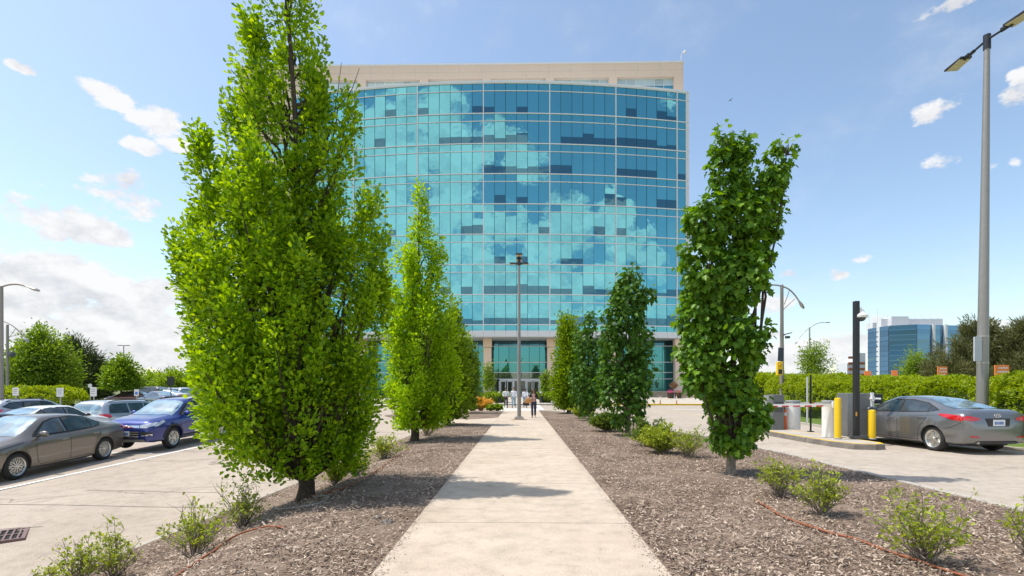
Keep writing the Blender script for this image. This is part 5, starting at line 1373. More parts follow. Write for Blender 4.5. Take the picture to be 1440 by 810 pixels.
# orange and white delineator
p = on_island(1104, 603.5); t = empty('delineator', p, 'orange delineator post with white bands beside the farther pay station', 'delineator')
H = zat(576, p.y)-p.z; mb = MB(); mb.lathe([(.1, 0), (.1, .03), (.05, .05), (.045, H), (0, H+.01)], (0, 0, 0), 14); mb.build('post', [M('orange_plastic')], t, smooth=True)
mb = MB(); mb.lathe([(.047, H-.22), (.047, H-.1)], (0, 0, 0), 14); mb.build('reflective_band', [M('white_plastic')], t)
# delineators on the yellow kerb
for px, lb in ((905, 'leftmost slim pink and white post on the yellow kerb'), (928.5, 'middle slim pink and white post on the yellow kerb'), (951.5, 'rightmost slim pink and white post on the yellow kerb, by the flower pots')):
    x = xat(px, 52.25); b = Vector((x, 52.25, .11)); t = empty('delineator', b, lb, 'delineator', 'slim posts on the yellow kerb')
    H = zat(554, 52.25)-b.z; mb = MB(); mb.lathe([(.09, 0), (.09, .06), (.045, .07), (.045, H)], (0, 0, 0), 10); mb.build('post', [M('terracotta')], t)
    mb = MB(); mb.lathe([(.049, H*.35), (.049, H*.75)], (0, 0, 0), 10); mb.build('reflective_band', [M('white_plastic')], t)
# entrance bollards, pots, stone walls
for px, lb in ((702.5, 'black bollard light left of the crosswalk'), (761, 'black bollard light right of the crosswalk')):
    x = xat(px, 54); b = Vector((x, 54, gz(x, 54)+.1)); t = empty('bollard_light', b, lb, 'bollard', 'black bollards either side of the crosswalk')
    mb = MB(); mb.lathe([(.17, 0), (.17, .9), (.15, .93)], (0, 0, 0), 14); mb.build('post', [M('black_metal')], t, smooth=True)
    mb = MB(); mb.lathe([(.14, .94), (.14, 1.05), (.19, 1.06), (.14, 1.14), (0, 1.16)], (0, 0, 0), 14); mb.build('lamp_cap', [M('galv')], t, smooth=True)
def swall(label, x0, x1, Y, h, th=.5):
    b = Vector(((x0+x1)/2, Y, gz((x0+x1)/2, Y)+.1)); t = empty('stone_wall', b, label, 'low wall')
    mb = MB(); w = x1-x0; rgx = random.Random(int(Y*10+x0*7)); nx = int(w/.55); nz = 3
    for r_ in range(nz):
        x = -w/2
        while x < w/2-.05:
            l = min(w/2-x, rgx.uniform(.35, .8)); mb.bb(x+.008, x+l-.008, -th/2-rgx.uniform(0, .03), th/2, h/nz*r_+.004, h/nz*(r_+1)-.004); x += l
    mb.build('stones', [M('stone_wall')], t)
    mb = MB(); mb.bb(-w/2-.04, w/2+.04, -th/2-.06, th/2+.04, h, h+.09); mb.build('coping', [M('kerb_concrete')], t)
swall('low rough stone wall in front of the lobby glass, right of the dark maple', xat(905, 66), xat(940, 66), 66, .62)
swall('short stone wall end right of the pink flower pots', xat(957, 64), xat(971, 64), 64, .62)
swall('long low stone wall before the office, left of the bare trunked maple', xat(780, 67), xat(900, 67), 67, .5)
b = Vector((xat(985, 64), 64.3, gz(15, 64)+.1)); t = empty('planter_wall', b, 'smooth beige planter wall at the right end of the plaza', 'low wall')
mb = MB(); mb.bb(xat(971.5, 64)-b.x, xat(1075, 64)-b.x, 0, .8, -.1, .55); mb.build('wall', [M('precast')], t, bevel=.02)
mb = MB(); mb.bb(xat(971, 64)-b.x, xat(1076, 64)-b.x, -.05, .85, .552, .62); mb.build('coping', [M('kerb_concrete')], t)
for px, lb in ((943, 'left flower pot with pink blossom on the plaza'), (954, 'right flower pot with pink blossom on the plaza')):
    Y = 62.5; x = xat(px, Y); b = Vector((x, Y, gz(x, Y)+.1)); t = empty('flower_pot', b, lb, 'flower pot', 'pink flower pots on the plaza')
    mb = MB(); mb.lathe([(.3, 0), (.42, .6), (.45, .62), (.45, .68), (.38, .68), (.36, .6), (0, .6)], (0, 0, 0), 16); mb.build('pot', [M('bark')], t, smooth=True)
    rg = np.random.default_rng(int(px)); P = rg.normal(0, 1, (260, 3))*np.array([.17, .17, .10])+np.array([0, 0, .76])
    leaf_obj('blossom', OVAL, P, rg.normal(0, 1, P.shape), rg.normal(0, 1, P.shape), np.full(260, .09), M('pink_petal'), t)
# signs in front of the left hedge
def small_sign(label, px, Y, pt, pb, wpx, round_=False, mat='sign_face', post='galv', mark=None, ground_py=None):
    x = xat(px, Y); b = Vector((x, Y, gz(x, Y))); t = empty('parking_sign', b, label, 'sign')
    z1 = zat(pt, Y)-b.z; z0 = zat(pb, Y)-b.z; w = wpx*Y/F
    mb = MB(); mb.tube([(0, .03, 0), (0, .03, (z0+z1)/2)], .035, 8); mb.build('post', [M(post)], t)
    mb = MB()
    if round_: mb.lathe([(0, -.012), (w/2, -.012), (w/2, .012), (0, .012)], (0, 0, (z0+z1)/2), 18, Matrix.Rotation(R(90), 3, 'X'))
    else: mb.bb(-w/2, w/2, -.012, .012, z0, z1)
    f = mb.build('sign_plate', [M(mat)], t, bevel=0)
    if mark:
        mb = MB()
        if mark == 'lines':
            for i in range(3): mb.bb(-w*.32, w*(.32-.08*i), -.016, -.013, z1-(z1-z0)*(.25+.22*i)-.02, z1-(z1-z0)*(.25+.22*i)+.02)
        if mark == 'square': mb.bb(-w*.3, w*.3, -.016, -.013, z0+(z1-z0)*.2, z0+(z1-z0)*.62)
        if mark == 'ring':
            mb.lathe([(w*.22, -.015), (w*.3, -.015)], (0, 0, (z0+z1)/2), 18, Matrix.Rotation(R(90), 3, 'X'))
        mb.build('sign_marking', [M('sign_blue' if mark == 'square' else 'sign_grey')], f)
small_sign('leftmost small white parking sign in front of the clipped hedge', 22, 29, 545, 556.5, 9, mark='lines')
small_sign('white parking sign before the end of the clipped hedge, above the white sedan', 84.5, 28, 545.5, 558, 10, mark='lines')
small_sign('white parking sign tilted slightly below the round sign', 131.5, 31, 544.5, 557.5, 9, mark='lines')
small_sign('small round white sign just above the tilted parking sign', 126.5, 33, 539.5, 545.5, 6, round_=True, mark='ring')
small_sign('white sign with a blue square behind the silver minivan', 192, 33, 547.5, 557, 6.5, mark='square')
small_sign('dark sign board seen from behind, on a post above the blue car roof', 240, 36, 529.5, 542, 10.5, mat='cladding', post='dark_grey')
# orange signs above the right hedge
for px, Y, pt, pb, w, lb in ((1332-.0, 0, 0, 0, 0, ''),)[:0]+((1220, 60, 522, 530, 9, 'leftmost small orange sign above the hedge, left of the tower foot'), (1258, 55, 521, 530, 8, 'small orange sign peeking over the middle of the hedge'), (1325, 42, 516, 533, 13, 'orange sign board with pale writing above the hedge, left of the tall lamp pole'), (1408.5, 32, 514, 536, 19, 'largest orange sign board with pale writing, right of the tall lamp pole')):
    x = xat(px, Y); b = Vector((x, Y, gz(x, Y))); t = empty('orange_sign', b, lb, 'sign', 'orange signs above the right hedge')
    z1 = zat(pt, Y)-b.z; z0 = zat(pb, Y)-b.z-.2; wd = w*Y/F
    mb = MB(); mb.bb(-wd/2, wd/2, -.04, .04, z0, z1); f = mb.build('sign_plate', [M('orange_sign')], t, bevel=.008)
    mb = MB()
    for s in (-1, 1): mb.tube([(s*wd*.35, .06, 0), (s*wd*.35, .06, z1-.1)], .04, 6)
    mb.build('post', [M('galv')], t)
    if w > 10:
        for r_, (wl) in enumerate((.3, .36, .24)):
            mb = MB(); z = z1-.16-r_*.24; xx = -wd*wl; rr = random.Random(int(px)+r_)
            while xx < wd*wl:
                l = rr.uniform(.04, .09); mb.bb(xx, xx+l, -.05, -.041, z-.05, z+rr.uniform(.01, .05)); xx += l+.02
            mb.build('sign_lettering', [M('sign_face')], f)

# ------------------------------------------------------------------ hoses, drain, stones
def hose(label, pts, r, mat, dz=.04):
    P = [gpt(a, c, dz) for a, c in pts]; out = []
    for i in range(len(P)-1):
        p0 = P[max(i-1, 0)]; p1 = P[i]; p2 = P[i+1]; p3 = P[min(i+2, len(P)-1)]
        for k in range(8):
            t = k/8; out.append(.5*((2*p1)+(p2-p0)*t+(2*p0-5*p1+4*p2-p3)*t*t+(3*p1-3*p2+p3-p0)*t**3))
    out.append(P[-1]); o = out[0].copy()
    for q in out: q.z = gz(q.x, q.y)+dz+.012*mnoise.noise(Vector((q.x*3, q.y*3, 0)))
    mb = MB(); mb.tube([q-o for q in out], r, 8); ob = mb.build('garden_hose', [M(mat)], None, smooth=True, auto=80); ob.location = o
    return tag(ob, label, 'hose')
hose('rust red drip hose running across the right bed to the bottom edge', [(1064, 703), (1100, 725), (1150, 744), (1200, 757), (1252, 775), (1300, 792), (1345, 806), (1390, 822)], .013, 'hose')
hose('brown drip hose along the left bed past the foot of the shrubs', [(225, 830), (262, 800), (290, 782), (330, 754), (372, 741), (400, 742)], .012, 'hose')
hose('dark thin hose lying at the mulch edge between the first two left trees', [(410, 705), (470, 690), (520, 668), (560, 640), (575, 632)], .010, 'hose')
hose('pale grey hose looped around the foot of the big oak', [(384, 712), (400, 716), (440, 710), (462, 701), (455, 697), (440, 698)], .010, 'grey_hose')
p = gpt(-12, 755)
t = empty('storm_drain', p, 'rusty storm drain grate set in the pavement at the left picture edge', 'storm drain')
mb = MB(); s = .36
mb.bb(-s, s, -s, s, -.2, -.012); mb.build('pit', [M('pit_black')], t)
mb = MB(); mb.bb(-s-.05, s+.05, -s-.05, -s, -.05, .006); mb.bb(-s-.05, s+.05, s, s+.05, -.05, .006); mb.bb(-s-.05, -s, -s, s, -.05, .006); mb.bb(s, s+.05, -s, s, -.05, .006)
for i in range(9): mb.bb(-s+.01+i*.082, -s+.035+i*.082, -s, s, -.04, .004)
mb.bb(-s, s, -.02, .02, -.04, .003); mb.build('grate', [M('iron_rust')], t)
t.rotation_euler = (0, 0, R(40))
def rock(label, px, py, s, seed):
    p = gpt(px, py, .02); bm = bmesh.new(); bmesh.ops.create_icosphere(bm, subdivisions=3, radius=1)
    for v in bm.verts: v.co *= 1+.35*mnoise.noise(v.co*1.4+Vector((seed, 0, 0))); v.co.x *= s; v.co.y *= s*.7; v.co.z *= s*.55
    me = bpy.data.meshes.new('rock'); bm.to_mesh(me); bm.free(); mats_of(me, M('kerb_dark')); o = link('rock', me); o.location = p
    tag(o, label, 'rock')
rock('larger dark stone lying in the shade of the big oak on the mulch', 543, 735, .07, 1)
rock('smaller dark stone beside the larger one in the oak shade', 530, 728, .05, 5)
# bird
p = at_y(1027, 141, 45); t = empty('bird', p, 'tiny dark bird gliding in the blue sky right of the office', 'bird')
mb = MB(); mb.tube([(-.16, 0, 0), (-.05, 0, .01), (.1, 0, 0), (.22, 0, -.01)], [.01, .05, .045, .008], 8); mb.build('body', [M('dark_grey')], t, smooth=True)
for s in (-1, 1):
    mb = MB(); mb.add([(-.05, s*.03, .02), (.09, s*.03, .02), (.03, s*.3, .09), (-.05, s*.32, .09), (.0, s*.55, .04), (-.05, s*.03, .0), (.09, s*.03, .0), (.03, s*.3, .075), (-.05, s*.32, .075)], [(0, 1, 2, 3), (3, 2, 4), (8, 7, 6, 5), (4, 7, 8), (1, 6, 7, 2), (0, 3, 8, 5)]); mb.build('wing', [M('dark_grey')], t)
t.rotation_euler = (0, 0, R(20)); t.scale = (.6, .6, .6)
# ------------------------------------------------------------------ cars (local frame: +Y is the nose, origin on the ground under the middle)
def catmull(keys, y):
    """keys sorted by y: (y, v...) -> smooth values"""
    n = len(keys)
    if y <= keys[0][0]: return list(keys[0][1:])
    if y >= keys[-1][0]: return list(keys[-1][1:])
    for i in range(n-1):
        if keys[i][0] <= y <= keys[i+1][0]:
            t = (y-keys[i][0])/(keys[i+1][0]-keys[i][0])
            p0 = keys[max(i-1, 0)]; p1 = keys[i]; p2 = keys[i+1]; p3 = keys[min(i+2, n-1)]
            out = []
            for j in range(1, len(p1)):
                m1 = (p2[j]-p0[j])/(p2[0]-p0[0]+1e-9)*(p2[0]-p1[0]); m2 = (p3[j]-p1[j])/(p3[0]-p1[0]+1e-9)*(p2[0]-p1[0])
                h = (2*t**3-3*t*t+1)*p1[j]+(t**3-2*t*t+t)*m1+(-2*t**3+3*t*t)*p2[j]+(t**3-t*t)*m2
                out.append(h)
            return out
def body_mesh(keys, axles, wr, arch=1.12, flare=0.0):
    """keys: (y, zlow, zbelt, ztop, wlow, wbelt, wtop)"""
    ys = []; y0, y1 = keys[0][0], keys[-1][0]; n = 64
    for i in range(n+1):
        t = i/n; ys.append(y0+(y1-y0)*(t-.055*math.sin(2*math.pi*t)))
    secs = []
    for y in ys:
        zl, zb, zt, wl, wb, wt = catmull(keys, y)
        g = max(0.0, zt-zb)              # greenhouse height
        fl = 0
        for a in axles:
            fl = max(fl, flare*math.exp(-((y-a)/.48)**2))
        hh = zb-zl
        pts = [(0, zl), (wl*.6, zl), (wl*.93, zl+.012), (wl, zl+.06), (wl+(wb-wl)*.6+fl, zl+hh*.26), (wb+.012+fl, zl+hh*.50), (wb+.008+fl*.6, zl+hh*.72), (wb+.012, zb-.085), (wb-.012, zb-.03),
               (wb-.035-.25*min(g, .08), zb+min(.02, g*.3)), (wt+(wb-.05-wt)*.62, zb+g*.36), (wt+(wb-.05-wt)*.24, zb+g*.70), (wt*.97, zb+g*.90), (wt*.80, zb+g*.972), (wt*.45, zt-.004-.02*0), (0, zt+.008)]
        secs.append([(x, y, z) for x, z in pts])
    bm = bmesh.new(); k = len(secs[0]); rows = []
    for s in secs:
        row = [bm.verts.new(p) for p in s]+[bm.verts.new((-p[0], p[1], p[2])) for p in reversed(s[1:-1])]
        rows.append(row)
    m = len(rows[0])
    for i in range(len(rows)-1):
        for j in range(m): bm.faces.new((rows[i][j], rows[i+1][j], rows[i+1][(j+1) % m], rows[i][(j+1) % m]))
    for row, rev in ((rows[0], 0), (rows[-1], 1)):
        c = bm.verts.new((0, row[0].co.y+(.015 if rev else -.015), sum(v.co.z for v in row)/m))
        for j in range(m):
            a, b = row[j], row[(j+1) % m]; bm.faces.new((a, b, c) if not rev else (b, a, c))
    bmesh.ops.recalc_face_normals(bm, faces=bm.faces[:])
    me = bpy.data.meshes.new('body'); bm.to_mesh(me); bm.free()
    # wheel openings cut by real cylinders
    ob = link('body', me)
    cut = MB(); cuts = []
    for a in axles:
        for s in (-1, 1):
            c = MB(); c.lathe([(wr*arch, 0), (wr*arch, .46)], (s*1.05 if s < 0 else .59, a, wr+.0), 40, Matrix.Rotation(R(90), 3, 'Y'))
            co = c.build('cut', [], None); 
            if s < 0: pass
            cuts.append(co)
    for co in cuts:
        md = ob.modifiers.new('b', 'BOOLEAN'); md.operation = 'DIFFERENCE'; md.object = co; md.solver = 'EXACT'
    dg = bpy.context.evaluated_depsgraph_get(); nme = bpy.data.meshes.new_from_object(ob.evaluated_get(dg))
    bpy.data.objects.remove(ob)
    for co in cuts: bpy.data.objects.remove(co)
    return nme
def decal(bvh, poly, axis, off, name, mat, parent, step=.06, mirror=False, near=None):
    """project a flat outline on the body. axis 'x+','x-' : poly in (y,z); 'z' : poly in (x,y); 'y+','y-' : poly in (x,z)"""
    bm = bmesh.new(); vs = [bm.verts.new((p[0], p[1], 0)) for p in poly]; bm.faces.new(vs)
    for ax in (0, 1):
        lo = min(p[ax] for p in poly); hi = max(p[ax] for p in poly); k = math.ceil(lo/step)
        while k*step < hi:
            co = (k*step, 0, 0) if ax == 0 else (0, k*step, 0); no = (1, 0, 0) if ax == 0 else (0, 1, 0)
            bmesh.ops.bisect_plane(bm, geom=bm.verts[:]+bm.edges[:]+bm.faces[:], plane_co=co, plane_no=no); k += 1
    D = {'x+': Vector((-1, 0, 0)), 'x-': Vector((1, 0, 0)), 'z': Vector((0, 0, -1)), 'y+': Vector((0, -1, 0)), 'y-': Vector((0, 1, 0))}[axis]
    bad = []
    for v in bm.verts:
        a, b = v.co.x, v.co.y
        if axis[0] == 'x': o = Vector((0, a, b))-D*2.5
        elif axis == 'z': o = Vector((a, b, 0))-D*3.5
        else: o = Vector((a, 0, b))-D*5
        h = bvh.ray_cast(o, D)
        if h[0] is None: bad.append(v); continue
        v.co = h[0]+h[1]*off*(1 if h[1].dot(D) < 0 else -1)
    if bad: bmesh.ops.delete(bm, geom=bad, context='VERTS')
    bmesh.ops.triangulate(bm, faces=[f for f in bm.faces if len(f.verts) > 4])
    for f in bm.faces:
        f.smooth = True
    bmesh.ops.recalc_face_normals(bm, faces=bm.faces[:])
    if bm.faces:
        s = sum((f.normal.dot(D) for f in bm.faces))
        if s > 0: bmesh.ops.reverse_faces(bm, faces=bm.faces[:])
    me = bpy.data.meshes.new(name); bm.to_mesh(me); bm.free(); mats_of(me, M(mat) if isinstance(mat, str) else mat)
    return link(name, me, parent)
def line_strip(pts, w):
    l = []; r = []; P = [Vector(p) for p in pts]
    for i, p in enumerate(P):
        t = (P[min(i+1, len(P)-1)]-P[max(i-1, 0)]).normalized(); n = Vector((-t.y, t.x)); l.append(tuple(p+n*w/2)); r.append(tuple(p-n*w/2))
    return l+r[::-1]
def wheel(parent, x, y, r, side, spokes=5, style='five', rim=.66, steer=0):
    """wheel: tyre mesh with rim and hub as sub-parts"""
    Mx = Matrix.Rotation(R(90)*side, 3, 'Y')
    mb = MB(); w = .205
    prof = [(r*rim*.98, -.0), (r*rim*1.02, w*.5-.012), (r*.86, w*.5), (r*.965, w*.5-.03), (r, w*.5-.07), (r, -w*.5+.07), (r*.95, -w*.5+.02), (r*.7, -w*.5)]
    mb.lathe(prof, (x, y, r), 36, Mx)
    ty = mb.build('wheel', [M('rubber')], parent, smooth=True, auto=30)
    mb = MB(); rr = r*rim
    mb.cur = 0
    mb.lathe([(rr*.90, .04), (rr*.93, w*.5-.02), (rr*1.0, w*.5-.012), (rr*1.04, w*.5-.004), (rr*1.03, w*.5-.03), (rr, .0)], (x, y, r), 36, Mx)
    def place(v): return Mx @ Vector(v)+Vector((x, y, r))
    def spoke(a, r0, r1, w0, w1, z0, z1, skew=0):
        ca, sa = math.cos(a), math.sin(a); vs = []
        for (rad, ww, zz, sk) in ((r0, w0, z0, 0), (r1, w1, z1, skew)):
            for t in (-1, 1):
                for dz in (0, -.03):
                    px_, py_ = rad, t*ww/2+sk
                    vs.append(place((px_*ca-py_*sa, px_*sa+py_*ca, zz+dz)))
        mb.add(vs, [(0, 2, 6, 4), (1, 5, 7, 3), (0, 4, 5, 1), (2, 3, 7, 6), (4, 6, 7, 5), (0, 1, 3, 2)])
    zf = w*.5-.02
    if style == 'multi':
        for i in range(10):
            a = 2*math.pi*i/10; spoke(a, rr*.12, rr*.62, rr*.10, rr*.13, zf, zf, rr*.05)
            spoke(a+.08, rr*.55, rr*.96, rr*.12, rr*.10, zf-.002, zf-.01, rr*.14); spoke(a-.1, rr*.5, rr*.95, rr*.07, rr*.09, zf-.004, zf-.012, -rr*.10)
    elif style == 'five':
        for i in range(5):
            a = 2*math.pi*i/5+.3; spoke(a, rr*.1, rr*.96, rr*.24, rr*.30, zf-.002, zf-.012)
    else:
        for i in range(5):
            a = 2*math.pi*i/5+.3
            spoke(a-.09, rr*.14, rr*.96, rr*.12, rr*.13, zf-.002, zf-.012, -rr*.10); spoke(a+.09, rr*.14, rr*.96, rr*.12, rr*.13, zf-.002, zf-.012, rr*.10)
    mb.lathe([(0, zf+.012), (rr*.14, zf+.01), (rr*.19, zf), (rr*.19, zf-.03)], (x, y, r), 16, Mx)
    mb.build('rim', [M('wheel_silver')], ty, smooth=True, auto=30)
    mb = MB(); mb.lathe([(0, .035), (rr*.93, .035), (rr*.93, .0), (0, -.01)], (x, y, r), 28, Mx); mb.build('brake', [M('seam')], ty)
    return ty
def car(name, label, loc, rz, keys, axles, wr, paintm, cfg, group='cars parked in the left car park', cat='car', tilt=None):
    t = empty(name, loc, label, cat, group, rz)
    if tilt: t.rotation_euler = (tilt[0], tilt[1], rz)
    ck = cfg.get('cache')
    me = body_mesh(keys, axles, wr, cfg.get('arch', 1.13), cfg.get('flare', .02))
    me.materials.clear(); me.materials.append(M(paintm))
    for p in me.polygons: p.use_smooth = True; p.material_index = 0
    me.set_sharp_from_angle(angle=R(38))
    bo = link('body', me, t)
    bm = bmesh.new(); bm.from_mesh(me); bvh = BVHTree.FromBMesh(bm); bm.free()
    y0, y1 = keys[0][0], keys[-1][0]
    far = cfg.get('far', False)
    # black underbody and wheel wells
    mb = MB(); mb.bb(-.62, .62, y0+.35, y1-.35, keys[len(keys)//2][1]+.02, .62); 
    for a in axles: mb.bb(-.80, .80, a-wr*1.02, a+wr*1.02, wr*.9, wr*2.02)
    mb.build('underbody', [M('seam')], t)
    sides = ('x+', 'x-')
    gm = cfg.get('glass', 'car_glass')
    for ax in sides:
        if 'dlo' in cfg and not far: decal(bvh, cfg['dlo'], ax, .004, 'window_trim', 'seam', t)
        for w in cfg['side']: decal(bvh, w, ax, .008 if not far else .005, 'side_window', gm, t)
    for key_, nm_ in (('windshield', 'windshield'), ('rear', 'rear_window')):
        g = cfg.get(key_)
        if g:
            if len(g) > 2 and isinstance(g[0], tuple) and not isinstance(g[0][0], str):
                poly, ax = g, 'z'
            else: poly, ax = g[1], g[0]
            decal(bvh, poly, ax, .006, nm_, cfg.get(key_+'_mat', 'car_glass_pale'), t, step=.08)
    for ax, poly in cfg.get('tail', []): decal(bvh, poly, ax, .012, 'tail_light', 'lamp_red', t, .04)
    for ax, poly in cfg.get('head', []): decal(bvh, poly, ax, .010, 'headlight', 'lamp_clear', t, .04)
    for nm_, mt, ax, poly in cfg.get('extra', []): decal(bvh, poly, ax, .009, nm_, mt, t, .05)
    if not far:
        for ax in sides:
            for ln in cfg.get('seams', []): decal(bvh, line_strip(ln, .011), ax, .0025, 'door_seam', 'seam', bo, .08)
            for (y, z) in cfg.get('handles', []):
                s = 1 if ax == 'x+' else -1
                h = bvh.ray_cast(Vector((s*2.5, y, z)), Vector((-s, 0, 0)))
                if h[0]:
                    mb = MB(); c = h[0]+Vector((s*.028, 0, 0))
                    mb.tube([c+Vector((-s*.03, -.11, 0)), c+Vector((0, -.08, .002)), c+Vector((0, .08, .002)), c+Vector((-s*.03, .11, 0))], .014, 6)
                    mb.build('door_handle', [M(cfg.get('handle_mat', paintm))], t, smooth=True)
    # mirrors
    my, mz = cfg['mirror']
    for s in (-1, 1):
        h = bvh.ray_cast(Vector((s*2.5, my, mz-.04)), Vector((-s, 0, 0)))
        x0 = abs(h[0].x) if h[0] else .8
        bm = bmesh.new(); bmesh.ops.create_uvsphere(bm, u_segments=14, v_segments=10, radius=1)
        for v in bm.verts:
            v.co.x *= .125; v.co.z *= .078; v.co.y *= .07 if v.co.y > 0 else .03
            v.co += Vector((s*(x0+.15), my-.02, mz+.02))
        m2 = bpy.data.meshes.new('mirror'); bm.to_mesh(m2); bm.free(); mats_of(m2, M(paintm))
        for p in m2.polygons: p.use_smooth = True
        mi = link('mirror', m2, t)
        mb = MB(); mb.tube([(s*(x0-.03), my, mz-.05), (s*(x0+.1), my-.02, mz-.01)], .025, 6); mb.build('mirror_stalk', [M('cladding')], mi)
        if not far:
            mb = MB(); mb.lathe([(0, 0), (.06, 0)], (s*(x0+.15), my-.052, mz+.02), 14, Matrix.Rotation(R(90), 3, 'X') @ Matrix(((1.6, 0, 0), (0, 1, 0), (0, 0, 1)))); mb.build('mirror_glass', [M('chrome')], mi)
    for a in axles:
        for s in (-1, 1): wheel(t, s*(cfg['track']-.10), a, wr, s, style=cfg.get('wheel', 'five'), rim=cfg.get('rim', .64))
    if cfg.get('rails'):
        ra, rb, rx, rzz = cfg['rails']
        for s in (-1, 1):
            mb = MB(); pts = []
            for i in range(9):
                y = ra+(rb-ra)*i/8; h = bvh.ray_cast(Vector((s*rx, y, 3)), Vector((0, 0, -1))); z = h[0].z if h[0] else rzz
                pts.append((s*rx, y, z+(.055 if 0 < i < 8 else .005)))
            mb.tube(pts, .018, 6); mb.build('roof_rail', [M('cladding')], t, smooth=True)
    if 'plates' in cfg:
        for (s, z) in cfg['plates']:       # s: +1 nose, -1 tail
            h = bvh.ray_cast(Vector((0, s*5, z)), Vector((0, -s, 0))); y = h[0].y if h[0] else s*2.3
            hh = bvh.ray_cast(Vector((0, s*5, z+.06)), Vector((0, -s, 0))); 
            mb = MB(); mb.box((0, y+s*.02, z), (.31, .012, .155)); pl = mb.build('licence_plate', [M('plate_white')], t, bevel=.003)
            mb = MB(); rr = random.Random(int(loc[0]*10)); x = -.12
            while x < .11: l = rr.uniform(.018, .028); mb.bb(x, x+l, y+s*.0265, y+s*.028, z-.04, z+.03); x += l+.010
            mb.build('plate_characters', [M('plate_blue')], pl)
    return t, bvh

def seg(*p): return list(p)
# --- compact sedan, roofline like the taupe one at left
COR = [(-2.32, .42, .72, .80, .55, .62, .50), (-2.29, .30, .86, .93, .66, .74, .58), (-2.20, .24, .94, 1.035, .76, .80, .60), (-2.0, .22, .965, 1.075, .82, .845, .62), (-1.72, .20, .965, 1.10, .845, .868, .60),
       (-1.45, .19, .955, 1.20, .855, .88, .565), (-1.05, .18, .945, 1.345, .86, .888, .55), (-.55, .175, .935, 1.43, .865, .89, .57), (0.0, .175, .925, 1.45, .865, .89, .58), (.35, .175, .915, 1.415, .865, .89, .57),
       (.80, .18, .905, 1.20, .865, .888, .60), (1.15, .18, .885, 1.02, .86, .885, .66), (1.45, .19, .855, .955, .85, .88, .66), (1.85, .20, .795, .885, .83, .86, .62), (2.1, .21, .72, .79, .77, .80, .58), (2.26, .24, .62, .68, .66, .68, .5), (2.32, .30, .52, .57, .52, .54, .42)]
COR_CFG = dict(track=.885, wheel='multi', rim=.66, flare=.022, mirror=(.72, 1.00),
    dlo=[(.86, .955), (.78, 1.03), (.35, 1.30), (.1, 1.365), (-.5, 1.375), (-1.0, 1.305), (-1.42, 1.10), (-1.30, 1.02), (-.9, .985), (-.2, .965)],
    side=[[(.70, 1.0), (.34, 1.265), (.1, 1.335), (-.12, 1.345), (-.12, .995)], [(-.19, .995), (-.19, 1.345), (-.5, 1.345), (-.86, 1.30), (-.98, 1.265), (-.98, 1.015)], [(-1.03, 1.02), (-1.03, 1.25), (-1.34, 1.10), (-1.24, 1.045)]],
    windshield=[(-.66, 1.16), (.66, 1.16), (.60, .75), (.52, .38), (.30, .33), (-.30, .33), (-.52, .38), (-.60, .75)],
    rear=[(-.56, -1.66), (.56, -1.66), (.50, -1.2), (.46, -.98), (-.46, -.98), (-.50, -1.2)],
    tail=[('x+', [(-2.30, .86), (-2.22, .93), (-1.98, .955), (-2.12, .86), (-2.26, .80)]), ('x-', [(-2.30, .86), (-2.22, .93), (-1.98, .955), (-2.12, .86), (-2.26, .80)]), ('y-', [(.42, .80), (.42, .87), (.74, .90), (.76, .82)]), ('y-', [(-.42, .80), (-.42, .87), (-.74, .90), (-.76, .82)])],
    head=[('x+', [(2.16, .60), (2.16, .66), (1.85, .76), (1.78, .74), (1.95, .64)]), ('x-', [(2.16, .60), (2.16, .66), (1.85, .76), (1.78, .74), (1.95, .64)]), ('y+', [(.38, .58), (.40, .64), (.74, .72), (.70, .62)]), ('y+', [(-.38, .58), (-.40, .64), (-.74, .72), (-.70, .62)])],
    extra=[('lower_grille', 'cladding', 'y+', [(-.5, .28), (.5, .28), (.58, .46), (-.58, .46)])],
    seams=[[(.80, .93), (.86, .72), (.84, .45), (.78, .30)], [(-.16, .96), (-.17, .7), (-.16, .28)], [(-1.22, .98), (-1.2, .85), (-1.05, .68), (-.98, .5), (-.92, .30)], [(1.15, .87), (1.6, .80), (1.9, .74)], [(.75, .27), (-.88, .27)]],
    handles=[(.02, .80), (-1.03, .83)], plates=[(-1, .84)])
sA, cA = gpt(25, 673), gpt(149, 645)
def place_between(pf, pr, wb, yf, side_x):
    """world pose from the contact points of the two wheels on one side. pf: front wheel, pr: rear, side_x: local x of that side (signed)"""
    d = Vector((pf.x-pr.x, pf.y-pr.y, 0)).normalized(); mid = (Vector((pf.x, pf.y, 0))+Vector((pr.x, pr.y, 0)))/2
    rz = math.atan2(-d.x, d.y); yax = d; xax = Vector((d.y, -d.x, 0))
    o = mid-xax*side_x-yax*yf
    return o, rz
paint('paint_taupe', (.19, .165, .14)); paint('paint_blue', (.008, .03, .22), .4); paint('paint_silver', (.52, .54, .56), .6); paint('paint_steel', (.21, .215, .225), .65)
paint('paint_white', (.76, .76, .74), .0); paint('paint_dark', (.02, .022, .03), .3); paint('paint_slate', (.09, .12, .16), .5); paint('paint_red', (.10, .018, .015), .3)
ax = (1.36, -1.34)
o, rz = place_between(sA, cA, 2.7, (ax[0]+ax[1])/2, -.89+.0)
# nose towards the camera: the side seen (world +X) is local -X
zf, zr = gz(sA.x, sA.y)-.03, gz(cA.x, cA.y)-.03
pitch = math.atan2(zf-zr, 2.7)
car('parked_sedan', 'taupe grey compact sedan, nearest parked car at the left edge, nose towards the camera', (o.x, o.y, (zf+zr)/2), rz, COR, ax, .325, 'paint_taupe', COR_CFG, tilt=(pitch, 0))
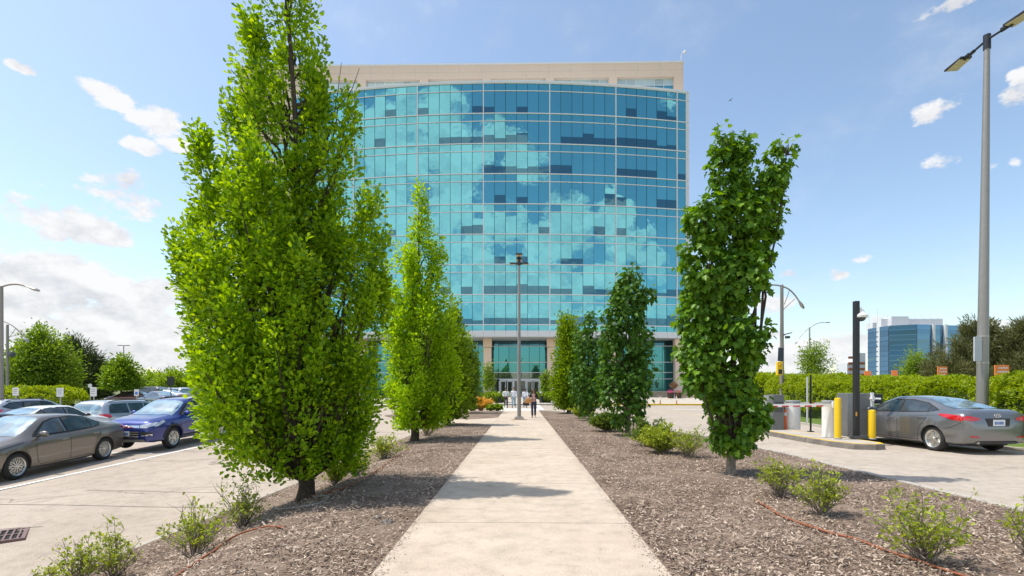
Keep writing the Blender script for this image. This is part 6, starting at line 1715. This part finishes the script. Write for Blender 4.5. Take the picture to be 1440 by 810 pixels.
# --- blue compact SUV
def squash(q):
    """lower the greenhouse of the SUV outline a little"""
    return 1.0+(q-1.0)*.84 if q > 1.0 else q
ESC = [(-2.26, .50, .90, .98, .66, .72, .62), (-2.22, .38, 1.02, 1.10, .76, .80, .64), (-2.12, .32, 1.06, 1.34, .82, .85, .66), (-1.85, .29, 1.06, 1.58, .86, .89, .62), (-1.4, .27, 1.055, 1.655, .875, .905, .60), (-.7, .26, 1.04, 1.685, .88, .91, .61), (0, .26, 1.02, 1.685, .88, .91, .62),
       (.35, .26, 1.01, 1.625, .88, .91, .61), (.75, .26, 1.005, 1.40, .88, .91, .64), (1.12, .27, 1.0, 1.16, .88, .905, .70), (1.5, .28, .985, 1.09, .88, .90, .70), (1.9, .30, .94, 1.035, .86, .875, .66), (2.1, .31, .90, .975, .82, .83, .64), (2.20, .32, .84, .90, .77, .78, .62), (2.255, .34, .76, .81, .71, .73, .60), (2.28, .40, .68, .72, .64, .66, .55)]
ESC = [(k[0], k[1], squash(k[2]), squash(k[3]), k[4]*.955, k[5]*.955, k[6]*.955) for k in ESC]
ESC_CFG = dict(track=.90, wheel='double', rim=.64, flare=.03, mirror=(.75, 1.10), rails=(-1.7, .1, .56, 1.7), handle_mat='paint_blue',
    dlo=[(.95, 1.07), (.4, 1.47), (.1, 1.56), (-.9, 1.56), (-1.6, 1.50), (-2.0, 1.27), (-1.7, 1.16), (-.5, 1.10)],
    side=[[(.78, 1.10), (.36, 1.42), (.1, 1.52), (-.1, 1.53), (-.1, 1.11)], [(-.17, 1.12), (-.17, 1.53), (-.95, 1.52), (-1.05, 1.17)], [(-1.12, 1.18), (-1.03, 1.515), (-1.55, 1.46), (-1.9, 1.27), (-1.65, 1.20)]],
    windshield=[(-.72, 1.20), (0, 1.27), (.72, 1.20), (.66, .80), (.58, .40), (.30, .34), (-.30, .34), (-.58, .40), (-.66, .80)],
    rear=('y-', [(-.6, 1.14), (.6, 1.14), (.54, 1.50), (-.54, 1.50)]),
    tail=[('y-', [(.62, .95), (.62, 1.1), (.8, 1.12), (.8, .95)]), ('y-', [(-.62, .95), (-.62, 1.1), (-.8, 1.12), (-.8, .95)])],
    head=[('y+', [(.46, .78), (.46, .86), (.80, .93), (.80, .83), (.66, .77)]), ('y+', [(-.46, .78), (-.46, .86), (-.80, .93), (-.80, .83), (-.66, .77)]), ('x+', [(2.1, .80), (2.06, .88), (1.72, .97), (1.68, .92), (1.9, .83)]), ('x-', [(2.1, .80), (2.06, .88), (1.72, .97), (1.68, .92), (1.9, .83)])],
    extra=[('upper_grille', 'chrome', 'y+', [(-.44, .775), (.44, .775), (.44, .85), (-.44, .85)]), ('lower_grille', 'cladding', 'y+', [(-.42, .44), (.42, .44), (.46, .68), (-.46, .68)]),
           ('grille_bar', 'chrome', 'y+', [(-.42, .50), (.42, .50), (.42, .525), (-.42, .525)]), ('grille_bar', 'chrome', 'y+', [(-.43, .57), (.43, .57), (.43, .595), (-.43, .595)]), ('grille_bar', 'chrome', 'y+', [(-.44, .635), (.44, .635), (.44, .66), (-.44, .66)]),
           ('fog_recess', 'cladding', 'y+', [(.50, .50), (.50, .68), (.78, .62), (.80, .52)]), ('fog_recess', 'cladding', 'y+', [(-.50, .50), (-.50, .68), (-.78, .62), (-.80, .52)]),
           ('fog_lamp', 'lamp_clear', 'y+', [(.52, .515), (.54, .55), (.78, .58), (.78, .53)]), ('fog_lamp', 'lamp_clear', 'y+', [(-.52, .515), (-.54, .55), (-.78, .58), (-.78, .53)]),
           ('bumper_skirt', 'galv', 'y+', [(-.62, .34), (.62, .34), (.58, .42), (-.58, .42)]), ('turn_signal', 'lamp_amber', 'x-', [(1.84, .90), (1.80, .955), (1.70, .97), (1.68, .92)]), ('turn_signal', 'lamp_amber', 'x+', [(1.84, .90), (1.80, .955), (1.70, .97), (1.68, .92)])],
    seams=[[(.92, 1.03), (.98, .8), (.95, .42)], [(-.14, 1.08), (-.15, .4)], [(-1.15, 1.12), (-1.1, .85), (-.95, .6), (-.88, .4)], [(.9, .38), (-.9, .38)]],
    handles=[(.05, .90), (-.95, .94)], plates=[(1, .60)], windshield_mat='car_glass_pale')
for k_ in ('side',): ESC_CFG[k_] = [[(a_, squash(b_)) for a_, b_ in w_] for w_ in ESC_CFG[k_]]
ESC_CFG['dlo'] = [(a_, squash(b_)) for a_, b_ in ESC_CFG['dlo']]; ESC_CFG['rear'] = ('y-', [(a_, squash(b_)) for a_, b_ in ESC_CFG['rear'][1]]); ESC_CFG['track'] = .865
ax = (1.32, -1.37)
pw = gpt(248, 629); xw = pw.x; o = Vector((xw-.87-.02, pw.y+ax[0], 0))
rz = math.pi+R(-1.5)
zf = gz(xw, pw.y)-.03; zr = gz(xw, pw.y+2.7)-.03
t, bv = car('parked_suv', 'bright blue compact SUV facing the camera, half hidden by the big oak', (o.x, o.y, (zf+zr)/2), rz, ESC, ax, .355, 'paint_blue', ESC_CFG, tilt=(math.atan2(zf-zr, 2.7), 0))
h = bv.ray_cast(Vector((0, 5, .81)), Vector((0, -1, 0))); mb = MB(); mb.lathe([(0, .02), (.055, .016), (.075, .0)], h[0], 20, Matrix.Rotation(R(-90), 3, 'X') @ Matrix(((1.35, 0, 0), (0, .6, 0), (0, 0, 1)))); mb.build('badge', [M('chrome')], t, smooth=True)
# lower black cladding
def cladding(t, bv, y0, y1, z0, z1, axl, wr):
    for ax_ in ('x+', 'x-'):
        decal(bv, [(axl[1]+wr*1.2, z0), (axl[0]-wr*1.2, z0), (axl[0]-wr*1.2, z1), (axl[1]+wr*1.2, z1)], ax_, .012, 'sill_cladding', 'cladding', t, .1)
        for a in axl:
            ro, ri = wr*1.13+.07, wr*1.13+.004
            pl = [(a+math.cos(R(q))*ro, wr+math.sin(R(q))*ro) for q in range(-8, 189, 14)]+[(a+math.cos(R(q))*ri, wr+math.sin(R(q))*ri) for q in range(188, -9, -14)]
            decal(bv, pl, ax_, .012, 'arch_cladding', 'cladding', t, .1)
cladding(t, bv, 0, 0, .30, .42, ax, .355)
# --- silver minivan
VAN = [(-2.5, .50, .95, 1.02, .70, .76, .66), (-2.46, .36, 1.06, 1.25, .82, .86, .70), (-2.36, .30, 1.09, 1.52, .88, .92, .68), (-2.1, .27, 1.09, 1.70, .91, .95, .67), (-1.5, .25, 1.07, 1.745, .92, .97, .68), (-.5, .24, 1.05, 1.755, .92, .975, .69), (.4, .24, 1.02, 1.73, .92, .975, .69),
       (.85, .24, 1.01, 1.60, .92, .97, .68), (1.3, .25, 1.0, 1.32, .91, .965, .70), (1.7, .26, .97, 1.12, .90, .95, .72), (2.1, .27, .90, 1.0, .86, .90, .66), (2.4, .30, .75, .82, .74, .78, .56), (2.5, .38, .62, .66, .6, .62, .46)]
VAN_CFG = dict(track=.96, wheel='five', rim=.62, flare=.02, mirror=(1.15, 1.10), rails=(-2.0, .5, .64, 1.76), far=False, handle_mat='chrome',
    side=[[(-2.2, 1.16), (-2.08, 1.5), (-1.9, 1.58), (-1.05, 1.60), (-1.05, 1.15)], [(-.97, 1.15), (-.97, 1.60), (-.05, 1.60), (-.05, 1.12)], [(.03, 1.12), (.03, 1.60), (.45, 1.57), (.85, 1.43), (1.2, 1.16)]],
    windshield=[(-.74, 1.62), (0, 1.70), (.74, 1.62), (.66, 1.1), (.58, .78), (-.58, .78), (-.66, 1.1)],
    rear=('y-', [(-.70, 1.16), (.70, 1.16), (.66, 1.35), (.56, 1.60), (-.56, 1.60), (-.66, 1.35)]), rear_mat='car_glass_pale',
    tail=[('y-', [(.62, .95), (.60, 1.10), (.66, 1.14), (.88, 1.14), (.88, .98)]), ('y-', [(-.62, .95), (-.60, 1.10), (-.66, 1.14), (-.88, 1.14), (-.88, .98)]), ('x+', [(-2.42, .96), (-2.40, 1.12), (-2.2, 1.10), (-2.15, 1.02), (-2.25, .96)]), ('x-', [(-2.42, .96), (-2.40, 1.12), (-2.2, 1.10), (-2.15, 1.02), (-2.25, .96)])],
    seams=[[(-1.01, 1.1), (-1.02, .4)], [(0, 1.1), (0, .36)], [(1.3, 1.05), (1.3, .8), (1.2, .4)], [(-2.0, 1.02), (-.1, 1.02)]], handles=[(-.88, .98), (.12, .95)], plates=[(-1, .85)])
def park(name, label, px, Y, rz, keys, ax, wr, pm, cfg, zg=None, **kw):
    x = xat(px, Y); z = gz(x, Y)-.03 if zg is None else zg
    return car(name, label, (x, Y, z), rz, keys, ax, wr, pm, cfg, **kw)
# rear bumper line at Y=22.7
x = xat(150, 22.9)-.93; zv = zat(563, 23.4)-1.76
park('parked_minivan', 'silver minivan seen from behind between the white sedan and the blue SUV', 720, 1, 0, VAN, (1.5, -1.45), .34, 'paint_silver', VAN_CFG) if False else None
t, bv = car('parked_minivan', 'silver minivan seen from behind between the white sedan and the blue car', (x, 22.9+2.5, zv), R(-1), VAN, (1.5, -1.45), .34, 'paint_silver', VAN_CFG)
# --- white coupe-like sedan and neighbours behind the taupe sedan
SED = COR
SED_CFG = dict(COR_CFG); SED_CFG.update(wheel='five')
def far_cfg(c):
    d = dict(c); d['far'] = True; d.pop('dlo', None); return d
x = xat(70, 19.8)-.9; zv = zat(569.5, 21.5)-1.44
car('parked_sedan', 'white sedan parked just behind the roof of the taupe sedan', (x-.35, 21.3, zv), R(-4), [(k[0], k[1], k[2], k[3]+(0 if k[3] < 1.2 else -.02), k[4], k[5], k[6]) for k in SED], (1.36, -1.34), .325, 'paint_white', SED_CFG)
x = xat(20, 23.5)-.9; zv = zat(561, 25)-1.58
car('parked_suv', 'silver SUV roof at the far left edge behind the white sedan', (x-.2, 25.5, zv), R(-4), ESC, (1.32, -1.37), .355, 'paint_silver', dict(ESC_CFG, wheel='five', plates=[]))
x = xat(-8, 18); zv = zat(583, 18.5)-1.43
car('parked_sedan', 'dark blue sedan barely visible at the left edge between taupe and white sedans', (x-1.2, 19.0, zv), R(-3), SED, (1.36, -1.34), .325, 'paint_slate', dict(SED_CFG, plates=[]))
# --- far cars across the left lot
gF = 'far cars beyond the low hedge'
FC = far_cfg(COR_CFG); FE = far_cfg(ESC_CFG); FV = far_cfg(VAN_CFG)
FE['plates'] = []; FC['plates'] = []; FV['plates'] = []
for (kind, label, px, Y, rz, pm, ptop) in (
        ('s', 'dark slate sedan with red tail light, nearest of the far cars', 223, 44, R(62), 'paint_slate', 550),
        ('e', 'black SUV behind the dark slate sedan', 207, 56, R(80), 'paint_dark', 543.5),
        ('e', 'dark SUV just right of the black one, farther back', 222, 62, R(95), 'paint_dark', 544.5),
        ('v', 'silver van far across the car park, right of the dark board sign', 247, 60, R(60), 'paint_silver', 545),
        ('s', 'pale car roof farthest right across the car park, next to the oak leaves', 258, 70, R(75), 'paint_slate', 544.5),
        ('s', 'white car between the two dark SUVs and the sign post', 231, 56, R(88), 'paint_white', 548),
        ('s', 'dark red car left of the black SUV, under the small round tree', 184, 52, R(90), 'paint_red', 550)):
    keys, axl, wr_, cfg = {'s': (SED, (1.36, -1.34), .325, FC), 'e': (ESC, (1.32, -1.37), .355, FE), 'v': (VAN, (1.5, -1.45), .34, FV)}[kind]
    hgt = {'s': 1.45, 'e': 1.58, 'v': 1.75}[kind]
    car('parked_suv' if kind == 'e' else ('parked_minivan' if kind == 'v' else 'parked_sedan'), label, (xat(px, Y), Y, zat(ptop, Y)-hgt), rz, keys, axl, wr_, pm, cfg, group=gF)
# --- silver grey sedan leaving past the pay station
ELA = [(-2.27, .46, .70, .76, .56, .60, .50), (-2.25, .34, .86, .92, .70, .74, .60), (-2.19, .27, .97, 1.045, .80, .83, .63), (-2.02, .23, 1.01, 1.115, .845, .865, .64), (-1.75, .21, 1.005, 1.135, .86, .885, .62), (-1.4, .19, .985, 1.235, .865, .893, .565),
       (-.95, .18, .965, 1.355, .865, .893, .555), (-.45, .175, .945, 1.425, .865, .89, .57), (0, .175, .93, 1.435, .865, .888, .575), (.35, .175, .915, 1.39, .865, .885, .56), (.85, .18, .895, 1.17, .86, .885, .60), (1.25, .18, .87, 1.0, .855, .88, .64), (1.6, .19, .83, .93, .84, .87, .64),
       (1.95, .20, .76, .83, .79, .82, .58), (2.18, .22, .64, .70, .68, .71, .5), (2.26, .30, .52, .56, .54, .56, .42)]
ELA_CFG = dict(track=.885, wheel='five', rim=.69, flare=.03, arch=1.12, mirror=(.70, 1.0),
    dlo=[(.92, .95), (.5, 1.22), (.15, 1.335), (-.45, 1.345), (-.95, 1.265), (-1.42, 1.075), (-1.15, 1.02), (-.4, .985)],
    side=[[(.72, 1.0), (.42, 1.21), (.12, 1.30), (-.17, 1.315), (-.17, 1.0)], [(-.24, 1.0), (-.24, 1.315), (-.45, 1.312), (-.9, 1.245), (-1.10, 1.17), (-1.10, 1.035)], [(-1.14, 1.04), (-1.14, 1.15), (-1.34, 1.075), (-1.25, 1.05)]],
    windshield=[(-.64, 1.22), (.64, 1.22), (.58, .8), (.50, .40), (-.50, .40), (-.58, .8)],
    rear=[(-.60, -1.74), (0, -1.80), (.60, -1.74), (.55, -1.3), (.47, -.86), (.25, -.80), (-.25, -.80), (-.47, -.86), (-.55, -1.3)], rear_mat='car_glass_pale',
    tail=[('x-', [(-1.50, .985), (-1.62, .93), (-1.95, .845), (-2.16, .83), (-2.22, .90), (-2.1, .965), (-1.8, .985)]), ('x+', [(-1.50, .985), (-1.62, .93), (-1.95, .845), (-2.16, .83), (-2.22, .90), (-2.1, .965), (-1.8, .985)]),
          ('y-', [(.46, .86), (.50, .915), (.72, .96), (.82, .95), (.82, .85), (.66, .83)]), ('y-', [(-.46, .86), (-.50, .915), (-.72, .96), (-.82, .95), (-.82, .85), (-.66, .83)])],
    extra=[('reflector', 'lamp_red', 'y-', [(.5, .42), (.5, .45), (.72, .47), (.72, .43)]), ('reflector', 'lamp_red', 'y-', [(-.5, .42), (-.5, .45), (-.72, .47), (-.72, .43)]), ('reversing_lamp', 'lamp_clear', 'y-', [(.48, .855), (.50, .885), (.68, .87), (.66, .835)]), ('reversing_lamp', 'lamp_clear', 'y-', [(-.48, .855), (-.50, .885), (-.68, .87), (-.66, .835)]),
           ('plate_recess', 'cladding', 'y-', [(-.27, .70), (.27, .70), (.33, .90), (-.33, .90)]), ('rear_valance', 'cladding', 'y-', [(-.6, .30), (.6, .30), (.5, .34), (-.5, .34)])],
    seams=[[(.84, .91), (.88, .7), (.82, .30)], [(-.205, .98), (-.22, .6), (-.20, .26)], [(-1.2, 1.0), (-1.18, .86), (-1.02, .68), (-.94, .5), (-.88, .28)], [(-2.15, .80), (-1.9, .66), (-1.72, .62)], [(.75, .27), (-.9, .27)]],
    handles=[(-.0, .83), (-1.02, .87)], plates=[(-1, .79)])
pr = gpt(1306, 634, -.03); fi = R(5)
hd = Vector((-math.sin(fi), math.cos(fi), 0)); xx = Vector((hd.y, -hd.x, 0))
o = Vector((pr.x, pr.y, 0))+xx*(.885)-hd*(-1.36)+Vector((.10, 0, 0))
t, bv = car('moving_sedan', 'silver grey sedan stopped at the pay station, seen from its rear left', (o.x, o.y, gz(o.x, o.y)-.03), fi, ELA, (1.34, -1.36), .325, 'paint_steel', ELA_CFG, group=None)
# slanted letter badge in an oval on the boot lid
h = bv.ray_cast(Vector((0, -5, .965)), Vector((0, 1, 0))); c = h[0]
mb = MB(); rg_ = []
ep = [(math.cos(q*math.pi/12)*.085, -.012, math.sin(q*math.pi/12)*.045) for q in range(25)]
mb.tube([c+Vector(p) for p in ep], .006, 5, cap=False)
for s in (-1, 1): mb.tube([c+Vector((s*.032-.012, -.014, -.036)), c+Vector((s*.032+.012, -.014, .036))], .0085, 5)
mb.tube([c+Vector((-.035, -.014, -.008)), c+Vector((.035, -.014, .010))], .0075, 5)
mb.build('badge', [M('chrome')], t, smooth=True)
mb = MB(); mb.add([(-.02, -.88, 1.41), (.02, -.88, 1.41), (.004, -.98, 1.46), (-.004, -.98, 1.46), (0, -.80, 1.41)], [(0, 1, 2, 3), (0, 4, 1), (0, 3, 4), (1, 4, 2), (3, 2, 4)]); mb.build('roof_antenna', [M('seam')], t)
mb = MB(); mb.tube([(-.5, -2.1, .30), (-.5, -2.24, .29)], .035, 10); mb.build('exhaust_pipe', [M('galv')], t, smooth=True)
# ------------------------------------------------------------------ people
pmat('skin', (.50, .30, .20), .55); pmat('skin_dark', (.30, .17, .11), .55); pmat('hair_black', (.015, .012, .01), .6); pmat('hair_brown', (.05, .028, .018), .55)
pmat('cloth_white', (.72, .72, .76), .8); pmat('cloth_black', (.02, .02, .022), .85); pmat('cloth_navy', (.04, .045, .085), .85); pmat('cloth_denim', (.13, .25, .36), .85); pmat('cloth_denim_pale', (.24, .36, .43), .85)
pmat('cloth_charcoal', (.05, .045, .055), .85); pmat('bag_tan', (.62, .30, .10), .6); pmat('bag_black', (.03, .03, .035), .6); pmat('cloth_pink', (.70, .40, .38), .8); pmat('shoe', (.6, .5, .42), .6); pmat('shoe_dark', (.03, .025, .02), .5); pmat('eye_dark', (.02, .015, .01), .3); pmat('lip', (.40, .14, .11), .5)
def skin_mesh(verts, edges, radii, sub=2, root=0):
    me = bpy.data.meshes.new('sk'); me.from_pydata([tuple(v) for v in verts], edges, []); ob = link('sk', me)
    md = ob.modifiers.new('s', 'SKIN'); md.use_smooth_shade = True
    for i, r in enumerate(radii):
        q = me.skin_vertices[0].data[i]; q.radius = (r, r) if not isinstance(r, tuple) else r; q.use_root = (i == root)
    md2 = ob.modifiers.new('d', 'SUBSURF'); md2.levels = sub; md2.render_levels = sub
    dg = bpy.context.evaluated_depsgraph_get(); out = bpy.data.meshes.new_from_object(ob.evaluated_get(dg)); bpy.data.objects.remove(ob)
    return out
def finish(me, name, mat, parent):
    me.materials.clear(); me.materials.append(M(mat)); me.name = name
    for p in me.polygons: p.use_smooth = True; p.material_index = 0
    return link(name, me, parent)
def person(label, loc, rz, H, pose, skin, hair, top, trousers, shoe, female=False, longhair=False):
    s = H/1.75
    t = empty('person', loc, label, 'person', None, rz)      # local -Y is the way the person faces
    J = {'pelvis': (0, 0, .95), 'waist': (0, .0, 1.10), 'chest': (0, 0, 1.30), 'neck': (0, .005, 1.47), 'head0': (0, -.01, 1.56), 'head1': (0, -.015, 1.66), 'head2': (0, 0, 1.71)}
    sw = .17 if female else .20; hw = .095
    for sd, k in ((-1, 'r'), (1, 'l')):
        J['sh'+k] = (sd*sw, 0, 1.41)
        ex, ey, ez = pose['elbow'+k]; J['el'+k] = (sd*ex, ey, ez); hx, hy, hz = pose['hand'+k]; J['wr'+k] = (sd*hx, hy, hz)
        J['hip'+k] = (sd*hw, 0, .90); kx, ky, kz = pose['knee'+k]; J['kn'+k] = (sd*kx, ky, kz); fx, fy, fz = pose['foot'+k]; J['an'+k] = (sd*fx, fy, fz+.08); J['to'+k] = (sd*(fx+.03), fy-.16, fz+.035); J['he'+k] = (sd*fx, fy+.05, fz+.04)
    Rr = {'pelvis': (.15 if female else .145, .105), 'waist': (.115 if female else .135, .09), 'chest': (.145 if female else .165, .11), 'neck': .052, 'head0': (.065, .07), 'head1': (.078, .092), 'head2': (.06, .075)}
    for k in 'rl': Rr.update({'sh'+k: .062, 'el'+k: .042, 'wr'+k: .026, 'hip'+k: .09, 'kn'+k: .058, 'an'+k: .038, 'to'+k: .028, 'he'+k: .035})
    E = [('pelvis', 'waist'), ('waist', 'chest'), ('chest', 'neck'), ('neck', 'head0'), ('head0', 'head1'), ('head1', 'head2')]
    for k in 'rl': E += [('chest', 'sh'+k), ('sh'+k, 'el'+k), ('el'+k, 'wr'+k), ('pelvis', 'hip'+k), ('hip'+k, 'kn'+k), ('kn'+k, 'an'+k), ('an'+k, 'to'+k), ('an'+k, 'he'+k)]
    def build(names, grow, edges=E, sub=2, over={}):
        idx = {n: i for i, n in enumerate(names)}; ed = [(idx[a], idx[b]) for a, b in edges if a in idx and b in idx]
        rr = []
        for n in names:
            r = over.get(n, Rr[n]); rr.append(tuple((x+grow)*s for x in r) if isinstance(r, tuple) else (r+grow)*s)
        return skin_mesh([Vector(J[n])*s for n in names], ed, rr, sub)
    body = build(list(J.keys()), 0.0)
    # hands: palm, four fingers and a thumb grown from inside the wrist, joined to the body mesh
    bm = bmesh.new(); bm.from_mesh(body)
    for k, sd in (('r', -1), ('l', 1)):
        w = Vector(J['wr'+k]); e = Vector(J['el'+k]); d = (w-e).normalized(); sdv = d.cross(Vector((0, 0, 1)) if abs(d.z) < .8 else Vector((0, 1, 0))).normalized(); up = sdv.cross(d)
        mbh = MB()
        def pt(a, b_, c_): return (w+d*a+sdv*b_+up*c_)*s
        mbh.tube([pt(-.03, 0, 0), pt(.02, 0, 0), pt(.06, 0, 0), pt(.095, 0, -.004)], [.022*s, .028*s, .034*s, .026*s], 8)
        for i, ln in enumerate((.062, .074, .07, .056)):
            b_ = (-.027+i*.018); mbh.tube([pt(.08, b_, 0), pt(.10+ln*.4, b_*1.1, -.006), pt(.10+ln*.75, b_*1.1, -.018), pt(.10+ln*.95, b_*1.1, -.03)], [.0095*s, .009*s, .008*s, .006*s], 6)
        mbh.tube([pt(.03, -.024*sd, 0), pt(.055, -.045*sd, -.01), pt(.085, -.05*sd, -.02)], [.012*s, .010*s, .007*s], 6)
        hm = bpy.data.meshes.new('h'); hm.from_pydata(mbh.v, [], mbh.f); bm.from_mesh(hm); bpy.data.meshes.remove(hm)
    # nose and ears
    mbh = MB(); mbh.add([(Vector(q)*s) for q in ((0, -.115, 1.60), (-.016, -.09, 1.595), (.016, -.09, 1.595), (0, -.092, 1.64))], [(0, 2, 3), (0, 3, 1), (0, 1, 2)])
    for sd in (-1, 1): mbh.tube([Vector((sd*.075, .0, 1.59))*s, Vector((sd*.088, .005, 1.615))*s, Vector((sd*.08, .0, 1.64))*s], [.008*s, .014*s, .008*s], 6)
    hm = bpy.data.meshes.new('h'); hm.from_pydata([tuple(v) for v in mbh.v], [], mbh.f); bm.from_mesh(hm); bpy.data.meshes.remove(hm)
    bm.to_mesh(body); bm.free()
    bo = finish(body, 'body', skin, t)
    mb = MB()
    for sd in (-1, 1): mb.box(Vector((sd*.03, -.098, 1.625))*s, (.018*s, .01*s, .008*s))
    mb.build('eyes', [M('eye_dark')], t)
    mb = MB(); mb.box(Vector((0, -.092, 1.565))*s, (.035*s, .012*s, .008*s)); mb.build('mouth', [M('lip')], t)
    sleeves = pose.get('sleeve', 1.0)
    J2 = dict(J)
    for k in 'rl':
        a = Vector(J['el'+k]); b_ = Vector(J['wr'+k]); J['wr'+k] = tuple(a.lerp(b_, sleeves*.93)); 
    J['neck'] = (0, .005, 1.445); oldsh = dict(Rr); Rr['neck'] = .045
    sh = build(['pelvis', 'waist', 'chest', 'neck', 'shr', 'elr', 'wrr', 'shl', 'ell', 'wrl'], .014, over={'wrr': .032, 'wrl': .032})
    finish(sh, 'shirt', top, t)
    J.update(J2)
    for k in 'rl': J['an'+k] = (J['an'+k][0], J['an'+k][1], J['an'+k][2]+.0)
    tr = build(['pelvis', 'hipr', 'knr', 'anr', 'hipl', 'knl', 'anl'], .013, over={'pelvis': (.135, .1), 'anr': .048, 'anl': .048, 'knr': .066, 'knl': .066})
    finish(tr, 'trousers', trousers, t)
    for k in 'rl':
        J3 = [Vector(J['he'+k])-Vector((0, 0, .012)), Vector(J['an'+k])-Vector((0, 0.01, .035)), Vector(J['to'+k])]
        finish(skin_mesh([v*s for v in J3], [(0, 1), (1, 2)], [.040*s, .042*s, .036*s], 1), 'shoe', shoe, t)
    # hair: cap and, when long, locks over the shoulders
    bm = bmesh.new(); bmesh.ops.create_uvsphere(bm, u_segments=18, v_segments=12, radius=1)
    for v in bm.verts:
        p = v.co.copy(); v.co = Vector((p.x*.092, p.y*.108+.012, p.z*.10+1.665))
        if p.z < .0 and p.y < -.1: v.co.y = -.03; v.co.z = max(v.co.z, 1.66)
        v.co *= s
    if longhair:
        for i in range(14):
            a = R(20+i*320/13-90+0); 
            if abs(math.degrees(a) % 360-270) < 34: continue
            x, y = math.cos(a)*.085, math.sin(a)*.09+.02
            m_ = MB(); m_.tube([Vector((x, y, 1.68))*s, Vector((x*1.25, y*1.2, 1.56))*s, Vector((x*1.35, y*1.1+.01, 1.44))*s, Vector((x*1.2, y*1.1, 1.34))*s], [.03*s, .036*s, .032*s, .01*s], 7)
            hm = bpy.data.meshes.new('h'); hm.from_pydata(m_.v, [], m_.f); bm.from_mesh(hm); bpy.data.meshes.remove(hm)
    hm = bpy.data.meshes.new('hair'); bm.to_mesh(hm); bm.free(); finish(hm, 'hair', hair, t)
    return t, s
std = dict(elbowr=(.25, .03, 1.13), elbowl=(.25, .03, 1.13), handr=(.25, -.05, .90), handl=(.25, -.05, .90), kneer=(.10, -.02, .50), kneel=(.10, -.02, .50), footr=(.10, 0, 0), footl=(.10, 0, 0))
def P_(**k): d = dict(std); d.update(k); return d
walk = P_(kneer=(.09, -.14, .52), footr=(.08, -.22, 0), kneel=(.09, .02, .50), footl=(.08, .26, .03), elbowr=(.23, .12, 1.14), handr=(.24, .16, .92), elbowl=(.23, -.05, 1.14), handl=(.23, -.22, .97))
def at_person(px, pfoot, phead):
    p = gpt(px, pfoot, 0); Y = p.y
    return p, (zat(phead, Y)-p.z)
p, h = at_person(749.5, 588, 548.3); p.z = .03
woman = P_(elbowr=(.25, -.02, 1.15), handr=(.18, -.20, 1.10), elbowl=(.24, .0, 1.14), handl=(.12, -.24, 1.16), kneer=(.085, -.10, .52), footr=(.075, -.16, 0), kneel=(.085, .03, .50), footl=(.075, .16, .02))
t, s = person('woman with long dark hair, black cardigan and navy trousers walking towards the camera with bags', (p.x+.04, p.y, .03), R(-4), min(1.72, max(1.6, h)), woman, 'skin', 'hair_brown', 'cloth_black', 'cloth_navy', 'shoe', True, True)
mb = MB(); mb.add([Vector(q)*s for q in ((-.07, -.128, 1.40), (.07, -.128, 1.40), (.075, -.150, 1.22), (.075, -.135, .96), (-.075, -.135, .96), (-.075, -.150, 1.22))], [(0, 1, 2, 5), (5, 2, 3, 4)]); mb.build('blouse', [M('cloth_pink')], t, smooth=True)
wo_loc = Vector((p.x+.04, p.y, .03))
b = empty('tote_bag', wo_loc+Vector((-.30, -.26, .80)), 'tan orange tote bag hanging at the arm of the dark haired woman', 'bag')
mb = MB(); mb.prism([(-.20, 0), (.17, 0), (.20, .10), (.17, .22), (.05, .30), (-.12, .27), (-.22, .14)], -.07, .07, Matrix.Rotation(R(90), 3, 'X')); mb.build('bag_body', [M('bag_tan')], b, bevel=.02, smooth=True)
mb = MB(); mb.tube(arc_pts((-.12, 0, .26), (0, .02, .62), (.10, 0, .27)), .012, 6); mb.build('strap', [M('bag_tan')], b, smooth=True)
b = empty('hand_bag', wo_loc+Vector((-.42, -.1, .66)), 'small black bag hanging below the tan bag of the dark haired woman', 'bag')
mb = MB(); mb.prism([(-.16, 0), (.16, 0), (.19, .16), (-.18, .18)], -.05, .05, Matrix.Rotation(R(90), 3, 'X')); mb.build('bag_body', [M('bag_black')], b, bevel=.02)
mb = MB(); mb.tube(arc_pts((-.1, 0, .17), (.05, 0, .6), (.14, 0, .17)), .01, 6); mb.build('strap', [M('bag_black')], b)
Yp_ = 44.5
for (px, foot, rz, pose, sk, hr, tp, trs, sh, lb, H) in (
        (711.5, 573.5, R(10), P_(elbowr=(.27, .0, 1.12), handr=(.16, -.14, 1.02), elbowl=(.27, 0, 1.12), handl=(.16, -.14, 1.02)), 'skin_dark', 'hair_black', 'cloth_white', 'cloth_charcoal', 'shoe_dark', 'man in a pale shirt and dark trousers, leftmost on the crosswalk, arms folded in front', 1.72),
        (722.5, 573.5, R(-8), walk, 'skin', 'hair_brown', 'cloth_white', 'cloth_denim_pale', 'shoe', 'person in a white shirt and pale blue jeans, second from the left on the crosswalk', 1.76),
        (738.5, 574, R(170), walk, 'skin_dark', 'hair_black', 'cloth_white', 'cloth_denim', 'shoe', 'person in white top and blue jeans walking away, just right of the lamp pole', 1.68)):
    p = gpt(px, foot); x = p.x
    person(lb, (x, p.y, gz(x, p.y)-.02), rz, H, pose, sk, hr, tp, trs, sh)
